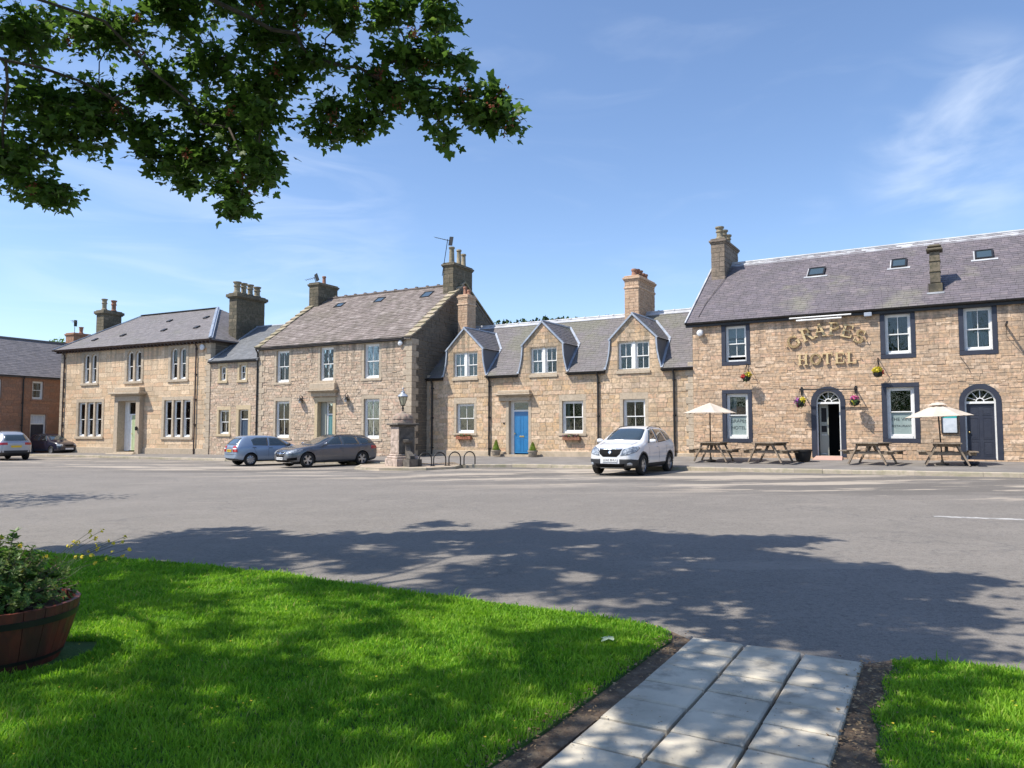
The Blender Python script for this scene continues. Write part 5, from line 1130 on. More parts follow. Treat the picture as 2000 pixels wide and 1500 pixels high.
ms=Masonry(X_); ks=sorted(set([h[2] for h in holes]+[h[3] for h in holes])); ms.lay((5,0,0),(1,0,0),'red_stone',lambda z:0,lambda z:RW_-5,-.1,RE,(.18,.24),(.3,.6),[(lambda f:(lambda z:(lambda q:(q[0]-5,q[1]-5) if q else None)(f(z))))(f_) for f_ in bl],ks,proud=(.008,.016)); ms.finish(250)
rr_=Roof((-.1,-.2,RE),(1,0,0),(0,3.7,RR-RE),math.hypot(3.7,RR-RE)); b=MB(); f=[(-.1,-.2,RE-.01),(RW_+.1,-.2,RE-.01),(RW_+.1,3.5,RR-.01),(-.1,3.5,RR-.01),(RW_+.1,7.2,RE),(-.1,7.2,RE)]
b.add(f+[(x,y,z-.1) for x,y,z in f],((0,1,2,3),(3,2,4,5),(7,6,9,8),(8,9,11,10),(0,6,7,1),(1,7,8,2),(0,3,9,6),(3,5,11,9),(2,8,10,4))); r_=b.build('roof',M['red_roof'],X_)
b=MB(); rr_.slates(b,lambda s:[(5,RW_+.2)],.22,(.28,.4),.012); b.build('slate_courses',M['red_roof'],r_,kind='stuff')
b=MB(); b.tube([(-.1,3.5,RR+.03),(RW_+.1,3.5,RR+.03)],.09,6); b.build('ridge_stones',M['red_roof'],X_)
gutter(X_,0,RW_,RE-.02,y=-.18); downpipe(X_,rx(-5.15),.0,RE)
chimney(X_,rx(-9.2),rx(-8.15),3.0,4.1,7.4,9.2,'red_stone',pots=[(rx(-8.6),3.55,.4,.13,'pot_clay',0)])
chimney(X_,rx(.3),rx(1.7),3.0,4.0,7.4,9.15,'red_stone',pots=[(rx(1.2),3.5,.55,.14,'pot_clay',1)])
tv_aerial(X_,(rx(.6),3.4,9.2),.9,30,0,.5,5)
b=MB(); b.bev(rx(-11.5),rx(-11),1,1.4,RE+1,RE+1.4); 
# hills and far wood behind
M['hill']=mat('hill_grass',(.06,.09,.03),(.08,.10,.04),rough=1,scale=.02)
mb=MB(); prof=[(-320,5),(-170,9),(-120,13.5),(-90,17),(-60,22),(-30,26.5),(0,29),(30,30),(60,27.5),(100,24),(180,20),(320,14)]
for i in range(len(prof)-1):
    (a,za),(c,zc)=prof[i],prof[i+1]; rows=[(120,-1,0),(150,.35,.35),(185,.8,.8),(205,1,1),(260,.9,.9),(420,0,0)]
    for (ya,_,fa),(yb,_,fb) in zip(rows,rows[1:]): mb.quad((a,ya,za*fa-1.2),(c,ya,zc*fa-1.2),(c,yb,zc*fb-1.2),(a,yb,za*fb-1.2))
mb.build('hill',M['hill'],None,smooth=60,kind='structure')
M['far_leaf']=mat('far_foliage',[(.03,.06,.025),(.045,.085,.03),(.06,.11,.04),(.035,.07,.03)],None,rnd='attr',rough=.9)
mb=MB()
for i in range(1100):
    x=rng.uniform(-60,75); y=rng.uniform(188,214); z0=pl(prof,x)*.96-1.4; h=rng.uniform(2.6,3.6)*(1 if rng.random()<.92 else 1.2); con=rng.random()<.35; r_=h*(.28 if con else .42)
    for q in range(30):
        t=rng.random(); a=rng.uniform(0,6.283); rr=r_*(1-t if con else math.sqrt(max(.05,1-(2*t-1)**2)))*rng.uniform(.7,1.08); c_=Vector((x+rr*math.cos(a),y+rr*math.sin(a),z0+h*(.12+.88*t))); s_=h*.17*rng.uniform(.7,1.3)
        d1=Vector((rng.gauss(0,1),rng.gauss(0,1),rng.gauss(0,1))).normalized()*s_; d2=Vector((rng.gauss(0,1),rng.gauss(0,1),rng.gauss(0,1))).normalized()*s_
        mb.add([c_-d1,c_-d2,c_+d1,c_+d2],((0,1,2,3),),r=rng.random())
mb.build('distant_wood',M['far_leaf'],None,kind='stuff',label='dark far off wood along the hilltop behind the cottage roofs',category='trees')
# ================================================================== STREET FURNITURE
def hp(u,v,z=0): p=HO+HU*u+HV*v; return Vector((p.x,p.y,z))
def cp(u,v,z=0): p=CO+HU*u+HV*v; return Vector((p.x,p.y,z))
def pave_z(u,v): return lerp(.45,.20+.0115*u,min(1,-v/4.7))+.0
# fountain with a lantern on top
M['pump_light']=mat('pale_weathered_stone',(.50,.40,.34),(.34,.27,.22),rough=.9,scale=5,bump=.012,bscale=25,stain=(.13,.12,.1,.7),stain_scale=2.5)
M['pump_dark']=mat('blackened_stone',(.09,.08,.07),(.15,.135,.115),rough=.9,scale=5,bump=.012,bscale=25,stain=(.3,.25,.2,.6),stain_scale=3)
M['pump_dome']=mat('mottled_dome_stone',(.36,.25,.2),(.27,.23,.18),rough=.9,scale=6,bump=.015,bscale=25,stain=(.15,.15,.1,.7),stain_scale=3)
F_=thing('drinking_fountain','weathered stone fountain with domed top on the paved island before the townhouse','fountain',(-4.6,31.3,.07),R(-54)); F_.scale=(.9,.9,1)
b=MB(); b.bev(-.60,.60,-.60,.60,-.1,.30,b=.02); b.bev(-.54,.54,-.54,.54,.301,.40,b=.03); b.bev(-.47,.47,-.47,.47,.401,.48,b=.03); b.build('base',M['pump_light'],F_)
b=MB(); b.bev(-.41,.41,-.41,.41,.481,1.62,b=.03)
b.bev(-.35,.35,-.425,-.40,.55,1.0,b=.01); b.bev(-.35,.35,-.425,-.40,1.06,1.50,b=.01)
so=b.build('shaft',M['pump_light'],F_)
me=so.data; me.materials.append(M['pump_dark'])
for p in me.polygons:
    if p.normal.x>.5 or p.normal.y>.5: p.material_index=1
b=MB(); b.bev(.405,.43,-.3,.3,.55,1.5,b=.01); b.lathe([(.10,0),(.2,.02),(.24,.12),(.2,.14),(.05,.06)],(.50,0,.95),14); b.build('basin',M['pump_dark'],F_,smooth=30)
b=MB(); b.bev(-.46,.46,-.46,.46,1.621,1.68,b=.02); b.bev(-.56,.56,-.56,.56,1.681,1.77,b=.025); b.build('cornice',M['pump_dark'],F_)
b=MB(); b.lathe([(.50,1.771),(.49,1.86),(.44,1.93)],nseg=24)
for i in range(10):      # lobed dome: ribs swelling between grooves
    a0=i*36; 
    for j in range(6):
        A,B=R(a0+j*6),R(a0+j*6+6); 
        def rr(a,t): return (.45*math.cos(t*1.25)+.02)*(1+.07*math.sin(((math.degrees(a)-a0)/36)*math.pi))
        for k in range(6):
            t0,t1=k/6,(k+1)/6; z0,z1=1.93+.27*math.sin(t0*1.45),1.93+.27*math.sin(t1*1.45)
            b.quad((rr(A,t0)*math.cos(A),rr(A,t0)*math.sin(A),z0),(rr(B,t0)*math.cos(B),rr(B,t0)*math.sin(B),z0),(rr(B,t1)*math.cos(B),rr(B,t1)*math.sin(B),z1),(rr(A,t1)*math.cos(A),rr(A,t1)*math.sin(A),z1))
b.lathe([(.17,2.17),(.12,2.24),(.05,2.27)],nseg=12); b.build('dome',M['pump_dome'],F_,smooth=25)
# trough with a sloping scroll, on the right hand side
b=MB(); b.prism([(.41,.48),(.47,.95),(.60,.62),(.98,.42),(.98,.30),(.60,.30)],lambda a,b_,d:(a,d,b_),-.12,.12); b.build('scroll_buttress',M['pump_dark'],F_)
b=MB(); b.box(.62,.68,-.32,.32,-.1,.29); b.box(1.22,1.28,-.32,.32,-.1,.29); b.box(.68,1.22,-.32,-.26,-.1,.29); b.box(.68,1.22,.26,.32,-.1,.29); b.box(.68,1.22,-.26,.26,-.1,.1); b.build('trough',M['pump_dark'],F_)
P_=thing('lantern','black framed pointed lantern standing on the domed stone fountain','lantern',(-4.6,31.3,2.34),R(-20))
b=MB(); b.tube([(0,0,0),(0,0,.24)],.028,8); b.lathe([(.05,0),(.03,.06),(.05,.12),(.03,.2),(.05,.25)],nseg=10); b.build('post',M['black_iron'],P_,smooth=40)
M['lamp_glass']=mat('lantern_glass',(.38,.37,.25),(.5,.48,.34),rough=.15,spec=.8)
b=MB(); b.lathe([(.085,.26),(.20,.60)],nseg=6); b.build('lamp_glass',M['lamp_glass'],P_)
b=MB()
for i in range(6): a=R(60*i); b.bar((.087*math.cos(a),.087*math.sin(a),.255),(.204*math.cos(a),.204*math.sin(a),.60),.018,.018)
b.lathe([(.09,.235),(.095,.26)],nseg=6); b.lathe([(.215,.595),(.225,.625)],nseg=6); b.build('frame',M['black_iron'],P_)
b=MB(); b.lathe([(.23,.626),(.17,.70),(.09,.76),(.07,.80),(.09,.83),(.03,.86),(.02,.93),(.035,.96),(.001,1.01)],nseg=12); b.build('cap',M['lead'],P_,smooth=35)
# cycle stands
proto=None
hoops=[((-3.55,30.55),'first cycle hoop, half hidden behind the fountain trough'),((-2.98,30.75),'second cycle hoop from the fountain trough'),((-2.38,31.0),'third cycle hoop, second from the far right end'),((-1.78,31.25),'rightmost cycle hoop, nearest the blue door house')]
for i,((x,y),lb) in enumerate(hoops):
    if proto is None:
        t=proto=thing('cycle_stand','','cycle stand',(x,y,.07),R(26),'black cycle hoops beside the fountain')
        b=MB(); b.tube([(-.27,0,0),(-.27,0,.28)]+[(-.27*math.cos(R(a)),0,.28+.27*math.sin(R(a))) for a in range(15,180,15)]+[(.27,0,.28),(.27,0,0)],.026,8); b.build('hoop',M['black_iron'],t,smooth=50)
        b=MB(); 
        for s_ in (-1,1): b.lathe([(.07,0),(.07,.014),(.03,.02)],(s_*.27,0,0),10)
        b.build('foot_plate',M['black_iron'],t)
    else: t=copy_tree(proto); t.location=(x,y,.07+.01*i); t.rotation_euler=(0,0,R(26+3*i))
    t['label']=lb
# picnic tables
M['wood']=mat('weathered_timber',[(.26,.20,.145),(.33,.26,.195),(.21,.165,.12),(.28,.23,.175)],(.17,.135,.10),rnd='attr',rough=.85,bump=.003,bscale=60,scale=7,stretch=(1,1,1),stain=(.18,.16,.11,.6),stain_scale=3)
def picnic():
    t=thing('picnic_table','','picnic table',(0,0,0),0,'timber picnic tables along the inn wall')
    L_=1.5
    for i in range(5):
        x=-.34+i*.17; b=MB(); b.bev(x-.08,x+.08,-L_/2,L_/2,.70,.74,b=.006,r=rng.random()); b.build('plank',M['wood'],t)
    for s_ in (-1,1):
        for k in (0,1): b=MB(); x=s_*(.68+.13*k); b.bev(x-.06,x+.06,-L_/2,L_/2,.43,.47,b=.006,r=rng.random()); b.build('seat',M['wood'],t)
    for y in (-.56,.56):
        for s_ in (-1,1): b=MB(); b.bar((s_*.28,y,.70),(s_*.62,y,.0),.05,.10,up=(0,1,0),r=rng.random()); b.build('leg',M['wood'],t)
        b=MB(); b.box(-.82,.82,y+.03,y+.075,.33,.43); b.box(-.38,.38,y+.03,y+.075,.61,.70); b.build('crossbeam',M['wood'],t)
    b=MB(); b.bar((0,-.5,.38),(0,-.12,.66),.08,.05); b.bar((0,.5,.38),(0,.12,.66),.08,.05); b.build('brace',M['wood'],t); return t
tabs=[(1.45,-2.2,2,'timber picnic table under the left parasol, nearest the white car'),(3.60,-2.25,-9,'timber picnic table between the left parasol and the dark tub'),(7.05,-2.25,-12,'timber picnic table just right of the open arched door'),(9.30,-2.25,3,'timber picnic table under the parasol before the navy door')]
tp=None
for u,v,a,lb in tabs:
    if tp is None: t=tp=picnic()
    else: t=copy_tree(tp)
    t.location=hp(u,v,pave_z(u,v)+.01); t.rotation_euler=(math.atan2(0,1),0,AH+R(a)); t['label']=lb
# parasols
M['canvas']=mat('cream_canvas',(.74,.66,.56),(.66,.58,.49),rough=.85,scale=3,trans=.25)
def parasol(sz,vent,top,rim):
    t=thing('parasol','','parasol',(0,0,0),0,'cream parasols over the picnic tables')
    b=MB(); b.tube([(0,0,.05),(0,0,top-.03)],.024,8); b.build('pole',M['black_iron'],t,smooth=50)
    b=MB(); b.lathe([(.2,0),(.2,.05),(.05,.08),(.04,.16)],nseg=14); b.build('base',M['black_iron'],t,smooth=40)
    b=MB(); n_=8; pts=[]
    for i in range(n_): a=R(45*i+22.5); q=sz if i%1==0 else sz; pts.append((q*math.cos(a),q*math.sin(a)))
    def P(i,tt):
        a=pts[i%n_]; c=pts[(i+1)%n_]; return a
    K_=6; J=4
    for i in range(n_):
        a,c=pts[i],pts[(i+1)%n_]
        for k in range(K_):
            for j in range(J):
                def q(kk,jj):
                    t_=kk/K_; s_=jj/J; x=lerp(a[0],c[0],s_)*t_; y=lerp(a[1],c[1],s_)*t_; sag=.035*math.sin(math.pi*s_)*t_; z=lerp(top,rim,t_**1.05)-sag*(1 if t_<1 else -.2); return (x,y,z)
                b.quad(q(k,j),q(k+1,j),q(k+1,j+1),q(k,j+1))
    b.build('canopy',M['canvas'],t,smooth=20)
    b=MB()
    for i in range(n_): b.bar((0,0,top-.09),(pts[i][0]*.98,pts[i][1]*.98,rim-.025),.012,.018)
    b.build('rib',M['black_iron'],t)
    if vent: b=MB(); b.lathe([(.30,top-.05),(.16,top+.03),(.02,top+.05)],nseg=8); b.build('vent',M['canvas'],t,smooth=20)
    return t
p=parasol(1.03,False,2.28,1.87); p.location=hp(1.33,-2.2,pave_z(1.3,-2.2)); p.rotation_euler=(0,0,.3); p['label']='cream parasol over the picnic table left of the lettered inn window'
p=parasol(1.04,True,2.06,1.62); p.location=hp(9.17,-2.2,pave_z(9.1,-2.2)); p.rotation_euler=(R(-2),R(-1.5),.5); p['label']='cream parasol with a vented top in front of the navy door'
# leaves helper for plants
def leafcloud(b,c,r_,n_,size,ms=(0,),flat=1,up=.2,jit=.35):
    for i in range(n_):
        d=Vector((rng.gauss(0,1),rng.gauss(0,1),rng.gauss(0,1))).normalized(); k=rng.uniform(.55,1.05); p=Vector(c)+Vector((d.x*r_[0]*k,d.y*r_[1]*k,d.z*r_[2]*k))
        nrm=(d+Vector((rng.gauss(0,jit),rng.gauss(0,jit),rng.gauss(0,jit)+up))).normalized(); t_=nrm.orthogonal().normalized(); t_.rotate(Matrix.Rotation(rng.uniform(0,6.28),3,nrm)); s_=nrm.cross(t_); z=size*rng.uniform(.6,1.3)
        b.add([p-t_*z,p-s_*z*.5*flat,p+t_*z,p+s_*z*.5*flat],((0,1,2,3),),m=rng.choice(ms),r=rng.random())
M['leaf_green']=mat('plant_leaf',[(.03,.07,.015),(.05,.11,.02),(.08,.16,.03),(.04,.09,.02)],None,rnd='attr',rough=.6,trans=.25)
for nm,c in (('flower_yellow',(.75,.62,.03)),('flower_red',(.6,.02,.02)),('flower_purple',(.32,.08,.42)),('flower_pink',(.75,.12,.3)),('flower_dark',(.16,.02,.07))): M[nm]=mat(nm,c,tuple(x*.6 for x in c),rough=.6,scale=30,trans=.2)
fm=['leaf_green','flower_yellow','flower_red','flower_purple','flower_pink','flower_dark']; FM=[M[k] for k in fm]
def basket(name,lb,u,z,parts,bracket=True,v=-.42):
    t=thing(name,lb,'hanging basket',hp(u,v,z),AH,'hanging flower baskets on the inn wall')
    b=MB(); b.lathe([(.03,-.20),(.12,-.17),(.17,-.08),(.18,.0)],nseg=14); b.build('bowl',M['rubber'],t,smooth=40)
    b=MB()
    for k in range(3): a=R(120*k+30); b.tube([(.17*math.cos(a),.17*math.sin(a),0),(0,0,.46)],.006,4)
    b.build('chain',M['black_iron'],t)
    if bracket: b=MB(); b.bar((0,.42,.52),(0,-.02,.52),.02,.025); b.bar((0,.41,.1),(0,.41,.56),.03,.02); b.tube([(0,.40,.2),(0,.2,.3),(0,.05,.5)],.01,5); b.build('bracket',M['black_iron'],t)
    b=MB(); leafcloud(b,(0,0,.02),(.2,.2,.14),170,.035,(0,)); leafcloud(b,(0,0,-.1),(.2,.2,.16),60,.03,(0,))
    b.build('foliage',M['leaf_green'],t,kind='stuff')
    b=MB()
    for c,r_,n_,m_ in parts: leafcloud(b,c,r_,int(n_*1.2),.034,m_,flat=1.6)
    b.build('flowers',FM,t,kind='stuff')
basket('hanging_basket','small basket of red and yellow flowers under the left upper inn window',2.33,3.72,[((-.1,-.06,.0),(.13,.13,.1),90,(2,)),((.08,-.03,.08),(.14,.14,.12),110,(1,))])
basket('hanging_basket','basket of bright yellow flowers right of the HOTEL lettering',7.15,3.72,[((-.02,-.05,.06),(.19,.18,.15),190,(1,)),((.14,0,.0),(.1,.1,.1),20,(2,))])
basket('hanging_basket','basket of purple and yellow flowers on the iron bar left of the open door',4.38,2.66,[((-.1,-.05,.03),(.14,.14,.15),80,(3,3,4)),((.11,-.05,.05),(.13,.13,.14),110,(1,)),((0,0,-.15),(.2,.2,.12),40,(5,0))],False)
basket('hanging_basket','basket of pink and purple flowers on the iron bar right of the open door',6.34,2.66,[((0,-.04,.1),(.18,.18,.1),120,(3,4,4)),((-.02,-.05,-.05),(.17,.17,.12),70,(1,0,0)),((-.1,0,-.1),(.12,.12,.12),20,(5,))],False)
t=thing('basket_rail','long black iron bar over the open arched door carrying two flower baskets','rail',HO,AH)
b=MB(); b.bar((4.36,-.42,3.13),(6.36,-.42,3.10),.045,.045); b.build('bar',M['black_iron'],t)
for x in (4.38,6.34): b=MB(); b.bar((x,-.02,3.14),(x,-.45,3.14),.03,.04); b.box(x-.04,x+.04,-.05,-.03,2.95,3.25); b.build('bracket',M['black_iron'],t)
# tub by the door, bowl under the table
b=MB(); b.lathe([(.22,0),(.25,.03),(.31,.36),(.34,.37),(.34,.43),(.29,.43),(.27,.33),(.01,.33)],nseg=20); o=b.build('plant_tub',M['rubber'],None,smooth=35,label='empty dark round tub on the pavement left of the open inn door',category='tub'); o.location=hp(4.62,-1.5,pave_z(4.6,-1.5))
b=MB(); b.lathe([(.16,0),(.22,.04),(.24,.1),(.20,.12),(.18,.06),(.01,.05)],nseg=18); o=b.build('dog_bowl',M['navy'],None,smooth=35,label='dark blue bowl on the pavement below the navy door',category='bowl'); o.location=hp(10.0,-2.2,pave_z(10,-2.2)+.01)
# conifer pots at the blue door
M['conifer']=mat('golden_conifer',[(.18,.26,.02),(.28,.36,.03),(.12,.2,.02)],None,rnd='attr',rough=.7,trans=.25); M['pot_stone']=mat('stone_pot',(.36,.3,.23),(.26,.22,.17),rough=.9,scale=8,bump=.01)
for u,lb,h in ((-9.78,'golden conifer in a stone pot left of the blue door',.52),(-7.72,'smaller golden conifer in a stone pot right of the blue door',.42)):
    t=thing('potted_conifer',lb,'potted plant',cp(u,-.42,.30),AH,'potted conifers at the blue door')
    b=MB(); b.lathe([(.16,0),(.2,.05),(.22,.2),(.25,.22),(.25,.28),(.19,.28),(.18,.22),(.01,.22)],nseg=18); b.build('pot',M['pot_stone'],t,smooth=35)
    b=MB()
    for i in range(420):
        q=rng.random(); a=rng.uniform(0,6.283); rr=.2*(1-q)**.7*rng.uniform(.8,1.05); p=Vector((rr*math.cos(a),rr*math.sin(a),.24+q*h)); d=Vector((math.cos(a)*.5,math.sin(a)*.5,1)).normalized()*.05; s_=Vector((-math.sin(a),math.cos(a),0))*.014; b.add([p-s_,p+s_,p+d],((0,1,2),),r=rng.random())
    b.lathe([(.14,.22),(.16,.35),(.06,.22+h*.9)],nseg=8,r=.9); b.build('foliage',M['conifer'],t,kind='stuff')
    b=MB(); leafcloud(b,(.12,-.02,.30),(.14,.1,.08),60,.03,(0,)); b.build('trailing_leaves',M['leaf_green'],t,kind='stuff')
# window boxes
M['terracotta']=mat('terracotta',(.35,.13,.07),(.26,.1,.06),rough=.8,scale=9)
for u,lb,ms_,m_ in ((-11.9,'terracotta window box with sparse red flowers under the leftmost ground floor cottage window',(0,0,5,2),'terracotta'),(-5.8,'window box full of dark purple flowers right of the blue door',(5,5,3,0),'blind')):
    t=thing('window_box',lb,'window box',cp(u,-.13,1.08),AH,'window boxes on the cottage sills')
    b=MB(); b.bev(-.44,.44,-.09,.09,0,.16,b=.01); b.build('trough',M[m_],t); b=MB(); leafcloud(b,(0,0,.19),(.5,.13,.09),260,.03,(0,)); leafcloud(b,(0,-.04,.2),(.52,.14,.09),170,.026,ms_,flat=1.6); b.build('flowers',FM,t,kind='stuff')
    b=MB(); b.bar((-.35,.0,-.01),(-.35,.12,-.12),.02,.02); b.bar((.35,.0,-.01),(.35,.12,-.12),.02,.02); b.build('bracket',M['black_iron'],t)
t=thing('geranium_pot','small pot of red geraniums inside the lower right townhouse window','potted plant',MO+MU*mu(-2.35)+MV*.33+Vector((0,0,1.2)),AM)
b=MB(); b.lathe([(.07,0),(.09,.13),(.1,.15)],nseg=10); b.build('pot',M['terracotta'],t); b=MB(); leafcloud(b,(0,0,.28),(.12,.08,.13),60,.03,(0,)); leafcloud(b,(0,0,.34),(.13,.09,.09),50,.03,(2,)); b.build('flowers',FM,t,kind='stuff')

# ================================================================== CARS
def paint(name,c,metal=.0,rough=.28): return mat(name,c,None,rough=rough,metal=metal,coat=.8,spec=.5)
M['car_glass']=mat('car_glass',(.035,.05,.055),rough=.04,spec=1.0,coat=1); M['chrome']=mat('chrome',(.75,.76,.78),rough=.12,metal=1); M['alloy']=mat('alloy_wheel',(.52,.53,.55),rough=.3,metal=.7)
M['black_plastic']=mat('black_plastic',(.022,.024,.028),rough=.6); M['tail_red']=mat('tail_lamp',(.42,.01,.012),rough=.15,coat=1); M['lamp_clear']=mat('headlamp',(.42,.46,.5),(.12,.13,.15),rough=.08,coat=1,scale=14,spec=.9); M['lamp_dark']=mat('dark_headlamp',(.10,.12,.15),(.4,.44,.48),rough=.08,coat=1,scale=11)
M['plate_y']=mat('yellow_plate',(.72,.5,.03),rough=.5); M['plate_w']=mat('white_plate',(.75,.76,.77),rough=.5); M['plate_ink']=mat('plate_letters',(.01,.01,.01),rough=.5)
M['mesh_dark']=mat('grille_black',(.008,.008,.009),rough=.85,spec=.15)
def wheel(par,x,y,side,r_,style,rimm='alloy'):
    w_=thing('wheel','',''); del w_['label'],w_['category']; w_.parent=par; w_.location=(x,y,r_)
    W_=.205; b=MB(); s_=side
    prof=[(r_*.68,-W_/2),(r_*.90,-W_/2),(r_*.985,-W_*.36),(r_,-W_*.2),(r_,W_*.2),(r_*.985,W_*.36),(r_*.90,W_/2),(r_*.68,W_/2),(r_*.66,W_*.3),(r_*.66,-W_*.3),(r_*.68,-W_/2)]
    b.lathe(prof,nseg=28,cap=False); t=b.build('tyre',M['rubber'],w_,smooth=35); t.rotation_euler=(R(90),0,0)
    b=MB(); rr=r_*.67; z=W_*.36
    b.lathe([(rr,-z),(rr,z),(rr*.93,z+.006),(rr*.90,z-.02),(rr*.9,-z)],nseg=28,cap=False); b.lathe([(.001,z-.02),(.055,z-.02),(.06,z-.03),(.06,z-.06)],nseg=12,cap=False)
    b.lathe([(rr*.9,z-.10),(.001,z-.11)],nseg=20,cap=False,m=1)
    if style=='cover': 
        b.lathe([(rr*.92,z-.015),(rr*.6,z+.004),(.07,z+.0),(.001,z+.003)],nseg=28,cap=False)
        for k in range(9): a=R(40*k); b.xbox(Matrix.Translation((rr*.76*math.cos(a),rr*.76*math.sin(a),z-.002))@Matrix.Rotation(a,4,'Z'),rr*.22,rr*.13,.012,m=1)
    else:
        n_=style; 
        for k in range(n_):
            a=2*math.pi*k/n_+.3
            for da in (-.16,.16):
                p=(.05*math.cos(a+da*2),.05*math.sin(a+da*2),z-.025); q=(rr*.93*math.cos(a+da),rr*.93*math.sin(a+da),z-.012); b.bar(p,q,.035 if n_<7 else .022,.02,up=(0,0,1))
    t=b.build('rim',[M[rimm],M['mesh_dark']],w_,smooth=35); t.rotation_euler=(R(90*(1 if s_<0 else -1)),0,0)
def clip2(poly,lvl):
    import bmesh
    bm=bmesh.new(); bm.faces.new([bm.verts.new((a,b_,0)) for a,b_ in poly]); bmesh.ops.triangulate(bm,faces=bm.faces)
    for _ in range(lvl): bmesh.ops.subdivide_edges(bm,edges=bm.edges,cuts=1,use_grid_fill=True)
    bmesh.ops.triangulate(bm,faces=bm.faces); V=[tuple(v.co[:2]) for v in bm.verts]; bm.verts.index_update(); F=[tuple(v.index for v in f.verts) for f in bm.faces]; bm.free(); return V,F
def car(name,label,loc,rz,S):
    t=thing(name,label,'car',loc,rz); L=S['len']; xs=S['xs']; secs=[]
    for x in xs:
        zb=pl(S['zb'],x); W_=pl(S['hw'],x); ze=pl(S['belt'],x); zt=pl(S['top'],x); wt=pl(S['tw'],x); ze=min(ze,zt-.02); wb=W_*S.get('beltw',.955)
        h=ze-zb; g=zt-ze
        secs.append([(x,0,zb),(x,W_*.6,zb),(x,W_*.90,zb+.02),(x,W_*.985,zb+h*.22),(x,W_,zb+h*.55),(x,W_*.985,zb+h*.82),(x,wb,ze),(x,lerp(wb,wt,.5),ze+g*.5),(x,wt,ze+g*.86),(x,wt*.86,ze+g*.965),(x,wt*.5,zt),(x,0,zt+.004)])
    n_=len(secs[0]); V=[]
    for s_ in secs: V+=s_
    F=[]
    for i in range(len(secs)-1):
        for j in range(n_-1): a=i*n_+j; F.append((a,a+1,a+n_+1,a+n_))
    V2=[(x,-y,z) for x,y,z in V]; o=len(V); F2=[tuple(o+i for i in reversed(f)) for f in F]
    e0=[0*n_+j for j in range(n_)]; e1=[(len(secs)-1)*n_+j for j in range(n_)]; F+=F2
    for e,fl in ((e0,True),(e1,False)):
        for j in range(n_-1): q=(e[j],e[j+1],o+e[j+1],o+e[j]); F.append(q[::-1] if fl else q)
    bm=bmesh.new(); vs=[bm.verts.new(v) for v in V+V2]
    for f in F:
        try: bm.faces.new([vs[i] for i in f])
        except ValueError: pass
    bmesh.ops.remove_doubles(bm,verts=bm.verts,dist=.0008); bmesh.ops.recalc_face_normals(bm,faces=bm.faces)
    me=bpy.data.meshes.new('body'); bm.to_mesh(me); bm.free()
    tmp=bpy.data.objects.new('tmp',me); COL.objects.link(tmp); md=tmp.modifiers.new('s','SUBSURF'); md.levels=3; md.render_levels=3
    cut=MB(); ar=S['r']+S.get('gap',.055)
    for wx in S['wx']:
        for s_ in (-1,1):
            pr=[]; 
            o2=[(wx+ar*math.cos(R(a)),S['r']+ar*math.sin(R(a))) for a in range(0,360,12)]
            cut.prism(o2,lambda a,b_,d:(a,d,b_),s_*(S['w']/2-.30),s_*(S['w']/2+.3))
    cm=cut.mesh('cut',M['black_plastic']); fix_normals(cm); co=bpy.data.objects.new('cut',cm); COL.objects.link(co)
    m2=tmp.modifiers.new('b','BOOLEAN'); m2.operation='DIFFERENCE'; m2.object=co; m2.solver='EXACT'
    dg=bpy.context.evaluated_depsgraph_get(); dg.update(); bme=bpy.data.meshes.new_from_object(tmp.evaluated_get(dg)); 
    tmp.modifiers.remove(m2); dg=bpy.context.evaluated_depsgraph_get(); dg.update(); full=bpy.data.meshes.new_from_object(tmp.evaluated_get(dg))
    bvh=BVHTree.FromPolygons([v.co.copy() for v in full.vertices],[tuple(p.vertices) for p in full.polygons])
    bpy.data.objects.remove(tmp); bpy.data.objects.remove(co)
    bme.materials.clear(); [bme.materials.append(M[k]) for k in (S['paint'],'black_plastic')]
    bm=bmesh.new(); bm.from_mesh(bme)
    if S.get('clad'):
        bmesh.ops.bisect_plane(bm,geom=bm.verts[:]+bm.edges[:]+bm.faces[:],plane_co=(0,0,S['clad']),plane_no=(0,0,1))
    for f in bm.faces:
        c=f.calc_center_median(); f.material_index=0
        for wx in S['wx']:
            if math.hypot(c.x-wx,c.z-S['r'])<ar+.004 and (abs(f.normal.y)<.35 or abs(c.y)<S['w']/2-.2): f.material_index=1
            if S.get('arch') and math.hypot(c.x-wx,c.z-S['r'])<ar+S['arch'] and abs(c.y)>S['w']/2-.25: f.material_index=1
        if S.get('clad') and c.z<S['clad']: f.material_index=1
        if f.normal.z<-.6 and c.z<.4: f.material_index=1
    bm.to_mesh(bme); bm.free(); bme.name='body'
    body=link('body',bme,t,smooth=50)
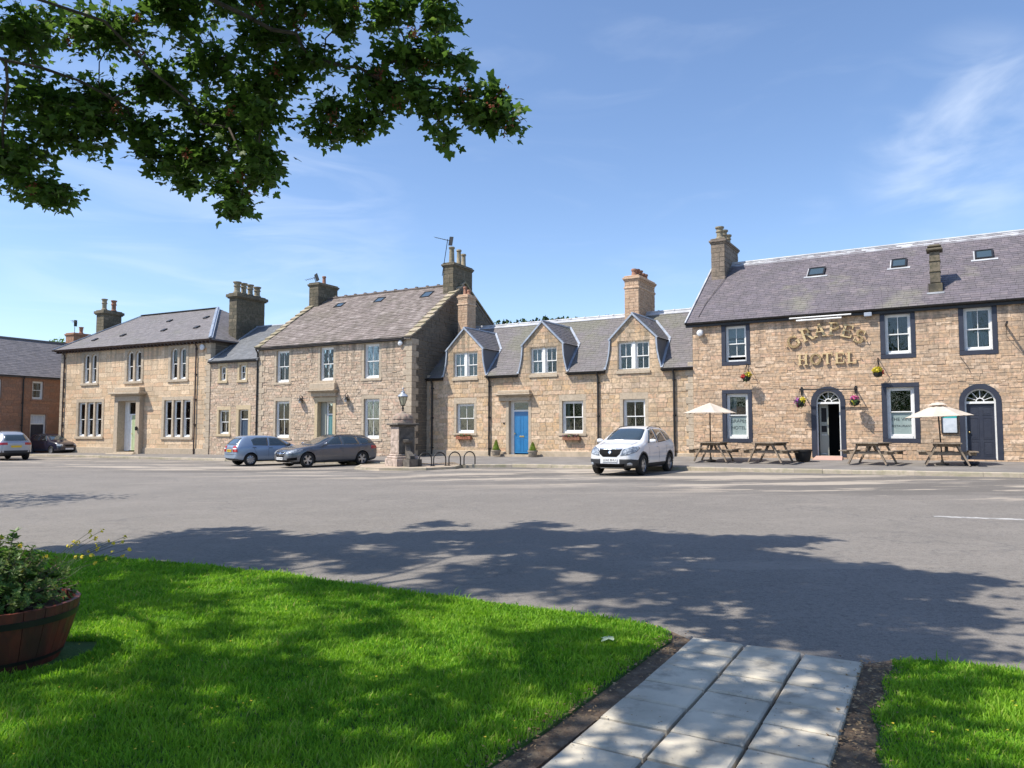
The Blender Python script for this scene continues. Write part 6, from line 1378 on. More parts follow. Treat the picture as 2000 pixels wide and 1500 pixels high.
    def patch(nm,poly,view,mt,off=.006,lvl=3,mirror=False,parent=None):
        """poly in the view plane; view 'side' (x,z) | 'top' (x,y) | 'front' | 'rear' (y,z) | ('dir',angle) turned about z"""
        res=[]
        for mir in ((1,-1) if mirror else (1,)):
            V_,F_=clip2(poly,lvl); out_=[]
            for a,b_ in V_:
                if view=='side': o_=Vector((a,3*mir,b_)); d=Vector((0,-mir,0))
                elif view=='top': o_=Vector((a,b_,4)); d=Vector((0,0,-1))
                elif view=='front': o_=Vector((5,a*mir,b_)); d=Vector((-1,0,0))
                elif view=='rear': o_=Vector((-5,a*mir,b_)); d=Vector((1,0,0))
                else:
                    an=R(view[1]); bc=S['c_front'] if view[1]<90 else S['c_rear']; dd=Vector((math.cos(an),math.sin(an)*mir,0)); sd_=Vector((-math.sin(an),math.cos(an)*mir,0)); o_=Vector((bc[0],bc[1]*mir,0))+dd*4+sd_*a+Vector((0,0,b_)); d=-dd
                h=bvh.ray_cast(o_,d)
                if h[0] is None: h=bvh.find_nearest(o_+d*3.2)
                nn=h[1] if h[1].dot(d)<0 else -h[1]; out_.append(h[0]+nn*off)
            b=MB(); b.add(out_,F_); p=b.build(nm,M[mt],parent or t); fix_normals(p.data)
            # give the inlay a rim down to the body
            so=p.modifiers.new('depth','SOLIDIFY'); so.thickness=off*1.6; so.offset=-1
            smooth_mesh(p.data,50); res.append(p)
        return res
    for a in S['patches']: patch(*a[:4],**(a[4] if len(a)>4 else {}))
    for wx in S['wx']:
        for s_ in (-1,1): wheel(t,wx,s_*(S['w']/2-.115),s_,S['r'],S['rim'],S.get('rimm','alloy'))
    for s_ in (-1,1):
        b=MB(); x,z=S['mirror']; y=pl(S['hw'],x)*.955
        b.lathe([(.001,-.12),(.07,-.11),(.095,-.05),(.10,.03),(.08,.09),(.001,.11)],nseg=12); me_=b.mesh('door_mirror',M[S.get('mirrorm',S['paint'])])
        o=link('door_mirror',me_,t,smooth=60); o.location=(x,s_*(y+.13),z+.03); o.rotation_euler=(R(90),0,0); o.scale=(.62,.72,1.0)
        b=MB(); b.bar((x,s_*(y-.03),z-.02),(x,s_*(y+.08),z+.01),.05,.03); b.build('mirror_arm',M['black_plastic'],t)
        for hx,hz in S['handles']:
            h=bvh.ray_cast(Vector((hx,3*s_,hz)),Vector((0,-s_,0)))
            if h[0]: b=MB(); b.bev(-.09,.09,-.018,.018,-.014,.014,b=.006); o=b.build('door_handle',M[S.get('handlem',S['paint'])],t); o.location=(hx,h[0].y+s_*.018,hz)
    for nm,side_x,z,col_,txt in S['plates']:
        d=1 if nm=='front' else -1; h=bvh.ray_cast(Vector((5*d,0,z)),Vector((-d,0,0))); x=h[0].x+d*.012
        b=MB(); b.box(-.006,.006,-.26,.26,-.056,.056); o=b.build('number_plate',M[col_],t); o.location=(x+d*.006,0,z); o.rotation_euler=(0,0,0)
        if txt:
            q=text_mesh(txt,.10,'plate_ink','plate_letters',o,(d*.008,0,-.002),(R(90),0,R(90) if d>0 else R(-90)),ext=.001)
    for p0,p1 in S.get('rails',[]):
        for s_ in (-1,1):
            b=MB(); pts=[]
            for i in range(9):
                x=lerp(p0[0],p1[0],i/8); y=lerp(p0[1],p1[1],i/8); h=bvh.ray_cast(Vector((x,y*s_,4)),Vector((0,0,-1))); pts.append(h[0]+Vector((0,0,.0 if i in(0,8) else .035)))
            b.tube(pts,.014,6); b.build('roof_rail',M[S.get('railm','black_plastic')],t,smooth=50)
    if S.get('wiper'):
        b=MB()
        for q in S['wiper']: b.bar(q[0],q[1],.014,.014)
        b.build('wiper',M['black_plastic'],t)
    return t
def seam(x0,z0,x1,z1,w_=.009):
    d=math.hypot(x1-x0,z1-z0); nx,nz=-(z1-z0)/d*w_/2,(x1-x0)/d*w_/2; return [(x0+nx,z0+nz),(x1+nx,z1+nz),(x1-nx,z1-nz),(x0-nx,z0-nz)]
M['white_paint_car']=paint('white_car_paint',(.72,.73,.75)); M['silverblue']=paint('silver_blue_paint',(.27,.35,.47),.35,.32); M['grey_car']=paint('graphite_paint',(.13,.14,.165),.45,.25); M['silver_car']=paint('silver_paint',(.40,.42,.46),.35,.3); M['dark_car']=paint('navy_car_paint',(.012,.013,.03))
SM=dict(lvl=2,off=.003)
# white crossover
suv=dict(c_front=(1.45,.28),c_rear=(-1.5,.30),len=4.28,w=1.78,r=.345,wx=(1.28,-1.275),rim=5,gap=.05,arch=.055,clad=.40,paint='white_paint_car',mirror=(.72,1.10),handles=[(-.05,.93),(-.95,.97)],
 xs=[-2.13,-2.10,-2.02,-1.86,-1.62,-1.30,-.95,-.55,-.10,.30,.62,.92,1.15,1.45,1.75,1.95,2.06,2.12],
 zb=[(-2.13,.42),(-2.0,.30),(-1.5,.22),(1.5,.22),(2.0,.25),(2.12,.36)],
 hw=[(-2.13,.60),(-2.10,.70),(-2.02,.80),(-1.86,.86),(-1.3,.885),(1.3,.885),(1.75,.845),(1.95,.76),(2.06,.66),(2.12,.55)],
 belt=[(-2.13,.78),(-2.05,1.02),(-1.6,1.12),(-.5,1.04),(.9,.98),(1.2,.97),(2.0,.80),(2.12,.66)],
 top=[(-2.13,.92),(-2.10,1.05),(-2.02,1.17),(-1.86,1.38),(-1.62,1.55),(-1.2,1.62),(-.5,1.655),(.1,1.62),(.45,1.50),(.78,1.28),(1.05,1.10),(1.45,1.04),(1.85,.96),(2.05,.84),(2.12,.70)],
 tw=[(-2.13,.5),(-2.02,.58),(-1.7,.56),(-1.0,.60),(.1,.61),(.6,.66),(1.05,.78),(1.7,.72),(2.12,.45)],
 patches=[('windscreen',[(.98,-.62),(.98,.62),(.78,.62),(.34,.54),(.25,.50),(.25,-.50),(.34,-.54),(.78,-.62)],'top','car_glass'),
  ('side_window',[(.70,1.09),(.22,1.49),(-.10,1.54),(-.13,1.07)],'side','car_glass',dict(mirror=True)),('side_window',[(-.19,1.07),(-.17,1.54),(-.85,1.53),(-1.02,1.12)],'side','car_glass',dict(mirror=True)),('side_window',[(-1.08,1.13),(-.92,1.52),(-1.25,1.49),(-1.62,1.24),(-1.5,1.17)],'side','car_glass',dict(mirror=True)),
  ('rear_window',[(-.52,1.16),(.52,1.16),(.45,1.46),(-.45,1.46)],'rear','car_glass'),('tail_lamp',[(.45,.92),(.74,.95),(.74,1.12),(.5,1.08)],'rear','tail_red',dict(mirror=True)),
  ('headlight',[(-.30,.80),(-.34,.66),(-.12,.69),(.22,.78),(.40,.90),(.34,.96),(.10,.95),(-.18,.88)],('dir',38),'lamp_dark',dict(mirror=True,off=.012)),
  ('grille',[(-.40,.86),(.40,.86),(.36,.72),(.24,.62),(-.24,.62),(-.36,.72)],'front','mesh_dark'),('grille_bar',[(-.41,.885),(.41,.885),(.41,.865),(-.41,.865)],'front','chrome',dict(off=.014)),
  ('lower_grille',[(-.52,.40),(.52,.40),(.46,.28),(-.46,.28)],'front','mesh_dark',dict(off=.014)),('bumper_trim',[(-.42,.265),(.42,.265),(.40,.235),(-.40,.235)],'front','alloy',dict(off=.02)),
  ('bumper_corner',[(-.36,.55),(.0,.55),(.3,.52),(.33,.28),(-.1,.25),(-.36,.33)],('dir',38),'black_plastic',dict(mirror=True,off=.008)),
  ('fog_lamp',[(-.14,.42),(-.04,.44),(.04,.42),(.04,.36),(-.04,.34),(-.14,.36)],('dir',38),'lamp_clear',dict(mirror=True,off=.02,lvl=2)),
  ('door_seam',seam(.70,1.05,.80,.45),'side','black_plastic',dict(mirror=True,**SM)),('door_seam',seam(-.16,1.05,-.18,.42),'side','black_plastic',dict(mirror=True,**SM)),('door_seam',seam(-1.02,1.1,-.82,.45),'side','black_plastic',dict(mirror=True,**SM)),
  ('badge',[(-.055,.79),(0,.83),(.055,.79),(.055,.74),(0,.70),(-.055,.74)],'front','chrome',dict(off=.02,lvl=1)),('bonnet_seam',[(1.10,-.60),(2.0,-.52),(2.0,-.51),(1.10,-.59)],'top','black_plastic',SM),('bonnet_seam',[(1.10,.59),(2.0,.51),(2.0,.52),(1.10,.60)],'top','black_plastic',SM)],
 plates=[('front',0,.515,'plate_w','LD65 BHU'),('rear',0,.75,'plate_y','')],rails=[((.15,.545),(-1.4,.50))],wiper=[((.98,-.5,1.155),(.86,.05,1.235)),((.98,.0,1.155),(.86,.5,1.235))])
# orientation helper: the car's nose points along (dx,dy)
def nose(dx,dy): return math.atan2(dy,dx)
car('white_crossover','white crossover with black lower cladding parked facing us before the cottages','LOC1',0,suv) if False else None
car('white_crossover_car','white crossover with black lower cladding parked facing us before the cottages',(4.3,26.3,road_z(4.3)),nose(-.52,-.86),suv)
# silver blue hatchback seen from behind
hatch=dict(c_front=(1.35,.25),c_rear=(-1.40,.22),len=3.97,w=1.65,r=.30,wx=(1.20,-1.26),rim='cover',gap=.045,paint='silverblue',mirrorm='black_plastic',handlem='black_plastic',mirror=(.58,.97),handles=[(-.30,.84),(-1.10,.86)],beltw=.96,
 xs=[-1.98,-1.95,-1.88,-1.76,-1.60,-1.38,-1.0,-.55,-.10,.25,.55,.85,1.10,1.40,1.70,1.88,1.95,1.98],
 zb=[(-1.98,.36),(-1.85,.24),(-1.4,.19),(1.4,.19),(1.85,.23),(1.98,.34)],
 hw=[(-1.98,.62),(-1.95,.70),(-1.88,.77),(-1.7,.80),(-1.2,.822),(1.2,.822),(1.6,.79),(1.85,.70),(1.98,.55)],
 belt=[(-1.98,.72),(-1.93,.88),(-1.5,.93),(-.5,.90),(.8,.87),(1.8,.72),(1.98,.58)],
 top=[(-1.98,.78),(-1.95,.92),(-1.88,1.0),(-1.76,1.18),(-1.60,1.36),(-1.38,1.43),(-.6,1.45),(.0,1.42),(.35,1.31),(.70,1.10),(.95,.96),(1.4,.91),(1.8,.80),(1.98,.62)],
 tw=[(-1.98,.55),(-1.88,.62),(-1.6,.55),(-1.0,.56),(0,.57),(.5,.61),(.95,.72),(1.7,.66),(1.98,.45)],
 patches=[('windscreen',[(.88,-.60),(.88,.60),(.30,.52),(.30,-.52)],'top','car_glass'),('rear_window',[(-.58,1.00),(.58,1.00),(.50,1.32),(-.50,1.32)],'rear','car_glass'),
  ('side_window',[(.62,.95),(.20,1.30),(-.33,1.34),(-.36,.95)],'side','car_glass',dict(mirror=True)),('side_window',[(-.42,.95),(-.40,1.34),(-.95,1.33),(-1.22,1.24),(-1.14,.97)],'side','car_glass',dict(mirror=True)),
  ('tail_lamp',[(-.16,.66),(.16,.66),(.20,.80),(.16,.95),(-.06,.95),(-.14,.80)],('dir',145),'tail_red',dict(mirror=True,off=.012)),('tail_lens',[(-.12,.79),(.15,.79),(.15,.84),(-.12,.84)],('dir',145),'plate_w',dict(mirror=True,off=.02,lvl=2)),
  ('bumper_trim',[(-.68,.56),(.68,.56),(.68,.545),(-.68,.545)],'rear','black_plastic',dict(off=.006)),('tailgate_seam',[(-.60,.975),(.60,.975),(.60,.965),(-.60,.965)],'rear','black_plastic',dict(off=.005)),
  ('door_seam',seam(.62,.93,.72,.40),'side','black_plastic',dict(mirror=True,**SM)),('door_seam',seam(-.39,.93,-.39,.34),'side','black_plastic',dict(mirror=True,**SM)),('door_seam',seam(-1.16,.95,-.93,.45),'side','black_plastic',dict(mirror=True,**SM)),
  ('headlight',[(-.18,.58),(.2,.62),(.24,.76),(-.16,.73)],('dir',30),'lamp_clear',dict(mirror=True)),('grille',[(-.3,.70),(.3,.70),(.24,.58),(-.24,.58)],'front','mesh_dark'),('badge',[(-.04,.90),(0,.94),(.04,.90),(0,.86)],'rear','chrome',dict(off=.012,lvl=1))],
 plates=[('rear',0,.72,'plate_y','SN05 KXB'),('front',0,.42,'plate_w','')])
car('hatchback_car','silver blue hatchback with yellow rear plate parked left of the graphite estate',(-11.95,36.7,road_z(-11.9)),nose(.74,.67),hatch)
# graphite estate
est=dict(c_front=(1.65,.28),c_rear=(-1.65,.30),len=4.70,w=1.81,r=.335,wx=(1.47,-1.37),rim=5,gap=.045,paint='grey_car',mirror=(.66,1.0),handles=[(-.25,.86),(-1.15,.88)],beltw=.95,
 xs=[-2.35,-2.32,-2.24,-2.10,-1.90,-1.60,-1.10,-.60,-.10,.30,.65,1.0,1.30,1.60,1.95,2.18,2.30,2.35],
 zb=[(-2.35,.36),(-2.2,.24),(-1.6,.18),(1.6,.18),(2.15,.20),(2.35,.32)],
 hw=[(-2.35,.58),(-2.32,.68),(-2.24,.79),(-2.0,.87),(-1.4,.905),(1.3,.905),(1.9,.86),(2.18,.76),(2.30,.64),(2.35,.52)],
 belt=[(-2.35,.72),(-2.28,.92),(-1.9,.97),(-.5,.95),(.9,.92),(1.5,.88),(2.2,.72),(2.35,.58)],
 top=[(-2.35,.80),(-2.32,.95),(-2.24,1.05),(-2.08,1.24),(-1.88,1.37),(-1.5,1.43),(-.6,1.46),(-.1,1.43),(.30,1.30),(.70,1.11),(1.02,.985),(1.5,.93),(2.0,.84),(2.25,.73),(2.35,.62)],
 tw=[(-2.35,.50),(-2.2,.58),(-1.8,.55),(-1.0,.58),(-.1,.59),(.5,.65),(1.02,.80),(1.8,.74),(2.35,.42)],
 patches=[('windscreen',[(1.0,-.66),(1.0,.66),(.80,.68),(.14,.54),(.14,-.54),(.80,-.68)],'top','car_glass'),('side_window',[(.62,.99),(.10,1.31),(-.25,1.355),(-.30,.99)],'side','car_glass',dict(mirror=True)),('side_window',[(-.36,.99),(-.33,1.36),(-1.12,1.35),(-1.24,1.0)],'side','car_glass',dict(mirror=True)),('side_window',[(-1.30,1.01),(-1.20,1.345),(-1.62,1.30),(-1.98,1.10),(-1.9,1.04)],'side','car_glass',dict(mirror=True)),
  ('window_trim',[(.66,.965),(.66,.98),(-1.95,1.02),(-1.95,1.005)],'side','chrome',dict(mirror=True,**SM)),
  ('grille',[(-.38,.70),(.38,.70),(.36,.55),(.28,.46),(-.28,.46),(-.36,.55)],'front','mesh_dark'),('grille_bar',[(-.36,.64),(.36,.64),(.36,.62),(-.36,.62)],'front','chrome',dict(off=.016)),('grille_bar',[(-.36,.57),(.36,.57),(.36,.55),(-.36,.55)],'front','chrome',dict(off=.016)),('grille_bar',[(-.39,.715),(.39,.715),(.39,.70),(-.39,.70)],'front','chrome',dict(off=.016)),
  ('badge',[(.07*math.cos(R(a)),.60+.07*math.sin(R(a))) for a in range(0,360,30)],'front','chrome',dict(off=.02,lvl=1)),
  ('headlight',[(-.30,.66),(-.26,.58),(.08,.62),(.36,.72),(.42,.80),(.12,.79),(-.20,.73)],('dir',38),'lamp_clear',dict(mirror=True,off=.01)),('lower_grille',[(-.62,.34),(.62,.34),(.52,.24),(-.52,.24)],'front','mesh_dark',dict(off=.01)),('bumper_trim',[(-.60,.235),(.60,.235),(.58,.21),(-.58,.21)],'front','chrome',dict(off=.014)),
  ('side_intake',[(-.2,.42),(.22,.46),(.22,.34),(-.2,.30)],('dir',38),'mesh_dark',dict(mirror=True,off=.01)),
  ('tail_lamp',[(-.30,.78),(.24,.80),(.24,.94),(-.26,.92)],('dir',140),'tail_red',dict(mirror=True,off=.01)),('rear_window',[(-.5,1.04),(.5,1.04),(.44,1.32),(-.44,1.32)],'rear','car_glass'),
  ('door_seam',seam(.66,.95,.78,.34),'side','black_plastic',dict(mirror=True,**SM)),('door_seam',seam(-.33,.96,-.34,.28),'side','black_plastic',dict(mirror=True,**SM)),('door_seam',seam(-1.26,.98,-1.0,.40),'side','black_plastic',dict(mirror=True,**SM)),('sill_trim',seam(-.95,.22,1.05,.22,.02),'side','chrome',dict(mirror=True,**SM))],
 plates=[('front',0,.40,'plate_w','YK16 FHB'),('rear',0,.62,'plate_y','')],rails=[((.0,.55),(-1.75,.50))],wiper=[((1.0,-.5,1.03),(.86,.05,1.10))])
car('estate_car','graphite estate with chrome barred grille parked facing us beside the fountain',(-8.60,34.6,road_z(-8.5)),nose(-.70,-.71),est)
# silver crossover at the far left, tail towards us
suv2=dict(suv); suv2.update(paint='silver_car',clad=.46,rim=5,patches=[p for p in suv['patches'] if p[0] not in('tail_lamp','rear_window','badge')]+[('rear_window',[(-.60,1.10),(.60,1.10),(.50,1.44),(-.50,1.44)],'rear','car_glass'),('tail_lamp',[(-.22,.86),(.20,.87),(.20,1.0),(-.22,.99)],('dir',150),'tail_red',dict(mirror=True,off=.012)),('bumper_trim',[(-.7,.56),(.7,.56),(.7,.40),(-.7,.40)],'rear','black_plastic',dict(off=.01))],plates=[('rear',0,.78,'plate_y','')])
car('silver_crossover_car','silver crossover with dark lower bumper at the left edge, tail towards us',(-29.4,42.9,road_z(-28)),nose(-.80,.60),suv2)
hatch2=dict(hatch); hatch2.update(paint='dark_car',rim=7); car('dark_hatchback_car','dark navy hatchback partly hidden behind the silver crossover by the red house',(-31.6,51.3,road_z(-28)+.02),nose(.86,-.5),hatch2)
# ================================================================== BARREL PLANTER
B_=thing('barrel_planter','half whisky barrel of reddish brown staves with black hoops on the lawn at left','planter',(-3.38,5.0,.02),0)
M['stave']=mat('red_brown_stave',[(.17,.036,.024),(.20,.046,.028),(.15,.036,.026),(.18,.042,.028)],(.07,.028,.022),rnd='obj',rough=.5,spec=.4,scale=9,stretch=(1,1,.4),bump=.002,stain=(.05,.03,.025,.7),stain_scale=3)
NS=22
pr=[(.335,0),(.375,.10),(.41,.22),(.435,.32),(.45,.42)]
b=MB(); h=math.pi/NS*.97
for (r0,z0),(r1,z1) in zip(pr,pr[1:]):
    for a0,a1 in ((-h,0),(0,h)):
        q=[]
        for r_,z in ((r0,z0),(r1,z1)):
            for a in (a0,a1):
                for rr in (r_*1.0 if a else r_*1.012, r_-.028): q.append((rr*math.cos(a),rr*math.sin(a),z))
        b.add(q,((0,2,6,4),(1,5,7,3),(0,4,5,1),(2,3,7,6)))
        if z1==.42: b.add([q[4],q[6],q[7],q[5]],((0,1,2,3),))
stm=b.mesh('stave',M['stave']); smooth_mesh(stm,25)
for i in range(NS): o=link('stave',stm,B_); o.rotation_euler=(0,0,2*math.pi*i/NS); o.scale=(1,1,1+rng.uniform(-.006,.006))
for za,zb in ((.31,.355),(.05,.075)):
    b=MB(); b.lathe([(pl([(z,r_) for r_,z in pr],za)*1.018,za),(pl([(z,r_) for r_,z in pr],zb)*1.018,zb),(pl([(z,r_) for r_,z in pr],zb)*.99,zb),(pl([(z,r_) for r_,z in pr],za)*.99,za),(pl([(z,r_) for r_,z in pr],za)*1.018,za)],nseg=44,cap=False); b.build('hoop',M['black_iron'],B_,smooth=40)
b=MB(); b.lathe([(.001,.36),(.425,.35)],nseg=24,cap=False); b.build('compost',M['soil'],B_)
M['flag']=mat('grey_flagstone',(.11,.11,.11),(.17,.165,.155),rough=.9,scale=4,bump=.006)
b=MB(); b.bev(-.52,.50,-.40,.40,-.05,.03,b=.012); o=b.build('stone_slab',M['flag'],None,label='grey stone slab set in the lawn under the half barrel',category='slab'); o.location=(-3.43,5.02,-.005); o.rotation_euler=(0,0,R(9))
B_.location.z=.026; B_.scale=(1,1,.93)
SH=thing('shrub','dense green azalea shrub with small yellow flowers growing in the half barrel','shrub',(-3.46,5.0,.38),0)
M['azalea']=mat('azalea_leaf',[(.05,.10,.02),(.07,.15,.025),(.11,.20,.035),(.17,.22,.05),(.13,.09,.035)],None,rnd='attr',rough=.45,spec=.4,trans=.3)
b=MB(); st=MB(); lv=[]
def whorl(b,p,d,n_,L_,w_,r_):
    d=d.normalized(); t=d.orthogonal().normalized(); s_=d.cross(t)
    for i in range(n_):
        a=2*math.pi*i/n_+rng.uniform(-.3,.3); o_=(t*math.cos(a)+s_*math.sin(a)); el=rng.uniform(.15,.9); v=(o_+d*el).normalized(); sd_=v.cross(d).normalized(); L=L_*rng.uniform(.7,1.2); m_=p+v*L*.5; e=p+v*L-d*L*.12
        b.add([p,m_-sd_*w_,e,m_+sd_*w_],((0,1,2),(0,2,3)),r=min(.99,max(0,r_+rng.uniform(-.18,.18))))
fl=MB()
for i in range(560):
    a=rng.uniform(0,6.283); el=math.asin(rng.random()**.75); R_=rng.uniform(.6,1.06); x=.50*R_*math.cos(a)*math.cos(el); y=.50*R_*math.sin(a)*math.cos(el); z=.03+.39*R_*math.sin(el)*(1.05-.35*max(0,x+.05))
    p=Vector((x,y,z)); d=(p-Vector((0,0,-.1))).normalized(); d=(d+Vector((rng.gauss(0,.2),rng.gauss(0,.2),.35))).normalized()
    for k in range(3): whorl(b,p-d*.03*k,d,7,.034,.0075,.25+.5*rng.random()*R_)
    if i%2==0: st.tube([(x*.1,y*.1,-.02),(x*.55,y*.55,z*.45),tuple(p)],[.008,.005,.0025],5,cap=False)
    if rng.random()<.02: leafcloud(fl,p+d*.02,(.015,.015,.015),10,.014,(0,),flat=1.6)
for x,y,hh in ((.02,-.1,.50),(.14,.0,.49),(-.2,.05,.44),(.33,-.1,.22),(.38,.05,.18)):
    for k in range(9):
        p=Vector((x+rng.gauss(0,.012),y,.2+(hh-.2)*(.45+.55*k/8))); whorl(b,p,Vector((rng.gauss(0,.2),rng.gauss(0,.2),1)),7,.045,.012,.4)
    st.tube([(x*.4,y*.4,0),(x,y,hh)],[.006,.003],5,cap=False)
b.build('foliage',M['azalea'],SH,kind='stuff'); st.build('stems',M['wood'],SH,kind='stuff'); fl.build('flowers',M['petal_y'],SH,kind='stuff')
WD=thing('wispy_plant','thin stalks with tiny yellow flower heads leaning out of the half barrel','plant',(-3.2,5.1,.42),0)
b=MB(); f_=MB()
for i in range(16):
    x,z=rng.uniform(.12,.52),rng.uniform(.24,.42); z=z-.22*max(0,x-.3); y=rng.uniform(-.05,.3); b.tube([(0,0,0),(x*.5,y*.5,z*.75),(x,y,z)],.0016,3,cap=False); leafcloud(f_,(x,y,z),(.014,.014,.016),7,.010,(0,),flat=1.6)
    if i%2: leafcloud(f_,(x*.8,y*.8,z*.93),(.012,.012,.02),4,.009,(0,),flat=1.6)
b.build('stalks',M['leaf_green'],WD,kind='stuff'); f_.build('flowers',M['petal_y'],WD,kind='stuff')

# ================================================================== MAPLE TREE
def leaf_mesh(v):
    r2=random.Random(v); pts=[(0,0)]; out_=[]
    lobes=[(-128,.42),(-68,.80),(0,1.0),(68,.80),(128,.42)]      # five-lobed leaf, tip along +y
    seq=[(0,-.02)]
    for i,(a,L_) in enumerate(lobes):
        L=L_*r2.uniform(.92,1.06); a+=r2.uniform(-5,5)
        for da,f in ((-22,.66),(-9,.86),(0,1),(9,.86),(22,.66)): seq.append((math.sin(R(a+da))*L*f,math.cos(R(a+da))*L*f+.12))
        if i<4: am=(a+lobes[i+1][0])/2; seq.append((math.sin(R(am))*.52,math.cos(R(am))*.52+.12))
    V=[(0,.14,0)]
    for x,y in seq: V.append((x*.5,y*.5,-.10*(x*x)+r2.uniform(-.02,.02)-.07*y*y))
    F=[(0,i,i+1) for i in range(1,len(seq))]+[(0,len(seq),1)]
    return V,F
LV=[leaf_mesh(k) for k in range(3)]
def lowleaf(v):   # the same leaf in eight triangles for the crown out of view
    r2=random.Random(v); V=[(0,.06,0)]
    for a,L in ((180,.1),(-128,.42),(-95,.36),(-68,.8),(-34,.54),(0,1),(34,.54),(68,.8),(95,.36),(128,.42)): V.append((math.sin(R(a))*L*.5,(math.cos(R(a))*L+.12)*.5,-.1*(math.sin(R(a))*L)**2))
    return V,[(0,i,i+1) for i in range(1,10)]+[(0,10,1)]
M['maple_leaf']=mat('maple_leaf',[(.055,.11,.02),(.08,.16,.025),(.105,.20,.03),(.135,.25,.036),(.19,.29,.045)],None,rnd='attr',rough=.5,spec=.35,trans=.48)
M['maple_leaf_single']=mat('maple_leaf_single',[(.055,.11,.02),(.08,.16,.025),(.105,.20,.03),(.135,.25,.036),(.19,.29,.045)],None,rnd='obj',rough=.5,spec=.35,trans=.48)
M['bark']=mat('bark',(.07,.055,.045),(.12,.10,.08),rough=.95,scale=9,bump=.012,bscale=24,stretch=(1,1,.3))
M['keys']=mat('maple_keys',[(.28,.07,.04),(.36,.12,.06),(.22,.05,.035),(.33,.2,.08)],None,rnd='attr',rough=.7,trans=.35)
TR_=thing('maple_tree','spreading maple whose dark leafy boughs hang over the top left with reddish seed bunches','tree',(-7.6,4.6,0),0)
TB=Vector((-7.6,4.6,0))
# sprays: (centre, radii, leaves).  the first group are the low outer boughs
SPR=[]
def sp(x,y,z,rx_,ry,rz_,n_): SPR.append((Vector((x,y,z)),Vector((rx_,ry,rz_)),n_))
# --- boughs on the street side
low=[(-6.0,9.2,4.62,.55,.22),(-5.75,9.1,4.55,.35,.2),(-5.65,9.0,4.42,.2,.14),(-6.3,9.0,4.9,.5,.3),(-6.5,9.4,5.2,.6,.4),(-5.9,9.6,5.45,.6,.35),(-5.45,9.4,5.6,.4,.28),(-6.3,9.6,5.9,.7,.45),(-5.6,9.8,6.1,.6,.45),
 (-5.05,9.9,5.65,.5,.35),(-4.85,10.0,5.3,.35,.3),(-4.5,10.0,5.45,.5,.35),(-4.45,10.0,5.05,.35,.22),(-4.05,9.9,5.2,.45,.38),(-3.75,9.7,4.75,.36,.3),(-3.6,9.6,4.52,.26,.2),(-3.35,9.4,4.85,.32,.25),(-3.2,9.3,5.1,.35,.3),(-3.6,9.7,5.5,.5,.4),
 (-3.1,9.1,4.80,.2,.16),(-4.2,9.9,5.8,.6,.4),(-3.5,9.5,6.0,.55,.4),(-3.2,9.2,5.55,.3,.3),(-2.95,9.4,6.15,.35,.35),(-4.8,9.9,6.3,.6,.45),(-4.0,9.7,6.5,.6,.45),(-3.2,9.4,6.7,.55,.45),
 (-2.55,9.4,6.35,.42,.32),(-2.3,9.4,5.75,.35,.24),(-2.5,9.3,5.42,.26,.16),(-2.1,9.3,5.42,.28,.2),(-1.8,9.2,5.55,.3,.26),(-1.85,9.3,6.05,.4,.32),(-1.55,9.2,5.85,.3,.26),(-1.35,9.1,6.3,.38,.34),(-1.2,9.0,5.78,.26,.18),(-.95,9.0,6.3,.28,.30),(-.98,9.0,5.55,.26,.18),(-.85,9.0,5.24,.13,.14),
 (-.7,9.0,5.75,.26,.16),(-.62,9.0,6.15,.12,.14),(-.45,9.0,5.55,.24,.18),(-.30,9.0,5.42,.18,.15),(-.12,9.0,5.55,.20,.16),(.02,9.0,5.38,.10,.12),(-.2,9.0,5.75,.14,.08),(-.9,9.0,6.75,.30,.35),(-1.5,9.1,6.85,.4,.4),(-2.2,9.2,6.9,.5,.4),(-2.8,9.3,7.2,.5,.4),(-.95,9.0,7.3,.35,.4),(-1.7,9.0,7.5,.5,.4),(-5.4,9.6,6.9,.7,.5),(-6.4,9.5,6.8,.7,.5),(-4.5,9.6,7.2,.7,.5),(-3.6,9.5,7.4,.7,.5)]
for x,y,z,a,c in low: sp(x,y,z,a,.38+.3*a,c,int(66+1480*a*c))
nlow=len(SPR)
def shade_ok(x,y,z):     # the crown's right flank, as its shadow on the road outlines it
    X,Y=x+.708*z+.45,y+.215*z
    return X<(3.5+(Y-5)*.5 if Y<7.7 else 4.85-(Y-7.7)*.75)
# --- the rest of the crown, overhead and out of view
r3=random.Random(21); k=0
while k<260:
    x=r3.uniform(-12.5,1.4); y=r3.uniform(.2,12.0); z=r3.uniform(5.0,11.5)
    q=((x+5.6)/6.6)**2+((y-6.0)/5.9)**2+((z-7.6)/3.9)**2
    if q>1 or q<.30: continue
    if z<1.55+.66*y+.45 and x>-.80*y-.9 : continue
    if x>-1.0 and (y<3.2 or z>7.8): continue
    if not shade_ok(x,y,z): continue
    sp(x,y,z,r3.uniform(.45,.8),r3.uniform(.45,.8),r3.uniform(.22,.42),int(r3.randrange(230,330)*(.26 if y<4.6 else (.6 if y<6 else 1.0)))); k+=1
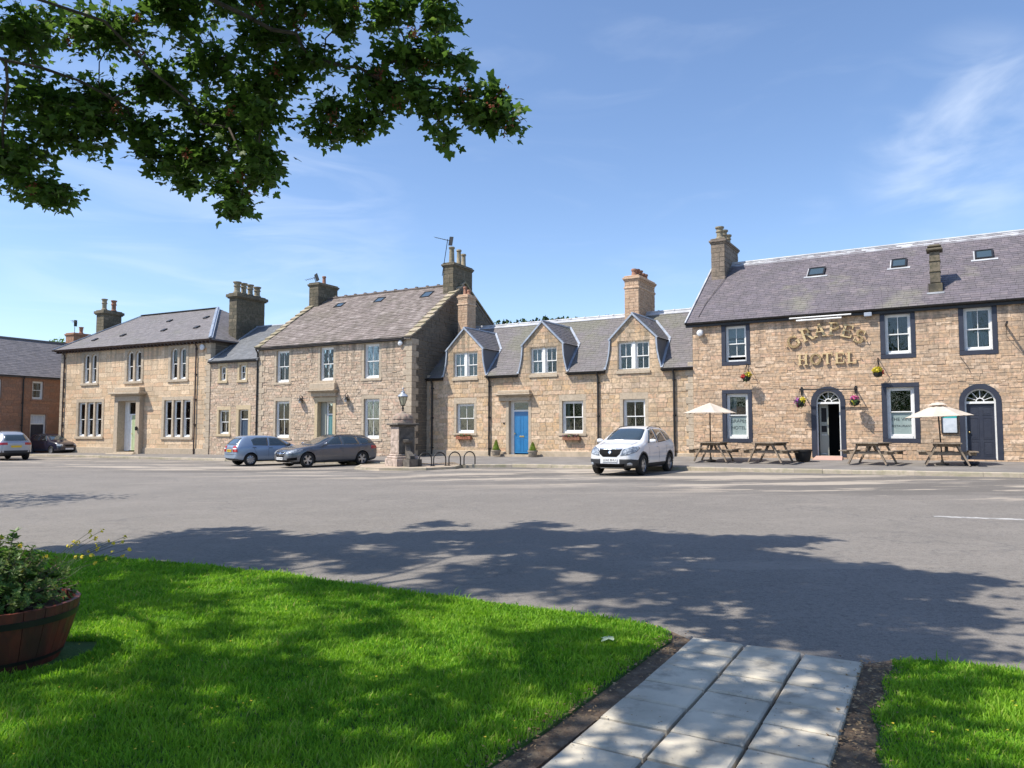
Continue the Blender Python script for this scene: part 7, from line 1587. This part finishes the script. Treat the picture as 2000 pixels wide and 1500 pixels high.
# boughs that shade the road at right
for x,y,z in ((.35,6.9,6.75),(.05,7.1,6.8),(-.3,7.3,6.6),(-.4,6.2,6.3),(-.9,6.8,6.8),(.1,5.2,5.95),(-.2,4.8,6.1),(-.6,4.3,6.1),(-1.0,4.9,6.6),(-1.4,5.8,6.4),(-.9,5.6,6.0),(-1.9,7.2,7.2),(-1.6,6.5,7.6),(-2.4,5.2,7.0),(-1.6,4.0,6.5),(-2.3,4.1,6.8),(-1.5,8.0,7.4),(-2.6,8.2,7.6),(-3.3,6.2,7.0),(-2.7,6.9,7.0),(-2.3,6.2,6.8),(-3.6,7.2,7.4),(-3.0,5.6,6.7),(-1.9,5.4,6.5),(-1.3,6.3,6.9),(-3.9,6.0,7.2),(-4.4,7.0,7.5),(-3.2,7.9,7.7),(-2.4,7.6,7.6),(-4.2,8.0,7.9),(-4.9,6.3,7.0),(-5.3,7.4,7.6),(-.9,7.6,7.3),(-.2,6.3,6.7)):
    if shade_ok(x-.2,y,z): sp(x,y,z,.6,.6,.3,300)
# branches: connect every spray back towards the trunk
nodes=[(TB+Vector((0,0,2.6)),None),(TB+Vector((.25,.2,4.0)),0),(TB+Vector((.2,.6,5.6)),1),(TB+Vector((-.1,.8,7.6)),2),(TB+Vector((0,.8,9.4)),3)]
main=[[(-6.9,5.6,4.9),(-6.4,7.2,5.6),(-5.9,8.4,5.85),(-5.2,9.4,5.85)],[(-6.3,5.6,5.6),(-5.0,7.0,6.35),(-3.9,8.3,6.6),(-3.0,9.0,6.55),(-2.4,9.2,6.25),(-1.7,9.1,5.98),(-1.0,9.0,5.8),(-.5,9.0,5.65)],[(-6.5,5.3,5.8),(-5.4,7.4,6.3),(-4.6,8.9,6.15),(-4.1,9.6,5.6)],
 [(-6.0,5.2,6.4),(-4.3,5.8,7.1),(-2.6,6.4,7.2),(-1.2,6.8,6.9)],[(-6.2,4.6,6.4),(-4.4,4.6,7.0),(-2.6,4.6,6.9),(-1.2,4.8,6.4)],[(-6.6,3.8,6.2),(-5.2,2.8,7.2)],[(-8.6,5.0,6.2),(-10.2,5.4,7.4)],[(-7.9,6.8,6.6),(-8.4,8.8,7.3)],[(-8.0,3.4,6.4),(-8.5,1.8,7.4)],[(-6.8,6.6,8.0),(-5.6,8.0,8.8)],[(-6.0,5.4,9.0),(-4.6,5.6,9.8)]]
for m_ in main:
    par=1 if m_[0][2]<6 else 2
    if m_[0][2]>7.5: par=3
    for p in m_: nodes.append((Vector(p),par)); par=len(nodes)-1
idx=sorted(range(len(SPR)),key=lambda i:(SPR[i][0]-nodes[1][0]).length)
tips=[]
for i in idx:
    c=SPR[i][0]; best=min(range(2,len(nodes)),key=lambda j:(nodes[j][0]-c).length+.22*(nodes[j][0]-nodes[1][0]).length*(1 if (nodes[j][0]-nodes[1][0]).length<(c-nodes[1][0]).length else 3))
    nodes.append((c,best)); tips.append((i,len(nodes)-1))
wt=[0.0]*len(nodes)
for i in range(len(nodes)-1,0,-1):
    wt[i]+=.00016 if wt[i]==0 else 0; wt[nodes[i][1]]+=wt[i] if nodes[i][1] is not None else 0
limb=MB(); lim=[]
for i in range(1,len(nodes)):
    p,par=nodes[i]; q=nodes[par][0]; r1=max(.007,math.sqrt(wt[i])*.62); r0=max(r1,min(math.sqrt(wt[par])*.62,r1*1.35)); d=p-q; L_=d.length
    off=Vector((rng.gauss(0,1),rng.gauss(0,1),rng.gauss(0,.6)))*.07*L_; sag=Vector((0,0,.06*L_))
    a=q+d*.33+off+sag; c=q+d*.68-off*.6+sag
    limb.tube([q,a,c,p],[r0,lerp(r0,r1,.33),lerp(r0,r1,.68),r1],9 if r1>.03 else 5,cap=False)
def rel(mb): mb.v=[(x-TB.x,y-TB.y,z-TB.z) for x,y,z in mb.v]
rel(limb); limb.build('limbs',M['bark'],TR_,smooth=60,kind='stuff')
b=MB(); b.tube([(0,0,-.1),(.02,0,.25),(.0,.02,1.0),(.03,.05,2.0),(0,0,2.75)],[.48,.36,.30,.27,.25],14); b.build('trunk',M['bark'],TR_,smooth=60)
# leaves
P=[];Q=[];S_=[];low_=[]; keys=MB(); twigs=MB()
for si,(c,r_,n_) in enumerate(SPR):
    lowf=si<nlow
    ntw=max(3,int(n_/9)); tw=[]
    for t_ in range(ntw):
        d=Vector((rng.gauss(0,1),rng.gauss(0,1),rng.gauss(0,.8))).normalized()*rng.uniform(.45,1.0); e=Vector((c.x+d.x*r_.x,c.y+d.y*r_.y,c.z+d.z*r_.z)); tw.append(e)
        if lowf: m_=c.lerp(e,.5)+Vector((0,0,.05)); twigs.tube([c,m_,e],[.006,.004,.002],4,cap=False)
    for t_ in range(n_):
        e=tw[t_%ntw]; p=c.lerp(e,rng.uniform(.35,1.05))+Vector((rng.gauss(0,.07),rng.gauss(0,.07),rng.gauss(0,.05)-.03))
        P.append(p); S_.append(rng.uniform(.12,.215)*(1 if lowf else 1.25)); low_.append(lowf)
        nrm=Vector((rng.gauss(0,.42),rng.gauss(0,.42),1)).normalized() if rng.random()<.65 else Vector((rng.gauss(0,1),rng.gauss(0,1)-.3,rng.uniform(0,1))).normalized()
        t=Vector((p.x-c.x+rng.gauss(0,.3),p.y-c.y+rng.gauss(0,.3),-.25)); t=(t-nrm*t.dot(nrm)); t=t.normalized() if t.length>1e-4 else nrm.orthogonal().normalized()
        Q.append((t.cross(nrm),t,nrm))
    if lowf and rng.random()<(.75 if c.x>-3 else .35) :
        for _ in range(rng.choice((1,1,2))):
            e=rng.choice(tw)+Vector((rng.gauss(0,.05),-.12,-.05))
            for k_ in range(26):
                q=e+Vector((rng.gauss(0,.035),rng.gauss(0,.035),rng.gauss(-.02,.045))); d=Vector((rng.gauss(0,1),rng.gauss(0,1),rng.gauss(-.5,1))).normalized(); s1=d.orthogonal().normalized()*.008; keys.add([q-s1,q+s1,q+d*.035+s1*1.3,q+d*.035-s1*1.3],((0,1,2,3),),r=rng.random())
N_=len(P); Pn=np.array([tuple(p) for p in P]); Qn=np.array([[tuple(a) for a in q] for q in Q]); Sn=np.array(S_); lowm=np.array(low_)
px=Pn[:,0]/Pn[:,1]; el=(Pn[:,2]-CAMZ)/Pn[:,1]; vis=lowm&(np.abs(px)<.68)&(el<.58)&(el>.1)
score=np.where(vis,Sn/Pn[:,1],0)+nr.rand(N_)*.002; ind=set(np.argsort(-score)[:300].tolist())
def leafbatch(idx_,V,F,name):
    V=np.array(V); F=np.array(F); n_=len(idx_); nv=len(V); nf=len(F)
    co=np.einsum('vk,nkj->nvj',V,Qn[idx_])*Sn[idx_][:,None,None]+Pn[idx_][:,None,:]-np.array(tuple(TB))
    return co.reshape(-1,3),(F[None]+np.arange(n_)[:,None,None]*nv).reshape(-1,3),n_,nf
allc=[];allf=[];allr=[];o=0
rest=np.array([i for i in range(N_) if i not in ind])
groups=[(rest[lowm[rest]&(rest%3==k_)],LV[k_]) for k_ in range(3)]+[(rest[(~lowm[rest])],lowleaf(5))]
for g,(V,F) in groups:
    co,fc,n_,nf=leafbatch(g,V,F,''); allc.append(co); allf.append(fc+o); o+=len(co); rr_=np.clip(nr.beta(2,2.2,n_)*.95,0,.99); allr.append(np.repeat(rr_,nf))
co=np.concatenate(allc); fc=np.concatenate(allf); me=bpy.data.meshes.new('leaves'); me.vertices.add(len(co)); me.vertices.foreach_set('co',co.ravel()); me.loops.add(fc.size); me.loops.foreach_set('vertex_index',fc.ravel()); me.polygons.add(len(fc)); me.polygons.foreach_set('loop_start',np.arange(len(fc))*3); me.polygons.foreach_set('loop_total',np.full(len(fc),3)); me.materials.append(M['maple_leaf']); me.update(calc_edges=True)
at=me.attributes.new('rnd','FLOAT','FACE'); at.data.foreach_set('value',np.concatenate(allr)); link('foliage',me,TR_,kind='stuff')
lms=[]
for V,F in LV: b=MB(); b.add(V,F); lms.append(b.mesh('leaf',M['maple_leaf_single']))
for i in ind:
    o=bpy.data.objects.new('leaf',lms[i%3]); COL.objects.link(o); o.parent=TR_; q=Q[i]; mm=Matrix((q[0],q[1],q[2])).transposed().to_4x4(); mm.translation=P[i]-TB; o.matrix_local=mm@Matrix.Scale(S_[i],4)
rel(twigs); twigs.build('twigs',M['bark'],TR_,kind='stuff'); rel(keys); keys.build('seed_bunches',M['keys'],TR_,kind='stuff')
print('leaves',N_)
# neighbour tree further along the green, out of view, that shades the road at left
def simple_tree(name,label,loc,h,r_,n_,size,cz=.62,mt='maple_leaf'):
    t=thing(name,label,'tree',loc); b=MB(); b.tube([(0,0,-.2),(.05,0,h*.25),(-.05,.1,h*.5),(.05,0,h*.8)],[h*.03,h*.024,h*.017,h*.005],10)
    for k in range(9): a=k*2.4; z=h*(.3+.05*k); b.tube([(0,0,z),(r_*.4*math.cos(a),r_*.4*math.sin(a),z+h*.08),(r_*.75*math.cos(a),r_*.75*math.sin(a),z+h*.1)],[h*.012,h*.008,h*.003],6,cap=False)
    b.build('trunk',M['bark'],t,smooth=60); b=MB(); bl_=[]
    for k in range(60):
        d=Vector((rng.gauss(0,1),rng.gauss(0,1),rng.gauss(0,1))).normalized()*rng.uniform(.5,1); bl_.append(Vector((d.x*r_,d.y*r_,h*cz+d.z*h*(1-cz))))
    V,F=lowleaf(3)
    for i in range(n_):
        c=rng.choice(bl_)+Vector((rng.gauss(0,.13),rng.gauss(0,.13),rng.gauss(0,.09)))*r_; nrm=Vector((rng.gauss(0,.6),rng.gauss(0,.6),1)).normalized(); tt=nrm.orthogonal().normalized(); tt.rotate(Matrix.Rotation(rng.uniform(0,6.28),3,nrm)); s_=nrm.cross(tt); z=size*rng.uniform(.7,1.3); rr_=rng.random()*.9
        b.add([c+(tt*v[0]+s_*v[1]+nrm*v[2])*z for v in V],F,r=rr_)
    b.build('crown',M[mt],t); return t
simple_tree('maple_tree','smaller maple further left along the green, its shadow reaching the road',(-16.9,16.3,-.1),8.0,2.9,2600,.24)
simple_tree('garden_tree','dark green treetop just showing over the red house roof',(-41.2,68,-.2),10.2,2.2,1500,.5,.74)
# unseen trees and low hedge added behind the viewer to darken the window reflections
b=MB(); V,F=lowleaf(4)
for (x,y,h,r_) in ((-46,-16,13,5.5),(-36,-26,15,6.5),(-24,-34,14,6),(-12,-30,15,6.5),(2,-36,14,6.5),(15,-30,15,6),(27,-22,13,6),(38,-12,12,5),(-58,-4,13,6),(50,-2,12,5)):
    b.tube([(x,y,-.2),(x+.1,y,h*.35),(x,y,h*.7)],[h*.03,h*.022,h*.01],8)
    for i in range(520):
        d=Vector((rng.gauss(0,1),rng.gauss(0,1),rng.gauss(0,1))).normalized()*rng.uniform(.6,1.05); c=Vector((x+d.x*r_,y+d.y*r_,h*.58+d.z*h*.42)); nrm=(d+Vector((0,0,.6))).normalized(); tt=nrm.orthogonal().normalized(); s_=nrm.cross(tt); z=rng.uniform(.9,1.7)
        b.add([c+(tt*v[0]+s_*v[1])*z for v in V],F,r=rng.random()*.9)
for i in range(3400):
    x=rng.uniform(-75,60); c=Vector((x,-40+rng.gauss(0,1.2)+.006*x*x*.3,rng.uniform(0,5.2)+1.2*math.sin(x*.3))); nrm=Vector((rng.gauss(0,.5),1,rng.gauss(.4,.5))).normalized(); tt=nrm.orthogonal().normalized(); s_=nrm.cross(tt); z=rng.uniform(1.0,1.9); b.add([c+(tt*v[0]+s_*v[1])*z for v in V],F,r=rng.random()*.9)
b.build('added_reflection_trees',M['maple_leaf'],None,kind='stuff',label='added unseen trees behind the viewer that darken the window reflections',category='trees')
# big pale leaf lying on the lawn
b=MB(); V,F=LV[1]; b.add([(x*.17,y*.17,z*.1) for x,y,z in V],F); o=b.build('fallen_leaf',M['pale_leaf'],None,label='large pale green fallen leaf lying on the lawn near the slab path',category='leaf'); o.location=(.70,5.38,.085); o.rotation_euler=(R(-6),R(5),2.2)
